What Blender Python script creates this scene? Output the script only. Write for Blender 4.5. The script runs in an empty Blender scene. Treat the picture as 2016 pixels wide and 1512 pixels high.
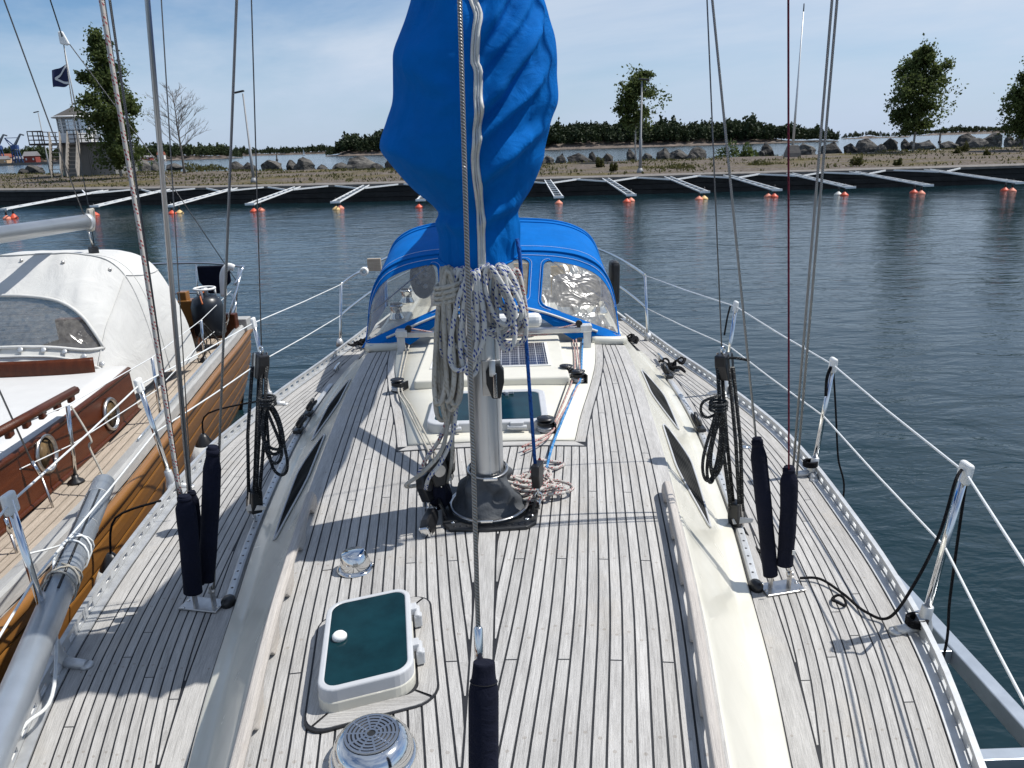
import bpy, bmesh, math, random
import numpy as np
from mathutils import Matrix, Vector, noise as mnoise

scene = bpy.context.scene
COL = scene.collection
R = math.radians
rng = random.Random(7)

# ------------------------------------------------------------------ camera
PITCH, ROLL = R(17.4), R(1.7)
CAM = np.array([0.1, 0.0, 2.8])          # 1.65 m above the side deck, 2.8 m above the water
FPX, PW, PH = 1490.0, 2016.0, 1512.0
_f = np.array([0, math.cos(PITCH), -math.sin(PITCH)])
_r0 = np.array([1.0, 0, 0]); _u0 = np.array([0, math.sin(PITCH), math.cos(PITCH)])
_r = _r0 * math.cos(ROLL) - _u0 * math.sin(ROLL)
_u = _r0 * math.sin(ROLL) + _u0 * math.cos(ROLL)
cam_data = bpy.data.cameras.new("camera")
cam_data.sensor_width = 36.0
cam_data.lens = 36.0 * FPX / PW
cam_data.clip_start = 0.05
cam_data.clip_end = 60000
cam = bpy.data.objects.new("camera", cam_data)
COL.objects.link(cam)
cam.matrix_world = Matrix(((_r[0], _u[0], -_f[0], CAM[0]), (_r[1], _u[1], -_f[1], CAM[1]),
                           (_r[2], _u[2], -_f[2], CAM[2]), (0, 0, 0, 1)))
scene.camera = cam

# ------------------------------------------------------------------ sky and sun
SUN_EL, SUN_AZ = R(57), R(11)            # azimuth measured from +X towards +Y
sun_dir = Vector((math.cos(SUN_EL) * math.cos(SUN_AZ), math.cos(SUN_EL) * math.sin(SUN_AZ), math.sin(SUN_EL)))
world = bpy.data.worlds.new("World"); scene.world = world
world.use_nodes = True
wt = world.node_tree; wn = wt.nodes; wl = wt.links
wn.clear()
w_out = wn.new("ShaderNodeOutputWorld"); w_bg = wn.new("ShaderNodeBackground")
w_sky = wn.new("ShaderNodeTexSky"); w_sky.sky_type = 'NISHITA'
w_sky.sun_disc = False
w_sky.sun_elevation = SUN_EL
w_sky.sun_rotation = math.pi / 2 - SUN_AZ
w_sky.altitude = 0; w_sky.air_density = 1.0; w_sky.dust_density = 0.25; w_sky.ozone_density = 3.5
# thin streaky high cloud laid over the sky
w_tc = wn.new("ShaderNodeTexCoord"); w_map = wn.new("ShaderNodeMapping")
w_map.inputs['Scale'].default_value = (1.0, 1.0, 3.2); w_map.inputs['Rotation'].default_value = (0.15, 0.1, 0.4)
w_nz = wn.new("ShaderNodeTexNoise"); w_nz.inputs['Scale'].default_value = 1.1
w_nz.inputs['Detail'].default_value = 7; w_nz.inputs['Roughness'].default_value = 0.62; w_nz.inputs['Distortion'].default_value = 0.5
w_rmp = wn.new("ShaderNodeValToRGB")
w_rmp.color_ramp.elements[0].position = 0.37; w_rmp.color_ramp.elements[0].color = (0, 0, 0, 1)
w_rmp.color_ramp.elements[1].position = 0.68; w_rmp.color_ramp.elements[1].color = (1, 1, 1, 1)
w_mul = wn.new("ShaderNodeMath"); w_mul.operation = 'MULTIPLY'; w_mul.inputs[1].default_value = 0.9
w_mix = wn.new("ShaderNodeMixRGB"); w_mix.inputs['Color2'].default_value = (6.8, 7.6, 8.8, 1)
wl.new(w_tc.outputs['Generated'], w_map.inputs[0]); wl.new(w_map.outputs[0], w_nz.inputs['Vector'])
wl.new(w_nz.outputs['Fac'], w_rmp.inputs[0]); wl.new(w_rmp.outputs[0], w_mul.inputs[0])
wl.new(w_mul.outputs[0], w_mix.inputs['Fac']); w_wb = wn.new("ShaderNodeMixRGB"); w_wb.blend_type = 'MULTIPLY'; w_wb.inputs['Fac'].default_value = 1.0; w_wb.inputs['Color2'].default_value = (0.82, 0.965, 1.10, 1)
wl.new(w_sky.outputs[0], w_wb.inputs['Color1']); wl.new(w_wb.outputs[0], w_mix.inputs['Color1'])
# summer haze veil low over the horizon, the same all round
w_sep = wn.new("ShaderNodeSeparateXYZ"); wl.new(w_tc.outputs['Generated'], w_sep.inputs[0])
w_hz = wn.new("ShaderNodeMapRange"); w_hz.interpolation_type = 'SMOOTHSTEP'
w_hz.inputs['From Min'].default_value = 0.15; w_hz.inputs['From Max'].default_value = -0.02; w_hz.inputs['To Min'].default_value = 0.0; w_hz.inputs['To Max'].default_value = 0.66
wl.new(w_sep.outputs[2], w_hz.inputs[0])
w_mix2 = wn.new("ShaderNodeMixRGB"); w_mix2.inputs['Color2'].default_value = (4.7, 5.9, 8.3, 1)
wl.new(w_hz.outputs[0], w_mix2.inputs['Fac']); wl.new(w_mix.outputs[0], w_mix2.inputs['Color1'])
wl.new(w_mix2.outputs[0], w_bg.inputs[0]); wl.new(w_bg.outputs[0], w_out.inputs[0])
w_bg.inputs[1].default_value = 0.098

sun_data = bpy.data.lights.new("sun", 'SUN')
sun_data.energy = 4.9; sun_data.angle = R(0.53); sun_data.color = (1.0, 0.965, 0.915)
sun = bpy.data.objects.new("sun", sun_data); COL.objects.link(sun)
sun.rotation_euler = (-sun_dir).to_track_quat('-Z', 'Y').to_euler()
sun.location = (30, 10, 40)

vs = scene.view_settings
vs.view_transform = 'Standard'; vs.look = 'None'; vs.exposure = 0.0; vs.gamma = 1.0; vs.use_curve_mapping = False
scene.cycles.max_bounces = 8; scene.cycles.transparent_max_bounces = 16
scene.cycles.caustics_reflective = False; scene.cycles.caustics_refractive = False
scene.cycles.use_denoising = True

# ------------------------------------------------------------------ unprojecting helpers: a sight line meets a real plane
def _ray(x, y):
    return _f + _r * ((x - PW / 2) / FPX) - _u * ((y - PH / 2) / FPX)
def pz(x, y, z):
    d = _ray(x, y); t = (z - CAM[2]) / d[2]; return Vector(CAM + d * t)
def py(x, y, Y):
    d = _ray(x, y); t = (Y - CAM[1]) / d[1]; return Vector(CAM + d * t)
def interp(tab):
    xs = [a for a, b in tab]; ys = [b for a, b in tab]
    # monotone-ish smooth cubic (Catmull-Rom slopes)
    n = len(xs); m = []
    for i in range(n):
        if i == 0: m.append((ys[1] - ys[0]) / (xs[1] - xs[0]))
        elif i == n - 1: m.append((ys[-1] - ys[-2]) / (xs[-1] - xs[-2]))
        else: m.append((ys[i + 1] - ys[i - 1]) / (xs[i + 1] - xs[i - 1]))
    def f(t):
        if t <= xs[0]: return ys[0] + m[0] * (t - xs[0])
        if t >= xs[-1]: return ys[-1] + m[-1] * (t - xs[-1])
        for i in range(n - 1):
            if t <= xs[i + 1]:
                h = xs[i + 1] - xs[i]; u = (t - xs[i]) / h
                return ((2*u**3 - 3*u**2 + 1) * ys[i] + (u**3 - 2*u**2 + u) * h * m[i]
                        + (-2*u**3 + 3*u**2) * ys[i+1] + (u**3 - u**2) * h * m[i+1])
    return f
def spline(pts, per=8, closed=False):
    P = [Vector(p) for p in pts]; n = len(P); out = []
    segs = n if closed else n - 1
    for i in range(segs):
        if closed: a, b, c, d = P[(i-1) % n], P[i], P[(i+1) % n], P[(i+2) % n]
        else: a, b, c, d = P[max(i-1, 0)], P[i], P[i+1], P[min(i+2, n-1)]
        for k in range(per):
            t = k / per
            out.append(0.5 * ((2*b) + (c-a)*t + (2*a-5*b+4*c-d)*t*t + (3*b-a-3*c+d)*t*t*t))
    if not closed: out.append(P[-1].copy())
    return out

# ------------------------------------------------------------------ mesh builder
class MB:
    def __init__(s): s.v = []; s.f = []; s.sm = []; s.uv = []
    def add(s, vs_, fs, smooth=False, uvs=None):
        o = len(s.v); s.v.extend([tuple(p) for p in vs_])
        for k, f in enumerate(fs):
            s.f.append(tuple(i + o for i in f)); s.sm.append(smooth)
            s.uv.append(uvs[k] if uvs else [(0, 0)] * len(f))
        return s
    def box(s, c, d, M=None):
        x, y, z = d[0]/2, d[1]/2, d[2]/2; c = Vector(c)
        P = [Vector(p) for p in ((-x,-y,-z),(x,-y,-z),(x,y,-z),(-x,y,-z),(-x,-y,z),(x,-y,z),(x,y,z),(-x,y,z))]
        P = [(M @ p if M else p) + c for p in P]
        uv = lambda w, h: [(0,0),(w,0),(w,h),(0,h)]
        return s.add(P, [(0,3,2,1),(4,5,6,7),(0,1,5,4),(1,2,6,5),(2,3,7,6),(3,0,4,7)], False,
                     [uv(d[1],d[0]), uv(d[0],d[1]), uv(d[0],d[2]), uv(d[1],d[2]), uv(d[0],d[2]), uv(d[1],d[2])])
    def tube(s, pts, r, n=8, cap=True, closed=False, flat=1.0, smooth=True, ref=None):
        P = [Vector(p) for p in pts]; m = len(P)
        rs = r if isinstance(r, (list, tuple)) else [r] * m
        T = []
        for i in range(m):
            a = P[(i-1) % m] if closed else P[max(i-1, 0)]; b = P[(i+1) % m] if closed else P[min(i+1, m-1)]
            t = b - a
            T.append(t.normalized() if t.length > 1e-9 else Vector((0, 0, 1)))
        up = Vector(ref) if ref else (Vector((0, 0, 1)) if abs(T[0].z) < 0.9 else Vector((1, 0, 0)))
        N = (up - T[0] * up.dot(T[0])).normalized()
        vs_ = []; L = 0; Ls = []
        for i in range(m):
            if i:
                ax = T[i-1].cross(T[i])
                if ax.length > 1e-8:
                    N = Matrix.Rotation(T[i-1].angle(T[i]), 3, ax.normalized()) @ N
                N = (N - T[i] * N.dot(T[i])).normalized(); L += (P[i] - P[i-1]).length
            Ls.append(L); B = T[i].cross(N)
            for k in range(n):
                a = 2 * math.pi * k / n
                vs_.append(P[i] + N * (math.cos(a) * rs[i]) + B * (math.sin(a) * rs[i] * flat))
        fs, uvs = [], []
        for i in range(m if closed else m - 1):
            j = (i + 1) % m; lj = Ls[j] if j else L + (P[0] - P[-1]).length
            for k in range(n):
                k2 = (k + 1) % n
                fs.append((i*n+k, i*n+k2, j*n+k2, j*n+k))
                uvs.append([(k/n, Ls[i]), ((k+1)/n, Ls[i]), ((k+1)/n, lj), (k/n, lj)])
        s.add(vs_, fs, smooth, uvs)
        if cap and not closed:
            o = len(s.v) - len(vs_)
            s.f.append(tuple(o + k for k in range(n))[::-1]); s.sm.append(False); s.uv.append([(0, 0)] * n)
            s.f.append(tuple(o + (m-1)*n + k for k in range(n))); s.sm.append(False); s.uv.append([(0, 0)] * n)
        return s
    def lathe(s, prof, n=24, M=None, smooth=True, sy=1.0):
        vs_ = []; fs = []; uvs = []
        for (r, z) in prof:
            for k in range(n):
                a = 2*math.pi*k/n; p = Vector((r*math.cos(a), r*math.sin(a)*sy, z)); vs_.append(M @ p if M else p)
        for i in range(len(prof)-1):
            for k in range(n):
                k2 = (k+1) % n; fs.append((i*n+k, i*n+k2, (i+1)*n+k2, (i+1)*n+k))
                uvs.append([(k/n, i), ((k+1)/n, i), ((k+1)/n, i+1), (k/n, i+1)])
        s.add(vs_, fs, smooth, uvs)
        o = len(s.v) - len(vs_)
        if prof[0][0] > 1e-6: s.f.append(tuple(o+k for k in range(n))[::-1]); s.sm.append(False); s.uv.append([(0,0)]*n)
        if prof[-1][0] > 1e-6: s.f.append(tuple(o+(len(prof)-1)*n+k for k in range(n))); s.sm.append(False); s.uv.append([(0,0)]*n)
        return s
    def prism(s, poly, z0, z1, M=None):
        n = len(poly); vs_ = [Vector((x, y, z0)) for x, y in poly] + [Vector((x, y, z1)) for x, y in poly]
        if M: vs_ = [M @ p for p in vs_]
        fs = [tuple(range(n))[::-1], tuple(range(n, 2*n))] + [(i, (i+1) % n, n+(i+1) % n, n+i) for i in range(n)]
        uvs = [[(poly[i][1], poly[i][0]) for i in range(n)][::-1], [(poly[i][1], poly[i][0]) for i in range(n)]] + [[(0,0),(.1,0),(.1,.02),(0,.02)]] * n
        return s.add(vs_, fs, False, uvs)
    def grid(s, fn, nu, nv, smooth=True, flip=False, uvfn=None):
        vs_ = [fn(i/(nu-1), j/(nv-1)) for i in range(nu) for j in range(nv)]
        fs = []; uvs = []
        for i in range(nu-1):
            for j in range(nv-1):
                q = (i*nv+j, (i+1)*nv+j, (i+1)*nv+j+1, i*nv+j+1)
                u = [(i/(nu-1), j/(nv-1)), ((i+1)/(nu-1), j/(nv-1)), ((i+1)/(nu-1), (j+1)/(nv-1)), (i/(nu-1), (j+1)/(nv-1))]
                if flip: q = q[::-1]; u = u[::-1]
                fs.append(q); uvs.append(u)
        return s.add(vs_, fs, smooth, uvs)
    def mesh(s, name, mat):
        me = bpy.data.meshes.new(name)
        me.from_pydata(s.v, [], s.f)
        me.polygons.foreach_set("use_smooth", s.sm)
        ul = me.uv_layers.new(name="UVMap")
        ul.data.foreach_set("uv", [c for f in s.uv for p in f for c in p])
        me.materials.append(mat); me.update()
        return me
    def build(s, name, mat, parent=None, bevel=0, seg=2, solid=0, local=False):
        o = bpy.data.objects.new(name, s.mesh(name, mat)); COL.objects.link(o)
        if parent is not None: setparent(o, parent, local)
        if solid:
            md = o.modifiers.new("solid", 'SOLIDIFY'); md.thickness = solid; md.offset = 0
        if bevel:
            md = o.modifiers.new("bevel", 'BEVEL'); md.width = bevel; md.segments = seg; md.limit_method = 'ANGLE'; md.angle_limit = R(40)
            md.harden_normals = False
        return o

WORLD_OF = {}
def setparent(o, parent, local=False):
    o.parent = parent
    if not local:
        o.matrix_parent_inverse = WORLD_OF.get(parent.name, Matrix.Identity(4)).inverted()
def tag(o, label=None, cat=None, group=None, kind=None):
    if label: o["label"] = label
    if cat: o["category"] = cat
    if group: o["group"] = group
    if kind: o["kind"] = kind
    return o
def thing(name, label, cat, loc=(0, 0, 0), rz=0.0, group=None):
    o = bpy.data.objects.new(name, None); COL.objects.link(o)
    o.empty_display_size = 0.1
    o.location = loc; o.rotation_euler = (0, 0, rz)
    WORLD_OF[o.name] = Matrix.Translation(Vector(loc)) @ Matrix.Rotation(rz, 4, 'Z')
    return tag(o, label, cat, group)
def copy_tree(o, parent=None):
    c = o.copy(); COL.objects.link(c)
    if parent is not None: c.parent = parent
    for ch in list(CH.get(o.name, [])): copy_tree(ch, c)
    return c
CH = {}
def reg(root):
    # remember the children of a prototype so copies do not rescan the scene
    for o in list(bpy.data.objects):
        if o.parent is not None: CH.setdefault(o.parent.name, [])
    CH.clear()
    for o in list(bpy.data.objects):
        if o.parent is not None: CH.setdefault(o.parent.name, []).append(o)
def rotm(axis_z, up=(0, 0, 1)):
    z = Vector(axis_z).normalized(); u = Vector(up)
    if abs(z.dot(u)) > 0.98: u = Vector((0, 1, 0))
    x = u.cross(z).normalized(); y = z.cross(x)
    return Matrix((x, y, z)).transposed()
def frame(loc, axis_z, up=(0, 0, 1)):
    return Matrix.Translation(Vector(loc)) @ rotm(axis_z, up).to_4x4()
def nz(p, s=1.0): return mnoise.noise(Vector(p) * s)
ORD = ["zeroth","first","second","third","fourth","fifth","sixth","seventh","eighth","ninth","tenth","eleventh","twelfth","thirteenth",
       "fourteenth","fifteenth","sixteenth","seventeenth","eighteenth","nineteenth"]
TENS = {2: ("twenty", "twentieth"), 3: ("thirty", "thirtieth"), 4: ("forty", "fortieth"), 5: ("fifty", "fiftieth"), 6: ("sixty", "sixtieth"),
        7: ("seventy", "seventieth"), 8: ("eighty", "eightieth"), 9: ("ninety", "ninetieth")}
def ordinal(n):
    if n < 20: return ORD[n]
    t, u = divmod(n, 10)
    return TENS[t][1] if u == 0 else TENS[t][0] + "-" + ORD[u]

# ------------------------------------------------------------------ materials
def newmat(name):
    m = bpy.data.materials.new(name); m.use_nodes = True
    nt = m.node_tree; nt.nodes.clear()
    out = nt.nodes.new("ShaderNodeOutputMaterial"); b = nt.nodes.new("ShaderNodeBsdfPrincipled")
    nt.links.new(b.outputs[0], out.inputs[0])
    return m, nt, b, out
def N(nt, t, **kw):
    n = nt.nodes.new(t)
    for k, v in kw.items():
        if k in n.inputs: n.inputs[k].default_value = v
        else: setattr(n, k, v)
    return n
def pm(name, col, rough=0.5, metal=0.0, var=0.15, scale=12, bump=0.0, bscale=60, spec=0.5, coat=0.0, stretch=(1, 1, 1), detail=5, col2=None, rvar=0.15, ovar=0.0):
    m, nt, b, out = newmat(name)
    tc = N(nt, "ShaderNodeTexCoord"); mp = N(nt, "ShaderNodeMapping"); mp.inputs['Scale'].default_value = stretch
    nt.links.new(tc.outputs['Object'], mp.inputs[0])
    n1 = N(nt, "ShaderNodeTexNoise", Scale=scale, Detail=detail, Roughness=0.6)
    nt.links.new(mp.outputs[0], n1.inputs['Vector'])
    mix = N(nt, "ShaderNodeMixRGB")
    lo = tuple(c * (1 - var) for c in col); hi = tuple(min(c * (1 + var), 1) for c in col)
    if col2: lo, hi = col, col2
    mix.inputs['Color1'].default_value = (*lo, 1); mix.inputs['Color2'].default_value = (*hi, 1)
    rm = N(nt, "ShaderNodeMapRange"); rm.inputs['From Min'].default_value = 0.3; rm.inputs['From Max'].default_value = 0.7
    nt.links.new(n1.outputs['Fac'], rm.inputs[0]); nt.links.new(rm.outputs[0], mix.inputs['Fac'])
    last = mix.outputs[0]
    if ovar:
        oi = N(nt, "ShaderNodeObjectInfo"); hs = N(nt, "ShaderNodeHueSaturation")
        mr = N(nt, "ShaderNodeMapRange"); mr.inputs['To Min'].default_value = 1 - ovar; mr.inputs['To Max'].default_value = 1 + ovar
        nt.links.new(oi.outputs['Random'], mr.inputs[0]); nt.links.new(mr.outputs[0], hs.inputs['Value']); nt.links.new(last, hs.inputs['Color']); last = hs.outputs[0]
    nt.links.new(last, b.inputs['Base Color'])
    b.inputs['Metallic'].default_value = metal; b.inputs['Specular IOR Level'].default_value = spec
    b.inputs['Coat Weight'].default_value = coat
    r2 = N(nt, "ShaderNodeMapRange"); r2.inputs['To Min'].default_value = max(rough - rvar*rough, 0.02); r2.inputs['To Max'].default_value = min(rough + rvar*rough, 1)
    n2 = N(nt, "ShaderNodeTexNoise", Scale=scale * 2.3, Detail=4.0); nt.links.new(mp.outputs[0], n2.inputs['Vector'])
    nt.links.new(n2.outputs['Fac'], r2.inputs[0]); nt.links.new(r2.outputs[0], b.inputs['Roughness'])
    if bump:
        n3 = N(nt, "ShaderNodeTexNoise", Scale=bscale, Detail=6.0, Roughness=0.65); nt.links.new(mp.outputs[0], n3.inputs['Vector'])
        bp = N(nt, "ShaderNodeBump", Strength=1.0, Distance=bump); nt.links.new(n3.outputs['Fac'], bp.inputs['Height']); nt.links.new(bp.outputs[0], b.inputs['Normal'])
    return m
def mathn(nt, op, a, b_=None, c=None):
    n = nt.nodes.new("ShaderNodeMath"); n.operation = op
    for i, x in enumerate((a, b_, c)):
        if x is None: continue
        if isinstance(x, (int, float)): n.inputs[i].default_value = x
        else: nt.links.new(x, n.inputs[i])
    return n.outputs[0]
def ramp(nt, fac, stops):
    n = nt.nodes.new("ShaderNodeValToRGB"); cr = n.color_ramp
    while len(cr.elements) < len(stops): cr.elements.new(0.5)
    for e, (p, c) in zip(cr.elements, stops): e.position = p; e.color = (*c, 1)
    nt.links.new(fac, n.inputs[0]); return n.outputs[0]

def teak_mat(name, lo, hi, stain, grain=1.0, rough=0.8, coat=0.0, spec=0.5, plugs=False):
    # u runs along the plank, v across it, both in metres; every plank object gets its own shade
    m, nt, b, out = newmat(name)
    uv = N(nt, "ShaderNodeUVMap"); oi = N(nt, "ShaderNodeObjectInfo")
    sh = N(nt, "ShaderNodeVectorMath", operation='ADD')
    cmb = N(nt, "ShaderNodeCombineXYZ")
    nt.links.new(mathn(nt, 'MULTIPLY', oi.outputs['Random'], 37.0), cmb.inputs[0]); nt.links.new(mathn(nt, 'MULTIPLY', oi.outputs['Random'], 91.0), cmb.inputs[2])
    nt.links.new(uv.outputs[0], sh.inputs[0]); nt.links.new(cmb.outputs[0], sh.inputs[1])
    mp = N(nt, "ShaderNodeMapping"); mp.inputs['Scale'].default_value = (14, 420, 1); nt.links.new(sh.outputs[0], mp.inputs[0])
    g1 = N(nt, "ShaderNodeTexNoise", Scale=1.0, Detail=4.0, Roughness=0.6, Distortion=0.3); nt.links.new(mp.outputs[0], g1.inputs['Vector'])
    mp2 = N(nt, "ShaderNodeMapping"); mp2.inputs['Scale'].default_value = (3.0, 26, 1); nt.links.new(sh.outputs[0], mp2.inputs[0])
    g2 = N(nt, "ShaderNodeTexNoise", Scale=1.0, Detail=5.0, Roughness=0.6); nt.links.new(mp2.outputs[0], g2.inputs['Vector'])
    mp3 = N(nt, "ShaderNodeMapping"); mp3.inputs['Scale'].default_value = (160, 520, 1); nt.links.new(sh.outputs[0], mp3.inputs[0])
    g3 = N(nt, "ShaderNodeTexNoise", Scale=1.0, Detail=3.0); nt.links.new(mp3.outputs[0], g3.inputs['Vector'])
    f = mathn(nt, 'ADD', mathn(nt, 'MULTIPLY', g1.outputs['Fac'], 0.55 * grain), mathn(nt, 'MULTIPLY', g2.outputs['Fac'], 0.35))
    f = mathn(nt, 'ADD', f, mathn(nt, 'MULTIPLY', g3.outputs['Fac'], 0.2 * grain))
    colr = ramp(nt, f, [(0.36 * (0.9 + 0.1 * grain), lo), (0.7, hi)])
    tc = N(nt, "ShaderNodeTexCoord")
    st = N(nt, "ShaderNodeTexNoise", Scale=3.5, Detail=5.0, Roughness=0.65); nt.links.new(tc.outputs['Object'], st.inputs['Vector'])
    sf = N(nt, "ShaderNodeMapRange"); sf.inputs['From Min'].default_value = 0.56; sf.inputs['From Max'].default_value = 0.74; sf.inputs['To Max'].default_value = 0.5
    nt.links.new(st.outputs['Fac'], sf.inputs[0])
    mx = N(nt, "ShaderNodeMixRGB"); mx.inputs['Color2'].default_value = (*stain, 1)
    nt.links.new(sf.outputs[0], mx.inputs['Fac']); nt.links.new(colr, mx.inputs['Color1'])
    hs = N(nt, "ShaderNodeHueSaturation"); mr = N(nt, "ShaderNodeMapRange"); mr.inputs['To Min'].default_value = 0.93; mr.inputs['To Max'].default_value = 1.06
    nt.links.new(oi.outputs['Random'], mr.inputs[0]); nt.links.new(mr.outputs[0], hs.inputs['Value']); nt.links.new(mx.outputs[0], hs.inputs['Color'])
    last = hs.outputs[0]
    if plugs:  # round wooden bungs over the fastenings, slightly darker than the plank
        us = N(nt, "ShaderNodeSeparateXYZ"); nt.links.new(uv.outputs[0], us.inputs[0])
        du = mathn(nt, 'MULTIPLY', mathn(nt, 'SUBTRACT', mathn(nt, 'FRACT', mathn(nt, 'ADD', mathn(nt, 'MULTIPLY', us.outputs[0], 1 / .40), mathn(nt, 'MULTIPLY', oi.outputs['Random'], 0.16))), .5), .40)
        dv = mathn(nt, 'SUBTRACT', us.outputs[1], .0148)
        dd = mathn(nt, 'SQRT', mathn(nt, 'ADD', mathn(nt, 'MULTIPLY', du, du), mathn(nt, 'MULTIPLY', dv, dv)))
        pmx = N(nt, "ShaderNodeMixRGB"); pmx.blend_type = 'MULTIPLY'; pmx.inputs['Color2'].default_value = (.74, .70, .66, 1)
        nt.links.new(mathn(nt, 'MULTIPLY', mathn(nt, 'LESS_THAN', dd, .0048), .8), pmx.inputs['Fac']); nt.links.new(last, pmx.inputs['Color1']); last = pmx.outputs[0]
    nt.links.new(last, b.inputs['Base Color'])
    b.inputs['Roughness'].default_value = rough; b.inputs['Coat Weight'].default_value = coat; b.inputs['Coat Roughness'].default_value = 0.08; b.inputs['Specular IOR Level'].default_value = spec
    bp = N(nt, "ShaderNodeBump", Strength=0.9, Distance=0.0012 * grain); nt.links.new(mathn(nt, 'ADD', g1.outputs['Fac'], g3.outputs['Fac']), bp.inputs['Height'])
    nt.links.new(bp.outputs[0], b.inputs['Normal'])
    return m

def rope_mat(name, base, fleck, fleck2=None, per=34.0, rough=0.85, duty=0.34, dirt=0.25, lay=1.0):
    # braided cover: u round the rope, v along it in metres
    m, nt, b, out = newmat(name)
    uv = N(nt, "ShaderNodeUVMap"); sp = N(nt, "ShaderNodeSeparateXYZ"); nt.links.new(uv.outputs[0], sp.inputs[0])
    u, v = sp.outputs[0], sp.outputs[1]
    a = mathn(nt, 'FRACT', mathn(nt, 'ADD', mathn(nt, 'MULTIPLY', v, per), mathn(nt, 'MULTIPLY', u, 2.0)))
    c = mathn(nt, 'FRACT', mathn(nt, 'SUBTRACT', mathn(nt, 'MULTIPLY', v, per), mathn(nt, 'MULTIPLY', u, 2.0)))
    band = mathn(nt, 'MULTIPLY', mathn(nt, 'LESS_THAN', a, duty + 0.16), mathn(nt, 'LESS_THAN', mathn(nt, 'FRACT', mathn(nt, 'ADD', mathn(nt, 'MULTIPLY', u, 4.0), mathn(nt, 'MULTIPLY', v, per * .25))), 0.55))
    big = mathn(nt, 'LESS_THAN', mathn(nt, 'FRACT', mathn(nt, 'MULTIPLY', v, per * 0.23)), 0.62)
    band = mathn(nt, 'MULTIPLY', band, big)
    tc = N(nt, "ShaderNodeTexCoord"); n1 = N(nt, "ShaderNodeTexNoise", Scale=9.0, Detail=5.0); nt.links.new(tc.outputs['Object'], n1.inputs['Vector'])
    basec = ramp(nt, n1.outputs['Fac'], [(0.3, tuple(x * (1 - dirt) for x in base)), (0.65, base)])
    mx = N(nt, "ShaderNodeMixRGB"); nt.links.new(band, mx.inputs['Fac']); nt.links.new(basec, mx.inputs['Color1']); mx.inputs['Color2'].default_value = (*fleck, 1)
    last = mx.outputs[0]
    if fleck2:
        b2 = mathn(nt, 'MULTIPLY', mathn(nt, 'LESS_THAN', c, duty), mathn(nt, 'GREATER_THAN', mathn(nt, 'FRACT', mathn(nt, 'MULTIPLY', v, per * 0.17)), 0.7))
        mx2 = N(nt, "ShaderNodeMixRGB"); nt.links.new(b2, mx2.inputs['Fac']); nt.links.new(last, mx2.inputs['Color1']); mx2.inputs['Color2'].default_value = (*fleck2, 1); last = mx2.outputs[0]
    nt.links.new(last, b.inputs['Base Color']); b.inputs['Roughness'].default_value = rough; b.inputs['Specular IOR Level'].default_value = 0.2
    w1 = mathn(nt, 'SINE', mathn(nt, 'MULTIPLY', mathn(nt, 'ADD', mathn(nt, 'MULTIPLY', v, per * 4), mathn(nt, 'MULTIPLY', u, 4.0)), 6.2832))
    w2 = mathn(nt, 'SINE', mathn(nt, 'MULTIPLY', mathn(nt, 'SUBTRACT', mathn(nt, 'MULTIPLY', v, per * 4), mathn(nt, 'MULTIPLY', u, 4.0)), 6.2832))
    bp = N(nt, "ShaderNodeBump", Strength=0.8, Distance=0.0012 * lay); nt.links.new(mathn(nt, 'MAXIMUM', w1, w2), bp.inputs['Height']); nt.links.new(bp.outputs[0], b.inputs['Normal'])
    return m
def wire_mat(name, col, per=170.0, rough=0.35, metal=0.9):
    m, nt, b, out = newmat(name)
    uv = N(nt, "ShaderNodeUVMap"); sp = N(nt, "ShaderNodeSeparateXYZ"); nt.links.new(uv.outputs[0], sp.inputs[0])
    w = mathn(nt, 'SINE', mathn(nt, 'MULTIPLY', mathn(nt, 'ADD', mathn(nt, 'MULTIPLY', sp.outputs[1], per), mathn(nt, 'MULTIPLY', sp.outputs[0], 3.0)), 6.2832))
    c = ramp(nt, mathn(nt, 'MULTIPLY_ADD', w, 0.5, 0.5), [(0.0, tuple(x * 0.45 for x in col)), (0.6, col)])
    nt.links.new(c, b.inputs['Base Color']); b.inputs['Metallic'].default_value = metal; b.inputs['Roughness'].default_value = rough
    bp = N(nt, "ShaderNodeBump", Strength=0.7, Distance=0.0015); nt.links.new(w, bp.inputs['Height']); nt.links.new(bp.outputs[0], b.inputs['Normal'])
    return m
def canvas_mat(name, col, weave=700, rough=0.75, wr=0.004, wscale=9, var=0.12, sheen=0.15, spec=0.25):
    m, nt, b, out = newmat(name)
    tc = N(nt, "ShaderNodeTexCoord")
    n1 = N(nt, "ShaderNodeTexNoise", Scale=5.0, Detail=6.0, Roughness=0.65); nt.links.new(tc.outputs['Object'], n1.inputs['Vector'])
    c = ramp(nt, n1.outputs['Fac'], [(0.3, tuple(x * (1 - var) for x in col)), (0.7, tuple(min(1, x * (1 + var)) for x in col))])
    nt.links.new(c, b.inputs['Base Color']); b.inputs['Roughness'].default_value = rough
    b.inputs['Sheen Weight'].default_value = sheen; b.inputs['Specular IOR Level'].default_value = spec
    n2 = N(nt, "ShaderNodeTexNoise", Scale=wscale, Detail=4.0, Roughness=0.55, Distortion=1.2); nt.links.new(tc.outputs['Object'], n2.inputs['Vector'])
    n3 = N(nt, "ShaderNodeTexNoise", Scale=weave, Detail=2.0); nt.links.new(tc.outputs['Object'], n3.inputs['Vector'])
    h = mathn(nt, 'ADD', mathn(nt, 'MULTIPLY', n2.outputs['Fac'], wr), mathn(nt, 'MULTIPLY', n3.outputs['Fac'], 0.0006))
    bp = N(nt, "ShaderNodeBump", Strength=1.0, Distance=1.0); nt.links.new(h, bp.inputs['Height']); nt.links.new(bp.outputs[0], b.inputs['Normal'])
    return m
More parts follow.
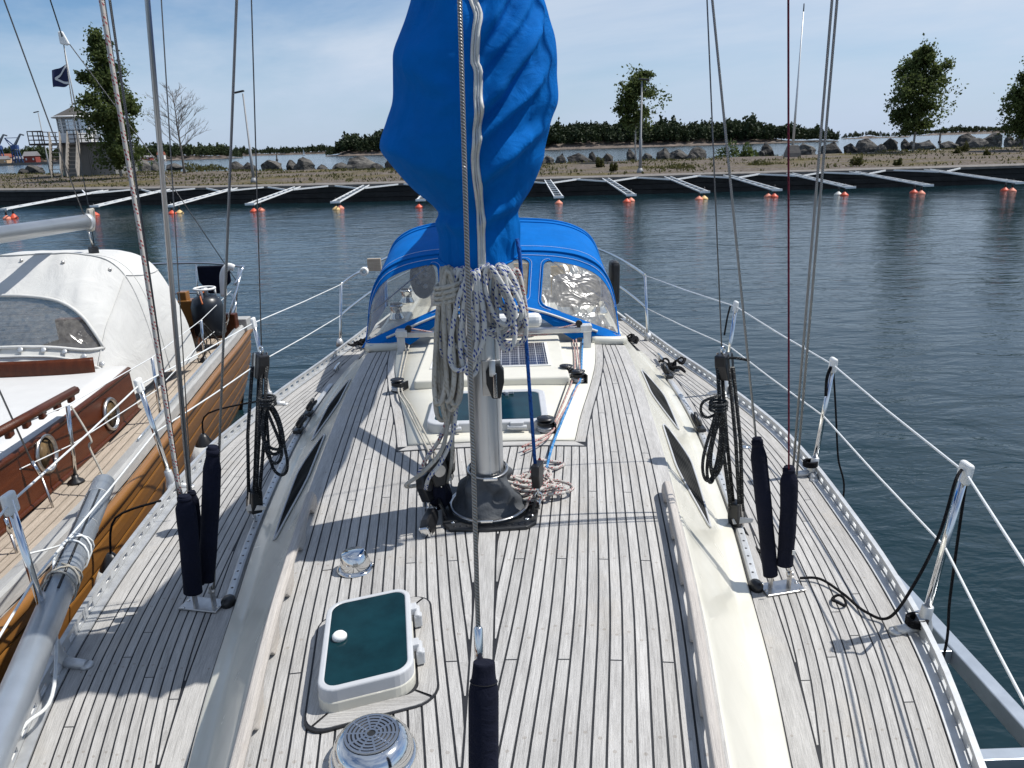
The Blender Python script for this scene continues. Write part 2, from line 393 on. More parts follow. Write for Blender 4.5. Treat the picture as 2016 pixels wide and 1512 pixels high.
def clear_plastic(name, tint=(0.86, 0.88, 0.86), haze=0.16, wav=0.011):
    m, nt, b, out = newmat(name); nt.nodes.remove(b)
    tr = N(nt, "ShaderNodeBsdfTransparent"); tr.inputs[0].default_value = (*tint, 1)
    gl = N(nt, "ShaderNodeBsdfGlossy"); gl.inputs['Roughness'].default_value = 0.2; gl.inputs['Color'].default_value = (1, 1, 1, 1)
    df = N(nt, "ShaderNodeBsdfDiffuse"); df.inputs[0].default_value = (0.55, 0.51, 0.44, 1)
    tc = N(nt, "ShaderNodeTexCoord")
    n = N(nt, "ShaderNodeTexNoise", Scale=5.0, Detail=2.0, Distortion=2.5); nt.links.new(tc.outputs['Object'], n.inputs['Vector'])
    n2 = N(nt, "ShaderNodeTexNoise", Scale=30.0, Detail=5.0); nt.links.new(tc.outputs['Object'], n2.inputs['Vector'])
    bp = N(nt, "ShaderNodeBump", Strength=1.0, Distance=wav); nt.links.new(n.outputs['Fac'], bp.inputs['Height']); nt.links.new(bp.outputs[0], gl.inputs['Normal'])
    fr = N(nt, "ShaderNodeFresnel"); fr.inputs['IOR'].default_value = 1.5; nt.links.new(bp.outputs[0], fr.inputs['Normal'])
    m1 = N(nt, "ShaderNodeMixShader"); m2 = N(nt, "ShaderNodeMixShader")
    nt.links.new(mathn(nt, 'MULTIPLY', n2.outputs['Fac'], haze * 2), m1.inputs[0]); nt.links.new(tr.outputs[0], m1.inputs[1]); nt.links.new(df.outputs[0], m1.inputs[2])
    nt.links.new(mathn(nt, 'ADD', mathn(nt, 'MULTIPLY', fr.outputs[0], 0.9), 0.03), m2.inputs[0]); nt.links.new(m1.outputs[0], m2.inputs[1]); nt.links.new(gl.outputs[0], m2.inputs[2])
    nt.links.new(m2.outputs[0], out.inputs[0])
    return m

M = {}
M['teak'] = teak_mat('weathered_teak', (0.225, 0.217, 0.204), (0.55, 0.537, 0.512), (0.43, 0.39, 0.335), plugs=True)
M['teak_rail'] = teak_mat('weathered_teak_rail', (0.30, 0.275, 0.25), (0.56, 0.52, 0.47), (0.42, 0.36, 0.30), rough=0.75)
M['caulk'] = pm('black_caulking', (0.010, 0.011, 0.014), 0.6, var=0.3, scale=40)
M['gelcoat'] = pm('cream_gelcoat', (0.64, 0.62, 0.535), 0.26, var=0.075, scale=2.2, coat=0.25, bump=0.0006, bscale=5, stretch=(1, 1.6, 1), detail=9)
M['gel_mat'] = pm('cream_nonslip', (0.66, 0.64, 0.555), 0.5, var=0.05, scale=6, bump=0.0006, bscale=260)
M['hull_white'] = pm('white_hull', (0.75, 0.75, 0.72), 0.25, var=0.04, scale=3, coat=0.3)
M['alu'] = pm('anodised_aluminium', (0.50, 0.51, 0.52), 0.34, metal=1.0, var=0.10, scale=9, stretch=(1, 1, 0.15))
M['alu_mast'] = pm('mast_aluminium', (0.62, 0.63, 0.63), 0.36, metal=0.9, var=0.06, scale=5, stretch=(1, 1, 0.12))
M['alu_dull'] = pm('dull_aluminium', (0.60, 0.61, 0.61), 0.5, metal=0.65, var=0.14, scale=14)
M['steel'] = pm('polished_steel', (0.72, 0.72, 0.71), 0.1, metal=1.0, var=0.05, scale=20)
M['steel_dull'] = pm('dull_steel', (0.55, 0.53, 0.50), 0.3, metal=1.0, var=0.15, scale=30)
M['black_plastic'] = pm('black_plastic', (0.012, 0.012, 0.013), 0.38, var=0.3, scale=30)
M['black_plate'] = pm('black_anodised_plate', (0.020, 0.021, 0.022), 0.45, var=0.25, scale=30, bump=0.0002, bscale=300)
M['white_plastic'] = pm('white_plastic', (0.78, 0.78, 0.75), 0.4, var=0.06, scale=15)
M['grey_plastic'] = pm('grey_frame', (0.50, 0.51, 0.52), 0.38, var=0.06, scale=15)
M['boot'] = pm('grey_mast_boot', (0.070, 0.076, 0.083), 0.6, var=0.2, scale=7, bump=0.012, bscale=9, spec=0.3)
M['navy'] = canvas_mat('navy_canvas', (0.004, 0.0055, 0.016), weave=900, rough=0.9, wr=0.006, wscale=22, var=0.25, sheen=0.0)
M['blue'] = canvas_mat('blue_sail_canvas', (0.001, 0.125, 0.44), weave=900, rough=0.8, wr=0.009, wscale=8, sheen=0.0, spec=0.06)
M['blue_hood'] = canvas_mat('blue_hood_canvas', (0.001, 0.13, 0.45), weave=900, rough=0.75, wr=0.004, wscale=9, sheen=0.0, spec=0.08)
M['white_canvas'] = canvas_mat('white_canvas', (0.60, 0.595, 0.565), weave=600, rough=0.7, wr=0.012, wscale=4.5, var=0.05)
M['window'] = clear_plastic('clear_vinyl', tint=(0.80, 0.80, 0.76), haze=0.26, wav=0.013)
M['hut_glass'] = clear_plastic('hut_window_glass', tint=(0.8, 0.82, 0.84), haze=0.03, wav=0.0)
M['window_tent'] = clear_plastic('cloudy_vinyl', tint=(0.55, 0.57, 0.60), haze=0.18, wav=0.03)
M['zip'] = pm('zip_tape', (0.60, 0.59, 0.54), 0.6, var=0.1, scale=60)
M['thread'] = pm('white_thread', (0.55, 0.62, 0.72), 0.8, var=0.1, scale=60)
M['hatch_glass'] = pm('smoked_acrylic', (0.004, 0.024, 0.030), 0.09, var=0.4, scale=9, spec=0.2)
def blind_mat():
    m, nt, b, out = newmat('cabin_glass_with_blind')
    tc = N(nt, "ShaderNodeTexCoord"); sp = N(nt, "ShaderNodeSeparateXYZ"); nt.links.new(tc.outputs['Object'], sp.inputs[0])
    w = mathn(nt, 'SINE', mathn(nt, 'MULTIPLY', sp.outputs[2], 480.0)); n1 = N(nt, "ShaderNodeTexNoise", Scale=7.0, Detail=3.0); nt.links.new(tc.outputs['Object'], n1.inputs['Vector'])
    f = mathn(nt, 'MULTIPLY_ADD', w, 0.22, n1.outputs['Fac'])
    nt.links.new(ramp(nt, f, [(0.3, (0.010, 0.011, 0.012)), (0.85, (0.060, 0.061, 0.059))]), b.inputs['Base Color'])
    b.inputs['Roughness'].default_value = 0.25; b.inputs['Specular IOR Level'].default_value = 0.0; b.inputs['IOR'].default_value = 1.03
    return m
M['cabin_glass'] = blind_mat()
M['solar'] = None
M['rope_white'] = rope_mat('white_rope_grey_fleck', (0.60, 0.57, 0.50), (0.42, 0.38, 0.30), per=60, dirt=0.35)
M['rope_blue'] = rope_mat('white_rope_blue_fleck', (0.74, 0.73, 0.69), (0.02, 0.06, 0.30), per=70, dirt=0.2)
M['rope_red'] = rope_mat('white_rope_red_fleck', (0.70, 0.67, 0.62), (0.36, 0.05, 0.06), per=80, dirt=0.2)
M['rope_redblue'] = rope_mat('white_rope_red_blue_fleck', (0.68, 0.65, 0.60), (0.30, 0.05, 0.06), (0.02, 0.05, 0.25), per=75)
M['rope_pink'] = rope_mat('red_and_cream_rope', (0.66, 0.50, 0.45), (0.40, 0.07, 0.07), per=60, duty=0.42)
M['rope_solidblue'] = rope_mat('blue_rope', (0.02, 0.13, 0.50), (0.01, 0.05, 0.22), per=60, dirt=0.3)
M['rope_ltblue'] = rope_mat('light_blue_rope', (0.05, 0.26, 0.58), (0.35, 0.5, 0.65), per=60, dirt=0.2)
M['rope_dark'] = rope_mat('charcoal_rope', (0.040, 0.042, 0.045), (0.20, 0.20, 0.19), per=90, dirt=0.4, duty=0.2)
M['rope_black'] = rope_mat('black_rope', (0.008, 0.008, 0.010), (0.02, 0.02, 0.022), per=60, dirt=0.3)
M['rope_crimson'] = rope_mat('crimson_line', (0.20, 0.03, 0.05), (0.05, 0.01, 0.02), per=60)
M['wire'] = wire_mat('stranded_wire', (0.36, 0.355, 0.34))
M['wire_dark'] = wire_mat('dark_stranded_wire', (0.20, 0.20, 0.20))
M['lifeline'] = pm('white_coated_lifeline', (0.72, 0.74, 0.73), 0.35, var=0.1, scale=20)
M['varnish'] = teak_mat('varnished_mahogany', (0.060, 0.014, 0.004), (0.155, 0.040, 0.011), (0.045, 0.011, 0.004), grain=0.6, rough=0.35, coat=0.0, spec=0.3)
M['honey'] = teak_mat('honey_varnished_planking', (0.27, 0.12, 0.027), (0.37, 0.185, 0.048), (0.17, 0.07, 0.016), grain=0.3, rough=0.3, coat=0.35)
M['old_deck'] = teak_mat('pale_old_deck', (0.27, 0.22, 0.165), (0.55, 0.47, 0.38), (0.30, 0.25, 0.2), rough=0.8)
M['grey_rail'] = teak_mat('silver_grey_rail', (0.30, 0.30, 0.29), (0.56, 0.56, 0.54), (0.30, 0.30, 0.28), grain=0.7, rough=0.7)
M['roof_white'] = pm('white_painted_roof', (0.60, 0.60, 0.585), 0.5, var=0.04, scale=8, bump=0.0006, bscale=120)
M['galv'] = pm('galvanised_tube', (0.44, 0.48, 0.52), 0.33, metal=0.6, var=0.10, scale=8)
# ================================================================== water, the large structure first
def water_mat():
    m, nt, b, out = newmat('harbour_water')
    b.inputs['Base Color'].default_value = (0.006, 0.022, 0.028, 1)
    b.inputs['Roughness'].default_value = 0.10; b.inputs['IOR'].default_value = 1.333; b.inputs['Specular IOR Level'].default_value = 0.5
    tc = N(nt, "ShaderNodeTexCoord")
    def layer(scale, st, det, rot, dist, kind=None):
        mp = N(nt, "ShaderNodeMapping"); mp.inputs['Scale'].default_value = st; mp.inputs['Rotation'].default_value = (0, 0, rot)
        nt.links.new(tc.outputs['Object'], mp.inputs[0])
        n = N(nt, "ShaderNodeTexNoise", Scale=scale, Detail=det, Roughness=0.55, Distortion=dist); nt.links.new(mp.outputs[0], n.inputs['Vector'])
        return n.outputs['Fac']
    h1 = layer(0.55, (0.5, 1.0, 1), 3.0, 0.25, 0.6)
    h2 = layer(2.6, (0.42, 1.0, 1), 4.0, -0.2, 0.4)
    h3 = layer(7.5, (0.5, 1.0, 1), 3.0, 0.35, 0.3)
    patch = layer(0.07, (1, 0.6, 1), 3.0, 0.0, 1.0)
    pf = N(nt, "ShaderNodeMapRange"); pf.inputs['From Min'].default_value = 0.35; pf.inputs['From Max'].default_value = 0.65
    pf.inputs['To Min'].default_value = 0.35; pf.inputs['To Max'].default_value = 1.0
    nt.links.new(patch, pf.inputs[0])
    h = mathn(nt, 'ADD', mathn(nt, 'MULTIPLY', h1, 0.085), mathn(nt, 'MULTIPLY', h2, 0.055))
    h = mathn(nt, 'ADD', h, mathn(nt, 'MULTIPLY', h3, 0.013))
    h = mathn(nt, 'MULTIPLY', mathn(nt, 'MULTIPLY', h, pf.outputs[0]), 1.45)
    bp = N(nt, "ShaderNodeBump", Strength=0.8, Distance=1.0); nt.links.new(h, bp.inputs['Height']); nt.links.new(bp.outputs[0], b.inputs['Normal'])
    return m
M['water'] = water_mat()
mb = MB()
mb.add([(-20000, -60, 0), (20000, -60, 0), (20000, 40000, 0), (-20000, 40000, 0)], [(0, 1, 2, 3)])
tag(mb.build('water', M['water']), 'dark blue rippled harbour water', kind='structure')

# ================================================================== the yacht we stand on
ZD = 1.15
Xt = interp([(-1.3, 0.03), (-0.6, 0.42), (0.2, 0.80), (0.9, 1.08), (1.65, 1.325), (2.1, 1.455), (2.6, 1.545), (3.1, 1.60), (3.6, 1.64), (4.1, 1.65), (4.6, 1.61), (5.2, 1.53), (6.0, 1.40), (7.2, 1.24), (9.0, 1.0)])
Xc = interp([(0.6, 0.62), (1.2, 0.735), (1.66, 0.828), (2.05, 0.905), (2.5, 0.975), (3.06, 1.06), (3.8, 1.14), (4.4, 1.185), (5.0, 1.205), (5.73, 1.19), (6.5, 1.12)])
Xr = interp([(0.5, 0.43), (1.315, 0.548), (1.8, 0.62), (2.14, 0.661), (2.6, 0.71), (3.0, 0.749), (3.5, 0.79), (3.94, 0.823), (4.4, 0.848), (4.9, 0.865), (5.6, 0.87)])
ZR = 1.50
def zr(x, y): return ZR + 0.035 * (1 - (x / Xr(y)) ** 2)
def proof(x, y, dz=0.006):
    z = ZR + 0.02
    for _ in range(6):
        p = pz(x, y, z); z = zr(p.x, p.y) + dz
    return pz(x, y, z)
yacht = thing('sailing_yacht', 'white teak-decked sailing yacht seen from its bow, in the foreground', 'sailboat', (0, 3.5, 0))

# hull shell
def hullfn(side):
    def fn(u, v):
        Y = -1.3 + u * 10.3; x = Xt(Y) * (1 - 0.10 * v - 0.12 * v * v) + 0.012
        return Vector((side * x, Y + v * 0.0, ZD + 0.01 - v * 1.35))
    return fn
mb = MB(); mb.grid(hullfn(1), 50, 10, flip=False); mb.grid(hullfn(-1), 50, 10, flip=True)
mb.add([(-Xt(9.0), 9.0, ZD), (Xt(9.0), 9.0, ZD), (Xt(9.0) * .78, 9.0, -.2), (-Xt(9.0) * .78, 9.0, -.2)], [(0, 1, 2, 3)])
mb.build('hull', M['hull_white'], yacht, solid=0.02)
# deck sheet: black caulking shows between the planks
deck_pts = [(Xt(-1.3 + 10.3 * i / 60), -1.3 + 10.3 * i / 60) for i in range(61)]
mb = MB()
vsd = []; fsd = []
for i, (x, y) in enumerate(deck_pts):
    vsd += [(-x, y, ZD + 0.0006), (x, y, ZD + 0.0006)]
    if i: fsd.append((2*i-2, 2*i-1, 2*i+1, 2*i))
mb.add(vsd, fsd)
side_deck = mb.build('side_deck', M['caulk'], yacht)

PW_ = 0.0338; GAP = 0.0058
def plank(name, outer, inner, zf, y0, y1, parent, side, mat=M['teak'], th=0.006, step=0.11, ends=None):
    n = max(2, int((y1 - y0) / step) + 1); vs_ = []; top = []
    for i in range(n):
        Y = y0 + (y1 - y0) * i / (n - 1); a, b_ = inner(Y), outer(Y)
        vs_ += [(side*a, Y, zf(a, Y) + th), (side*b_, Y, zf(b_, Y) + th), (side*a, Y, zf(a, Y) - 0.001), (side*b_, Y, zf(b_, Y) - 0.001)]
    fs = []; uvs = []
    for i in range(n - 1):
        o = 4*i; Ya = y0 + (y1-y0)*i/(n-1); Yb = y0 + (y1-y0)*(i+1)/(n-1); w = outer(Ya) - inner(Ya)
        fs += [(o, o+1, o+5, o+4), (o+1, o+3, o+7, o+5), (o+2, o, o+4, o+6)]
        uvs += [[(Ya, 0), (Ya, w), (Yb, w), (Yb, 0)], [(Ya, 0), (Ya, .005), (Yb, .005), (Yb, 0)], [(Ya, 0), (Ya, .005), (Yb, .005), (Yb, 0)]]
    o = 4*(n-1)
    fs += [(0, 2, 3, 1), (o, o+1, o+3, o+2)]; uvs += [[(0, 0)]*4, [(0, 0)]*4]
    if side < 0: fs = [f[::-1] for f in fs]; uvs = [u[::-1] for u in uvs]
    return MB().add(vs_, fs, False, uvs).build(name, mat, parent)

def runs(cond, y0, y1, step=0.02):
    out = []; cur = None; Y = y0
    while Y <= y1 + 1e-9:
        if cond(Y):
            if cur is None: cur = Y
            last = Y
        elif cur is not None: out.append((cur, last)); cur = None
        Y += step
    if cur is not None: out.append((cur, last))
    return out
def split(a, b, cuts):
    ys = [a] + [c for c in cuts if a + 0.15 < c < b - 0.15] + [b]
    return [(ys[i] + (GAP*0.4 if i else 0), ys[i+1] - (GAP*0.4 if i < len(ys)-2 else 0)) for i in range(len(ys)-1)]

# side decks
flat = lambda x, y: ZD - 0.004
for side in (1, -1):
    # broad margin board along the toe rail and a narrow one along the cabin side
    plank('margin_board', lambda Y: Xt(Y) - 0.045, lambda Y: Xt(Y) - 0.102, flat, 0.4, 7.2, side_deck, side)
    plank('margin_board', lambda Y: Xc(Y) + 0.086, lambda Y: Xc(Y) + 0.012, flat, 0.75, 6.4, side_deck, side)
    for k in range(18):
        o = lambda Y, k=k: Xt(Y) - 0.102 - GAP - k * PW_
        lim = lambda Y: (Xc(Y) + 0.086 + GAP if 0.75 < Y < 6.4 else 0.02)
        inn = lambda Y, o=o, lim=lim: max(o(Y) - PW_ + GAP, lim(Y))
        for a, b_ in runs(lambda Y: o(Y) - lim(Y) > 0.003, 0.6, 7.2):
            cuts = [(1.9 + 0.11 * (k % 4) + 1.37 * j + 0.47 * ((k * 7) % 3)) for j in range(5)]
            for y0, y1 in split(a, b_, cuts):
                if y1 - y0 > 0.05: plank('deck_plank', o, inn, flat, y0, y1, side_deck, side)

# coachroof body: side profile lofted along the boat
def roofsec(Y):
    xr, xc = Xr(Y), Xc(Y)
    f = min(1, max(0, (Y - 0.35) / 0.45)); f = f * f * (3 - 2 * f)
    pts = []
    for t in (0, .25, .5, .75, 1): pts.append((xr * t, zr(xr * t, Y) - 0.010))
    pts += [(xr + 0.012, ZR - 0.018), (xr + 0.03, ZR - 0.05), (xc - 0.085, ZD + 0.075), (xc - 0.07, ZD + 0.05), (xc - 0.05, ZD + 0.036), (xc - 0.005, ZD + 0.028), (xc + 0.004, ZD + 0.016), (xc + 0.006, ZD - 0.01)]
    return [(x, ZD - 0.02 + (z - ZD + 0.02) * f) for x, z in pts]
mb = MB()
Ys = [0.36 + 5.6 * i / 70 for i in range(71)]
secs = [roofsec(Y) for Y in Ys]; ns = len(secs[0])
vs_ = []
for Y, sc in zip(Ys, secs):
    vs_ += [(-x, Y, z) for x, z in reversed(sc[1:])] + [(x, Y, z) for x, z in sc]
nn = 2 * ns - 1; fs = []
for i in range(len(Ys) - 1):
    for j in range(nn - 1): fs.append((i*nn+j, i*nn+j+1, (i+1)*nn+j+1, (i+1)*nn+j))
fs.append(tuple((len(Ys)-1)*nn + j for j in range(nn)))
mb.add(vs_, fs, True)
coachroof = mb.build('coachroof', M['gelcoat'], yacht)
# caulking sheet on the roof under the planks
mb = MB(); vs_ = []; fs = []
for i in range(46):
    Y = 0.9 + 4.6 * i / 45
    for t in (-1, -.75, -.5, -.25, 0, .25, .5, .75, 1): x = t * (Xr(Y) - 0.004); vs_.append((x, Y, zr(x, Y) + 0.0026))
    if i:
        for j in range(8): fs.append(((i-1)*9+j, (i-1)*9+j+1, i*9+j+1, i*9+j))
mb.add(vs_, fs, True); mb.build('caulking', M['caulk'], coachroof)
# central white panel outline
Xp = interp([(3.155, 0.372), (3.5, 0.432), (3.9, 0.513), (4.2, 0.57), (4.5, 0.618), (4.9, 0.66), (5.5, 0.69)])
YPF, MG = 3.158, 0.048
def Xm(Y): return Xp(Y) + MG
KP = 0.028
plank('king_plank', lambda Y: KP, lambda Y: -KP, lambda x, y: zr(x, y) - 0.002, 0.92, YPF - MG - GAP, coachroof, 1)
for side in (1, -1):
    plank('margin_board', lambda Y: Xr(Y), lambda Y: Xr(Y) - 0.062, lambda x, y: zr(x, y) - 0.002, 0.92, 4.93, coachroof, side)
    plank('panel_margin', lambda Y: Xm(Y), lambda Y: Xp(Y) + 0.003, lambda x, y: zr(x, y) - 0.001, YPF, 4.93, coachroof, side)
    for k in range(20):
        o = lambda Y, k=k: Xr(Y) - 0.062 - GAP - k * PW_
        def lim(Y): return Xm(Y) + GAP if Y > YPF - MG - GAP else KP + GAP
        inn = lambda Y, o=o: max(o(Y) - PW_ + GAP, lim(Y))
        for a, b_ in runs(lambda Y: o(Y) - lim(Y) > 0.003, 0.92, 4.93):
            cuts = [(1.15 + 0.5 * ((k * 5) % 4) + 1.9 * j) for j in range(4)]
            for y0, y1 in split(a, b_, cuts):
                if y1 - y0 > 0.05: plank('roof_plank', o, inn, lambda x, y: zr(x, y) - 0.002, y0, y1, coachroof, side)
# front margin of the panel, mitred
mb = MB()
front = [(-Xp(YPF) - MG * .85, YPF - MG), (Xp(YPF) + MG * .85, YPF - MG), (Xp(YPF), YPF), (-Xp(YPF), YPF)]
nseg = 10; vs_ = []; fs = []; uvs = []
for i in range(nseg + 1):
    t = i / nseg
    for (a, b_) in ((front[0], front[1]), (front[3], front[2])):
        x = a[0] + (b_[0]-a[0])*t; y = a[1]; vs_.append((x, y, zr(x, y) + 0.005))
    if i: fs.append((2*i-2, 2*i, 2*i+1, 2*i-1)); uvs.append([(vs_[2*i-2][0], 0), (vs_[2*i][0], 0), (vs_[2*i][0], MG), (vs_[2*i-2][0], MG)])
mb.add(vs_, fs, False, uvs); mb.build('panel_margin', M['teak'], coachroof, solid=0.003)
# raised white panel
mb = MB(); vs_ = []; fs = []
for i in range(40):
    Y = YPF + 0.004 + (5.5 - YPF) * i / 39
    for t in (-1, -.6, -.3, 0, .3, .6, 1): x = t * Xp(Y); vs_.append((x, Y, zr(x, Y) + 0.008))
    if i:
        for j in range(6): fs.append(((i-1)*7+j, (i-1)*7+j+1, i*7+j+1, i*7+j))
mb.add(vs_, fs, True); roof_panel = mb.build('roof_panel', M['gel_mat'], yacht, solid=0.012)
# sliding hatch garage: low bevelled box
mb = MB(); zc = zr(0, 4.4)
mb.box((-0.01, 4.46, zc + 0.028), (0.86, 0.98, 0.055))
mb.build('hatch_garage', M['gel_mat'], yacht, bevel=0.014, seg=3)
mb = MB(); mb.box((0.0, 5.05, zc + 0.16), (0.62, 0.34, 0.1)); mb.build('companionway_hatch', M['white_plastic'], yacht, bevel=0.04, seg=3)
mb = MB()
for i in range(2): pass
# raised coaming ledge where the spray hood is fastened
def coam(u, v):
    s = -1 + 2 * u; x = s * 0.875; Y = 4.935 - 0.02 * (1 - s * s); z = zr(x * .95, 4.9)
    return Vector((x, Y + v * 0.06, z + (0.055 if v > 0.2 else 0.0) - 0.002))
for sgn in (-1, 1):
    mb = MB()
    pts = [Vector((sgn * (0.645 + 0.235 * i / 8), 4.94 + 0.05 * (i / 8) ** 3, zr(0.645 + 0.2 * i / 8, 4.9) + 0.022)) for i in range(9)]
    mb.tube(pts, 0.034, n=6, flat=0.6)
    mb.build('spray_hood_coaming', M['gelcoat'], yacht)

# cockpit behind the hood: coamings, seats, bulkhead
mb = MB()
for sgn in (-1, 1):
    mb.box((sgn * 0.86, 6.9, ZD + 0.14), (0.2, 2.6, 0.28))
    mb.box((sgn * 0.55, 6.95, ZD - 0.05), (0.42, 2.5, 0.12))
mb.build('cockpit_coaming', M['gelcoat'], yacht, bevel=0.03)
mb = MB(); mb.box((0, 5.94, 1.15), (1.7, 0.04, 0.65)); mb.build('cabin_bulkhead', M['gelcoat'], yacht)
# steering pedestal with wheel
whl = MB(); whl.tube([Vector((0.32 * math.cos(a), 7.6, 1.72 + 0.32 * math.sin(a))) for a in [2*math.pi*k/28 for k in range(28)]], 0.012, n=8, closed=True)
for k in range(5):
    a = 2 * math.pi * k / 5; whl.tube([Vector((0, 7.6, 1.72)), Vector((0.32 * math.cos(a), 7.6, 1.72 + 0.32 * math.sin(a)))], 0.007, n=6)
whl.build('steering_wheel', M['steel'], yacht)
mb = MB(); mb.lathe([(0.10, 0.85), (0.08, 1.3), (0.06, 1.72), (0.05, 1.8)], 16, Matrix.Translation((0, 7.68, 0))); mb.build('wheel_pedestal', M['white_plastic'], yacht)

# cabin windows: recessed dark glass with slim frame, following the sloping side
def side_pt(t, Y, out=0.0):
    # t = 0 at the lower knuckle, 1 at the shoulder of the cabin side
    a = Vector((Xc(Y) - 0.085, Y, ZD + 0.075)); b_ = Vector((Xr(Y) + 0.03, Y, ZR - 0.05))
    n = Vector((b_.z - a.z, 0, a.x - b_.x)).normalized()
    return a + (b_ - a) * t + n * out
def cabin_window(side, Y0, Y1, tlo, thi):
    m = 22
    def outline(grow):
        out = []
        for i in range(m):
            u = i / (m - 1); Y = Y0 - grow + (Y1 - Y0 + 2 * grow) * u
            sm = lambda q: (lambda c: math.sin(c * math.pi / 2))(min(1, max(0, q)))
            hi = tlo + (thi - tlo) * (0.06 + 0.94 * sm(u / 0.42)) - (thi - tlo) * .10 * max(0, (u - .93) / .07) ** 2
            lo = tlo + (thi - tlo) * (0.72 * (1 - math.cos(min(1, max(0, (u - 0.74) / 0.26)) * math.pi / 2)))
            out.append((Y, lo - grow * 2.2, hi + grow * 2.2))
        return out
    def surf(grow, off, nm, mat, par):
        mbw = MB(); vv = []; ff = []
        for i, (Y, lo, hi) in enumerate(outline(grow)):
            for j in range(5):
                p = side_pt(lo + (hi - lo) * j / 4, Y, off); p.x *= side; vv.append(p)
            if i:
                for j in range(4):
                    q = ((i-1)*5+j, (i-1)*5+j+1, i*5+j+1, i*5+j); ff.append(q if side < 0 else q[::-1])
        mbw.add(vv, ff, True); return mbw.build(nm, mat, par)
    w = surf(0.0, 0.005, 'cabin_window', M['cabin_glass'], yacht)
    ring = [side_pt(lo, Y, 0.006) for Y, lo, hi in outline(0.006)] + [side_pt(hi, Y, 0.006) for Y, lo, hi in reversed(outline(0.006))]
    for p in ring: p.x *= side
    MB().tube(ring, 0.0048, n=6, closed=True).build('window_frame', M['grey_plastic'], w)
    # pleated blind behind the glass
    return w
for side in (1, -1):
    cabin_window(side, 2.80, 3.66, 0.24, 0.84)
    cabin_window(side, 3.90, 4.64, 0.28, 0.84)

# perforated aluminium toe rail: top flange, slotted web and inner foot
def toe(side):
    rail = MB(); dy = 0.093; Y = 0.35
    pt = lambda Y, dx, z: Vector((side * (Xt(Y) + dx), Y, z))
    n = int((7.3 - Y) / dy)
    for i in range(n):
        a = Y + i * dy; b_ = a + 0.048; c = a + dy
        for (p, q, z0, z1) in ((a, c, ZD + 0.0, ZD + 0.014), (a, c, ZD + 0.033, ZD + 0.048), (b_, c, ZD + 0.014, ZD + 0.033)):
            vs_ = [pt(p, -.003, z0), pt(q, -.003, z0), pt(q, -.003, z1), pt(p, -.003, z1), pt(p, .003, z0), pt(q, .003, z0), pt(q, .003, z1), pt(p, .003, z1)]
            rail.add(vs_, [(0, 1, 2, 3), (4, 7, 6, 5), (3, 2, 6, 7), (0, 4, 5, 1), (0, 3, 7, 4), (1, 5, 6, 2)])
    o = rail.build('toe_rail', M['alu_dull'], yacht)
    m2 = MB()
    for (d0, d1, z0, z1) in ((-0.040, -0.004, ZD - 0.001, ZD + 0.007), (-0.005, 0.014, ZD + 0.048, ZD + 0.055)):
        vv = []; ff = []
        for i in range(70):
            Y_ = 0.35 + 6.95 * i / 69
            vv += [pt(Y_, d0, z0), pt(Y_, d1, z0), pt(Y_, d1, z1), pt(Y_, d0, z1)]
            if i:
                o2 = 4 * i
                for j in range(4): ff.append((o2-4+j, o2-4+(j+1) % 4, o2+(j+1) % 4, o2+j))
        m2.add(vv, ff)
    m2.build('rail_flange', M['alu_dull'], o)
    return o
toe(1); toe(-1)

# genoa tracks with bolt holes along the cabin foot
def track(side):
    Y0, Y1 = 2.56, 5.35
    m1 = MB(); vv = []; ff = []
    n = 40
    for i in range(n):
        Y = Y0 + (Y1 - Y0) * i / (n-1); x = Xc(Y) + 0.034
        for dx, z in ((-.017, ZD), (-.017, ZD + .016), (-.010, ZD + .021), (.010, ZD + .021), (.017, ZD + .016), (.017, ZD)): vv.append((side * (x + dx), Y, z))
        if i:
            for j in range(5): ff.append(((i-1)*6+j, (i-1)*6+j+1, i*6+j+1, i*6+j))
    ff.append((0, 1, 2, 3, 4, 5)); m1.add(vv, ff)
    o = m1.build('genoa_track', M['alu_dull'], yacht)
    hm = MB(); hm.lathe([(0.0052, 0.0), (0.0052, 0.0006), (0.0, 0.0006)], 8)
    me = hm.mesh('track_hole', M['black_plastic'])
    Y = Y0 + 0.06
    while Y < 4.9:
        h = bpy.data.objects.new('track_hole', me); COL.objects.link(h); h.location = (side * (Xc(Y) + 0.034), Y, ZD + 0.0212); setparent(h, o); Y += 0.062
    e = MB(); e.lathe([(0.026, 0.0), (0.026, 0.022), (0.018, 0.032), (0.0, 0.034)], 12, Matrix.Translation((side * (Xc(Y0) + .03), Y0 - 0.025, ZD)), sy=1.3)
    e.build('track_end_cap', M['black_plastic'], o)
track(1); track(-1)
# sheet lead cars standing on the tracks
def lead_car(side, Y):
    x = Xc(Y) + 0.034
    c = MB(); c.box((side * x, Y, ZD + 0.032), (0.05, 0.085, 0.022)); o = c.build('sheet_car', M['black_plastic'], yacht, bevel=0.005)
    b2 = MB(); ax = Vector((side * -0.55, -0.25, 0.8)).normalized(); base = Vector((side * x, Y, ZD + 0.05))
    mt = Matrix.Translation(base + ax * 0.055) @ rotm(Vector((0.2, 1, 0.1)).cross(ax)).to_4x4()
    b2.lathe([(0.014, -.018), (0.04, -.018), (0.044, -.012), (0.044, -.006), (0.030, 0), (0.044, .006), (0.044, .012), (0.04, .018), (0.014, .018)], 18, mt)
    b2.tube([base, base + ax * 0.05], 0.010, n=6); b2.build('car_block', M['black_plastic'], o)
    p = MB(); p.lathe([(0.013, -.021), (0.013, .021)], 12, mt); p.build('block_pin', M['steel'], o)
for side, Y in ((-1, 4.35), (-1, 4.66), (1, 4.18), (1, 5.25)): lead_car(side, Y)

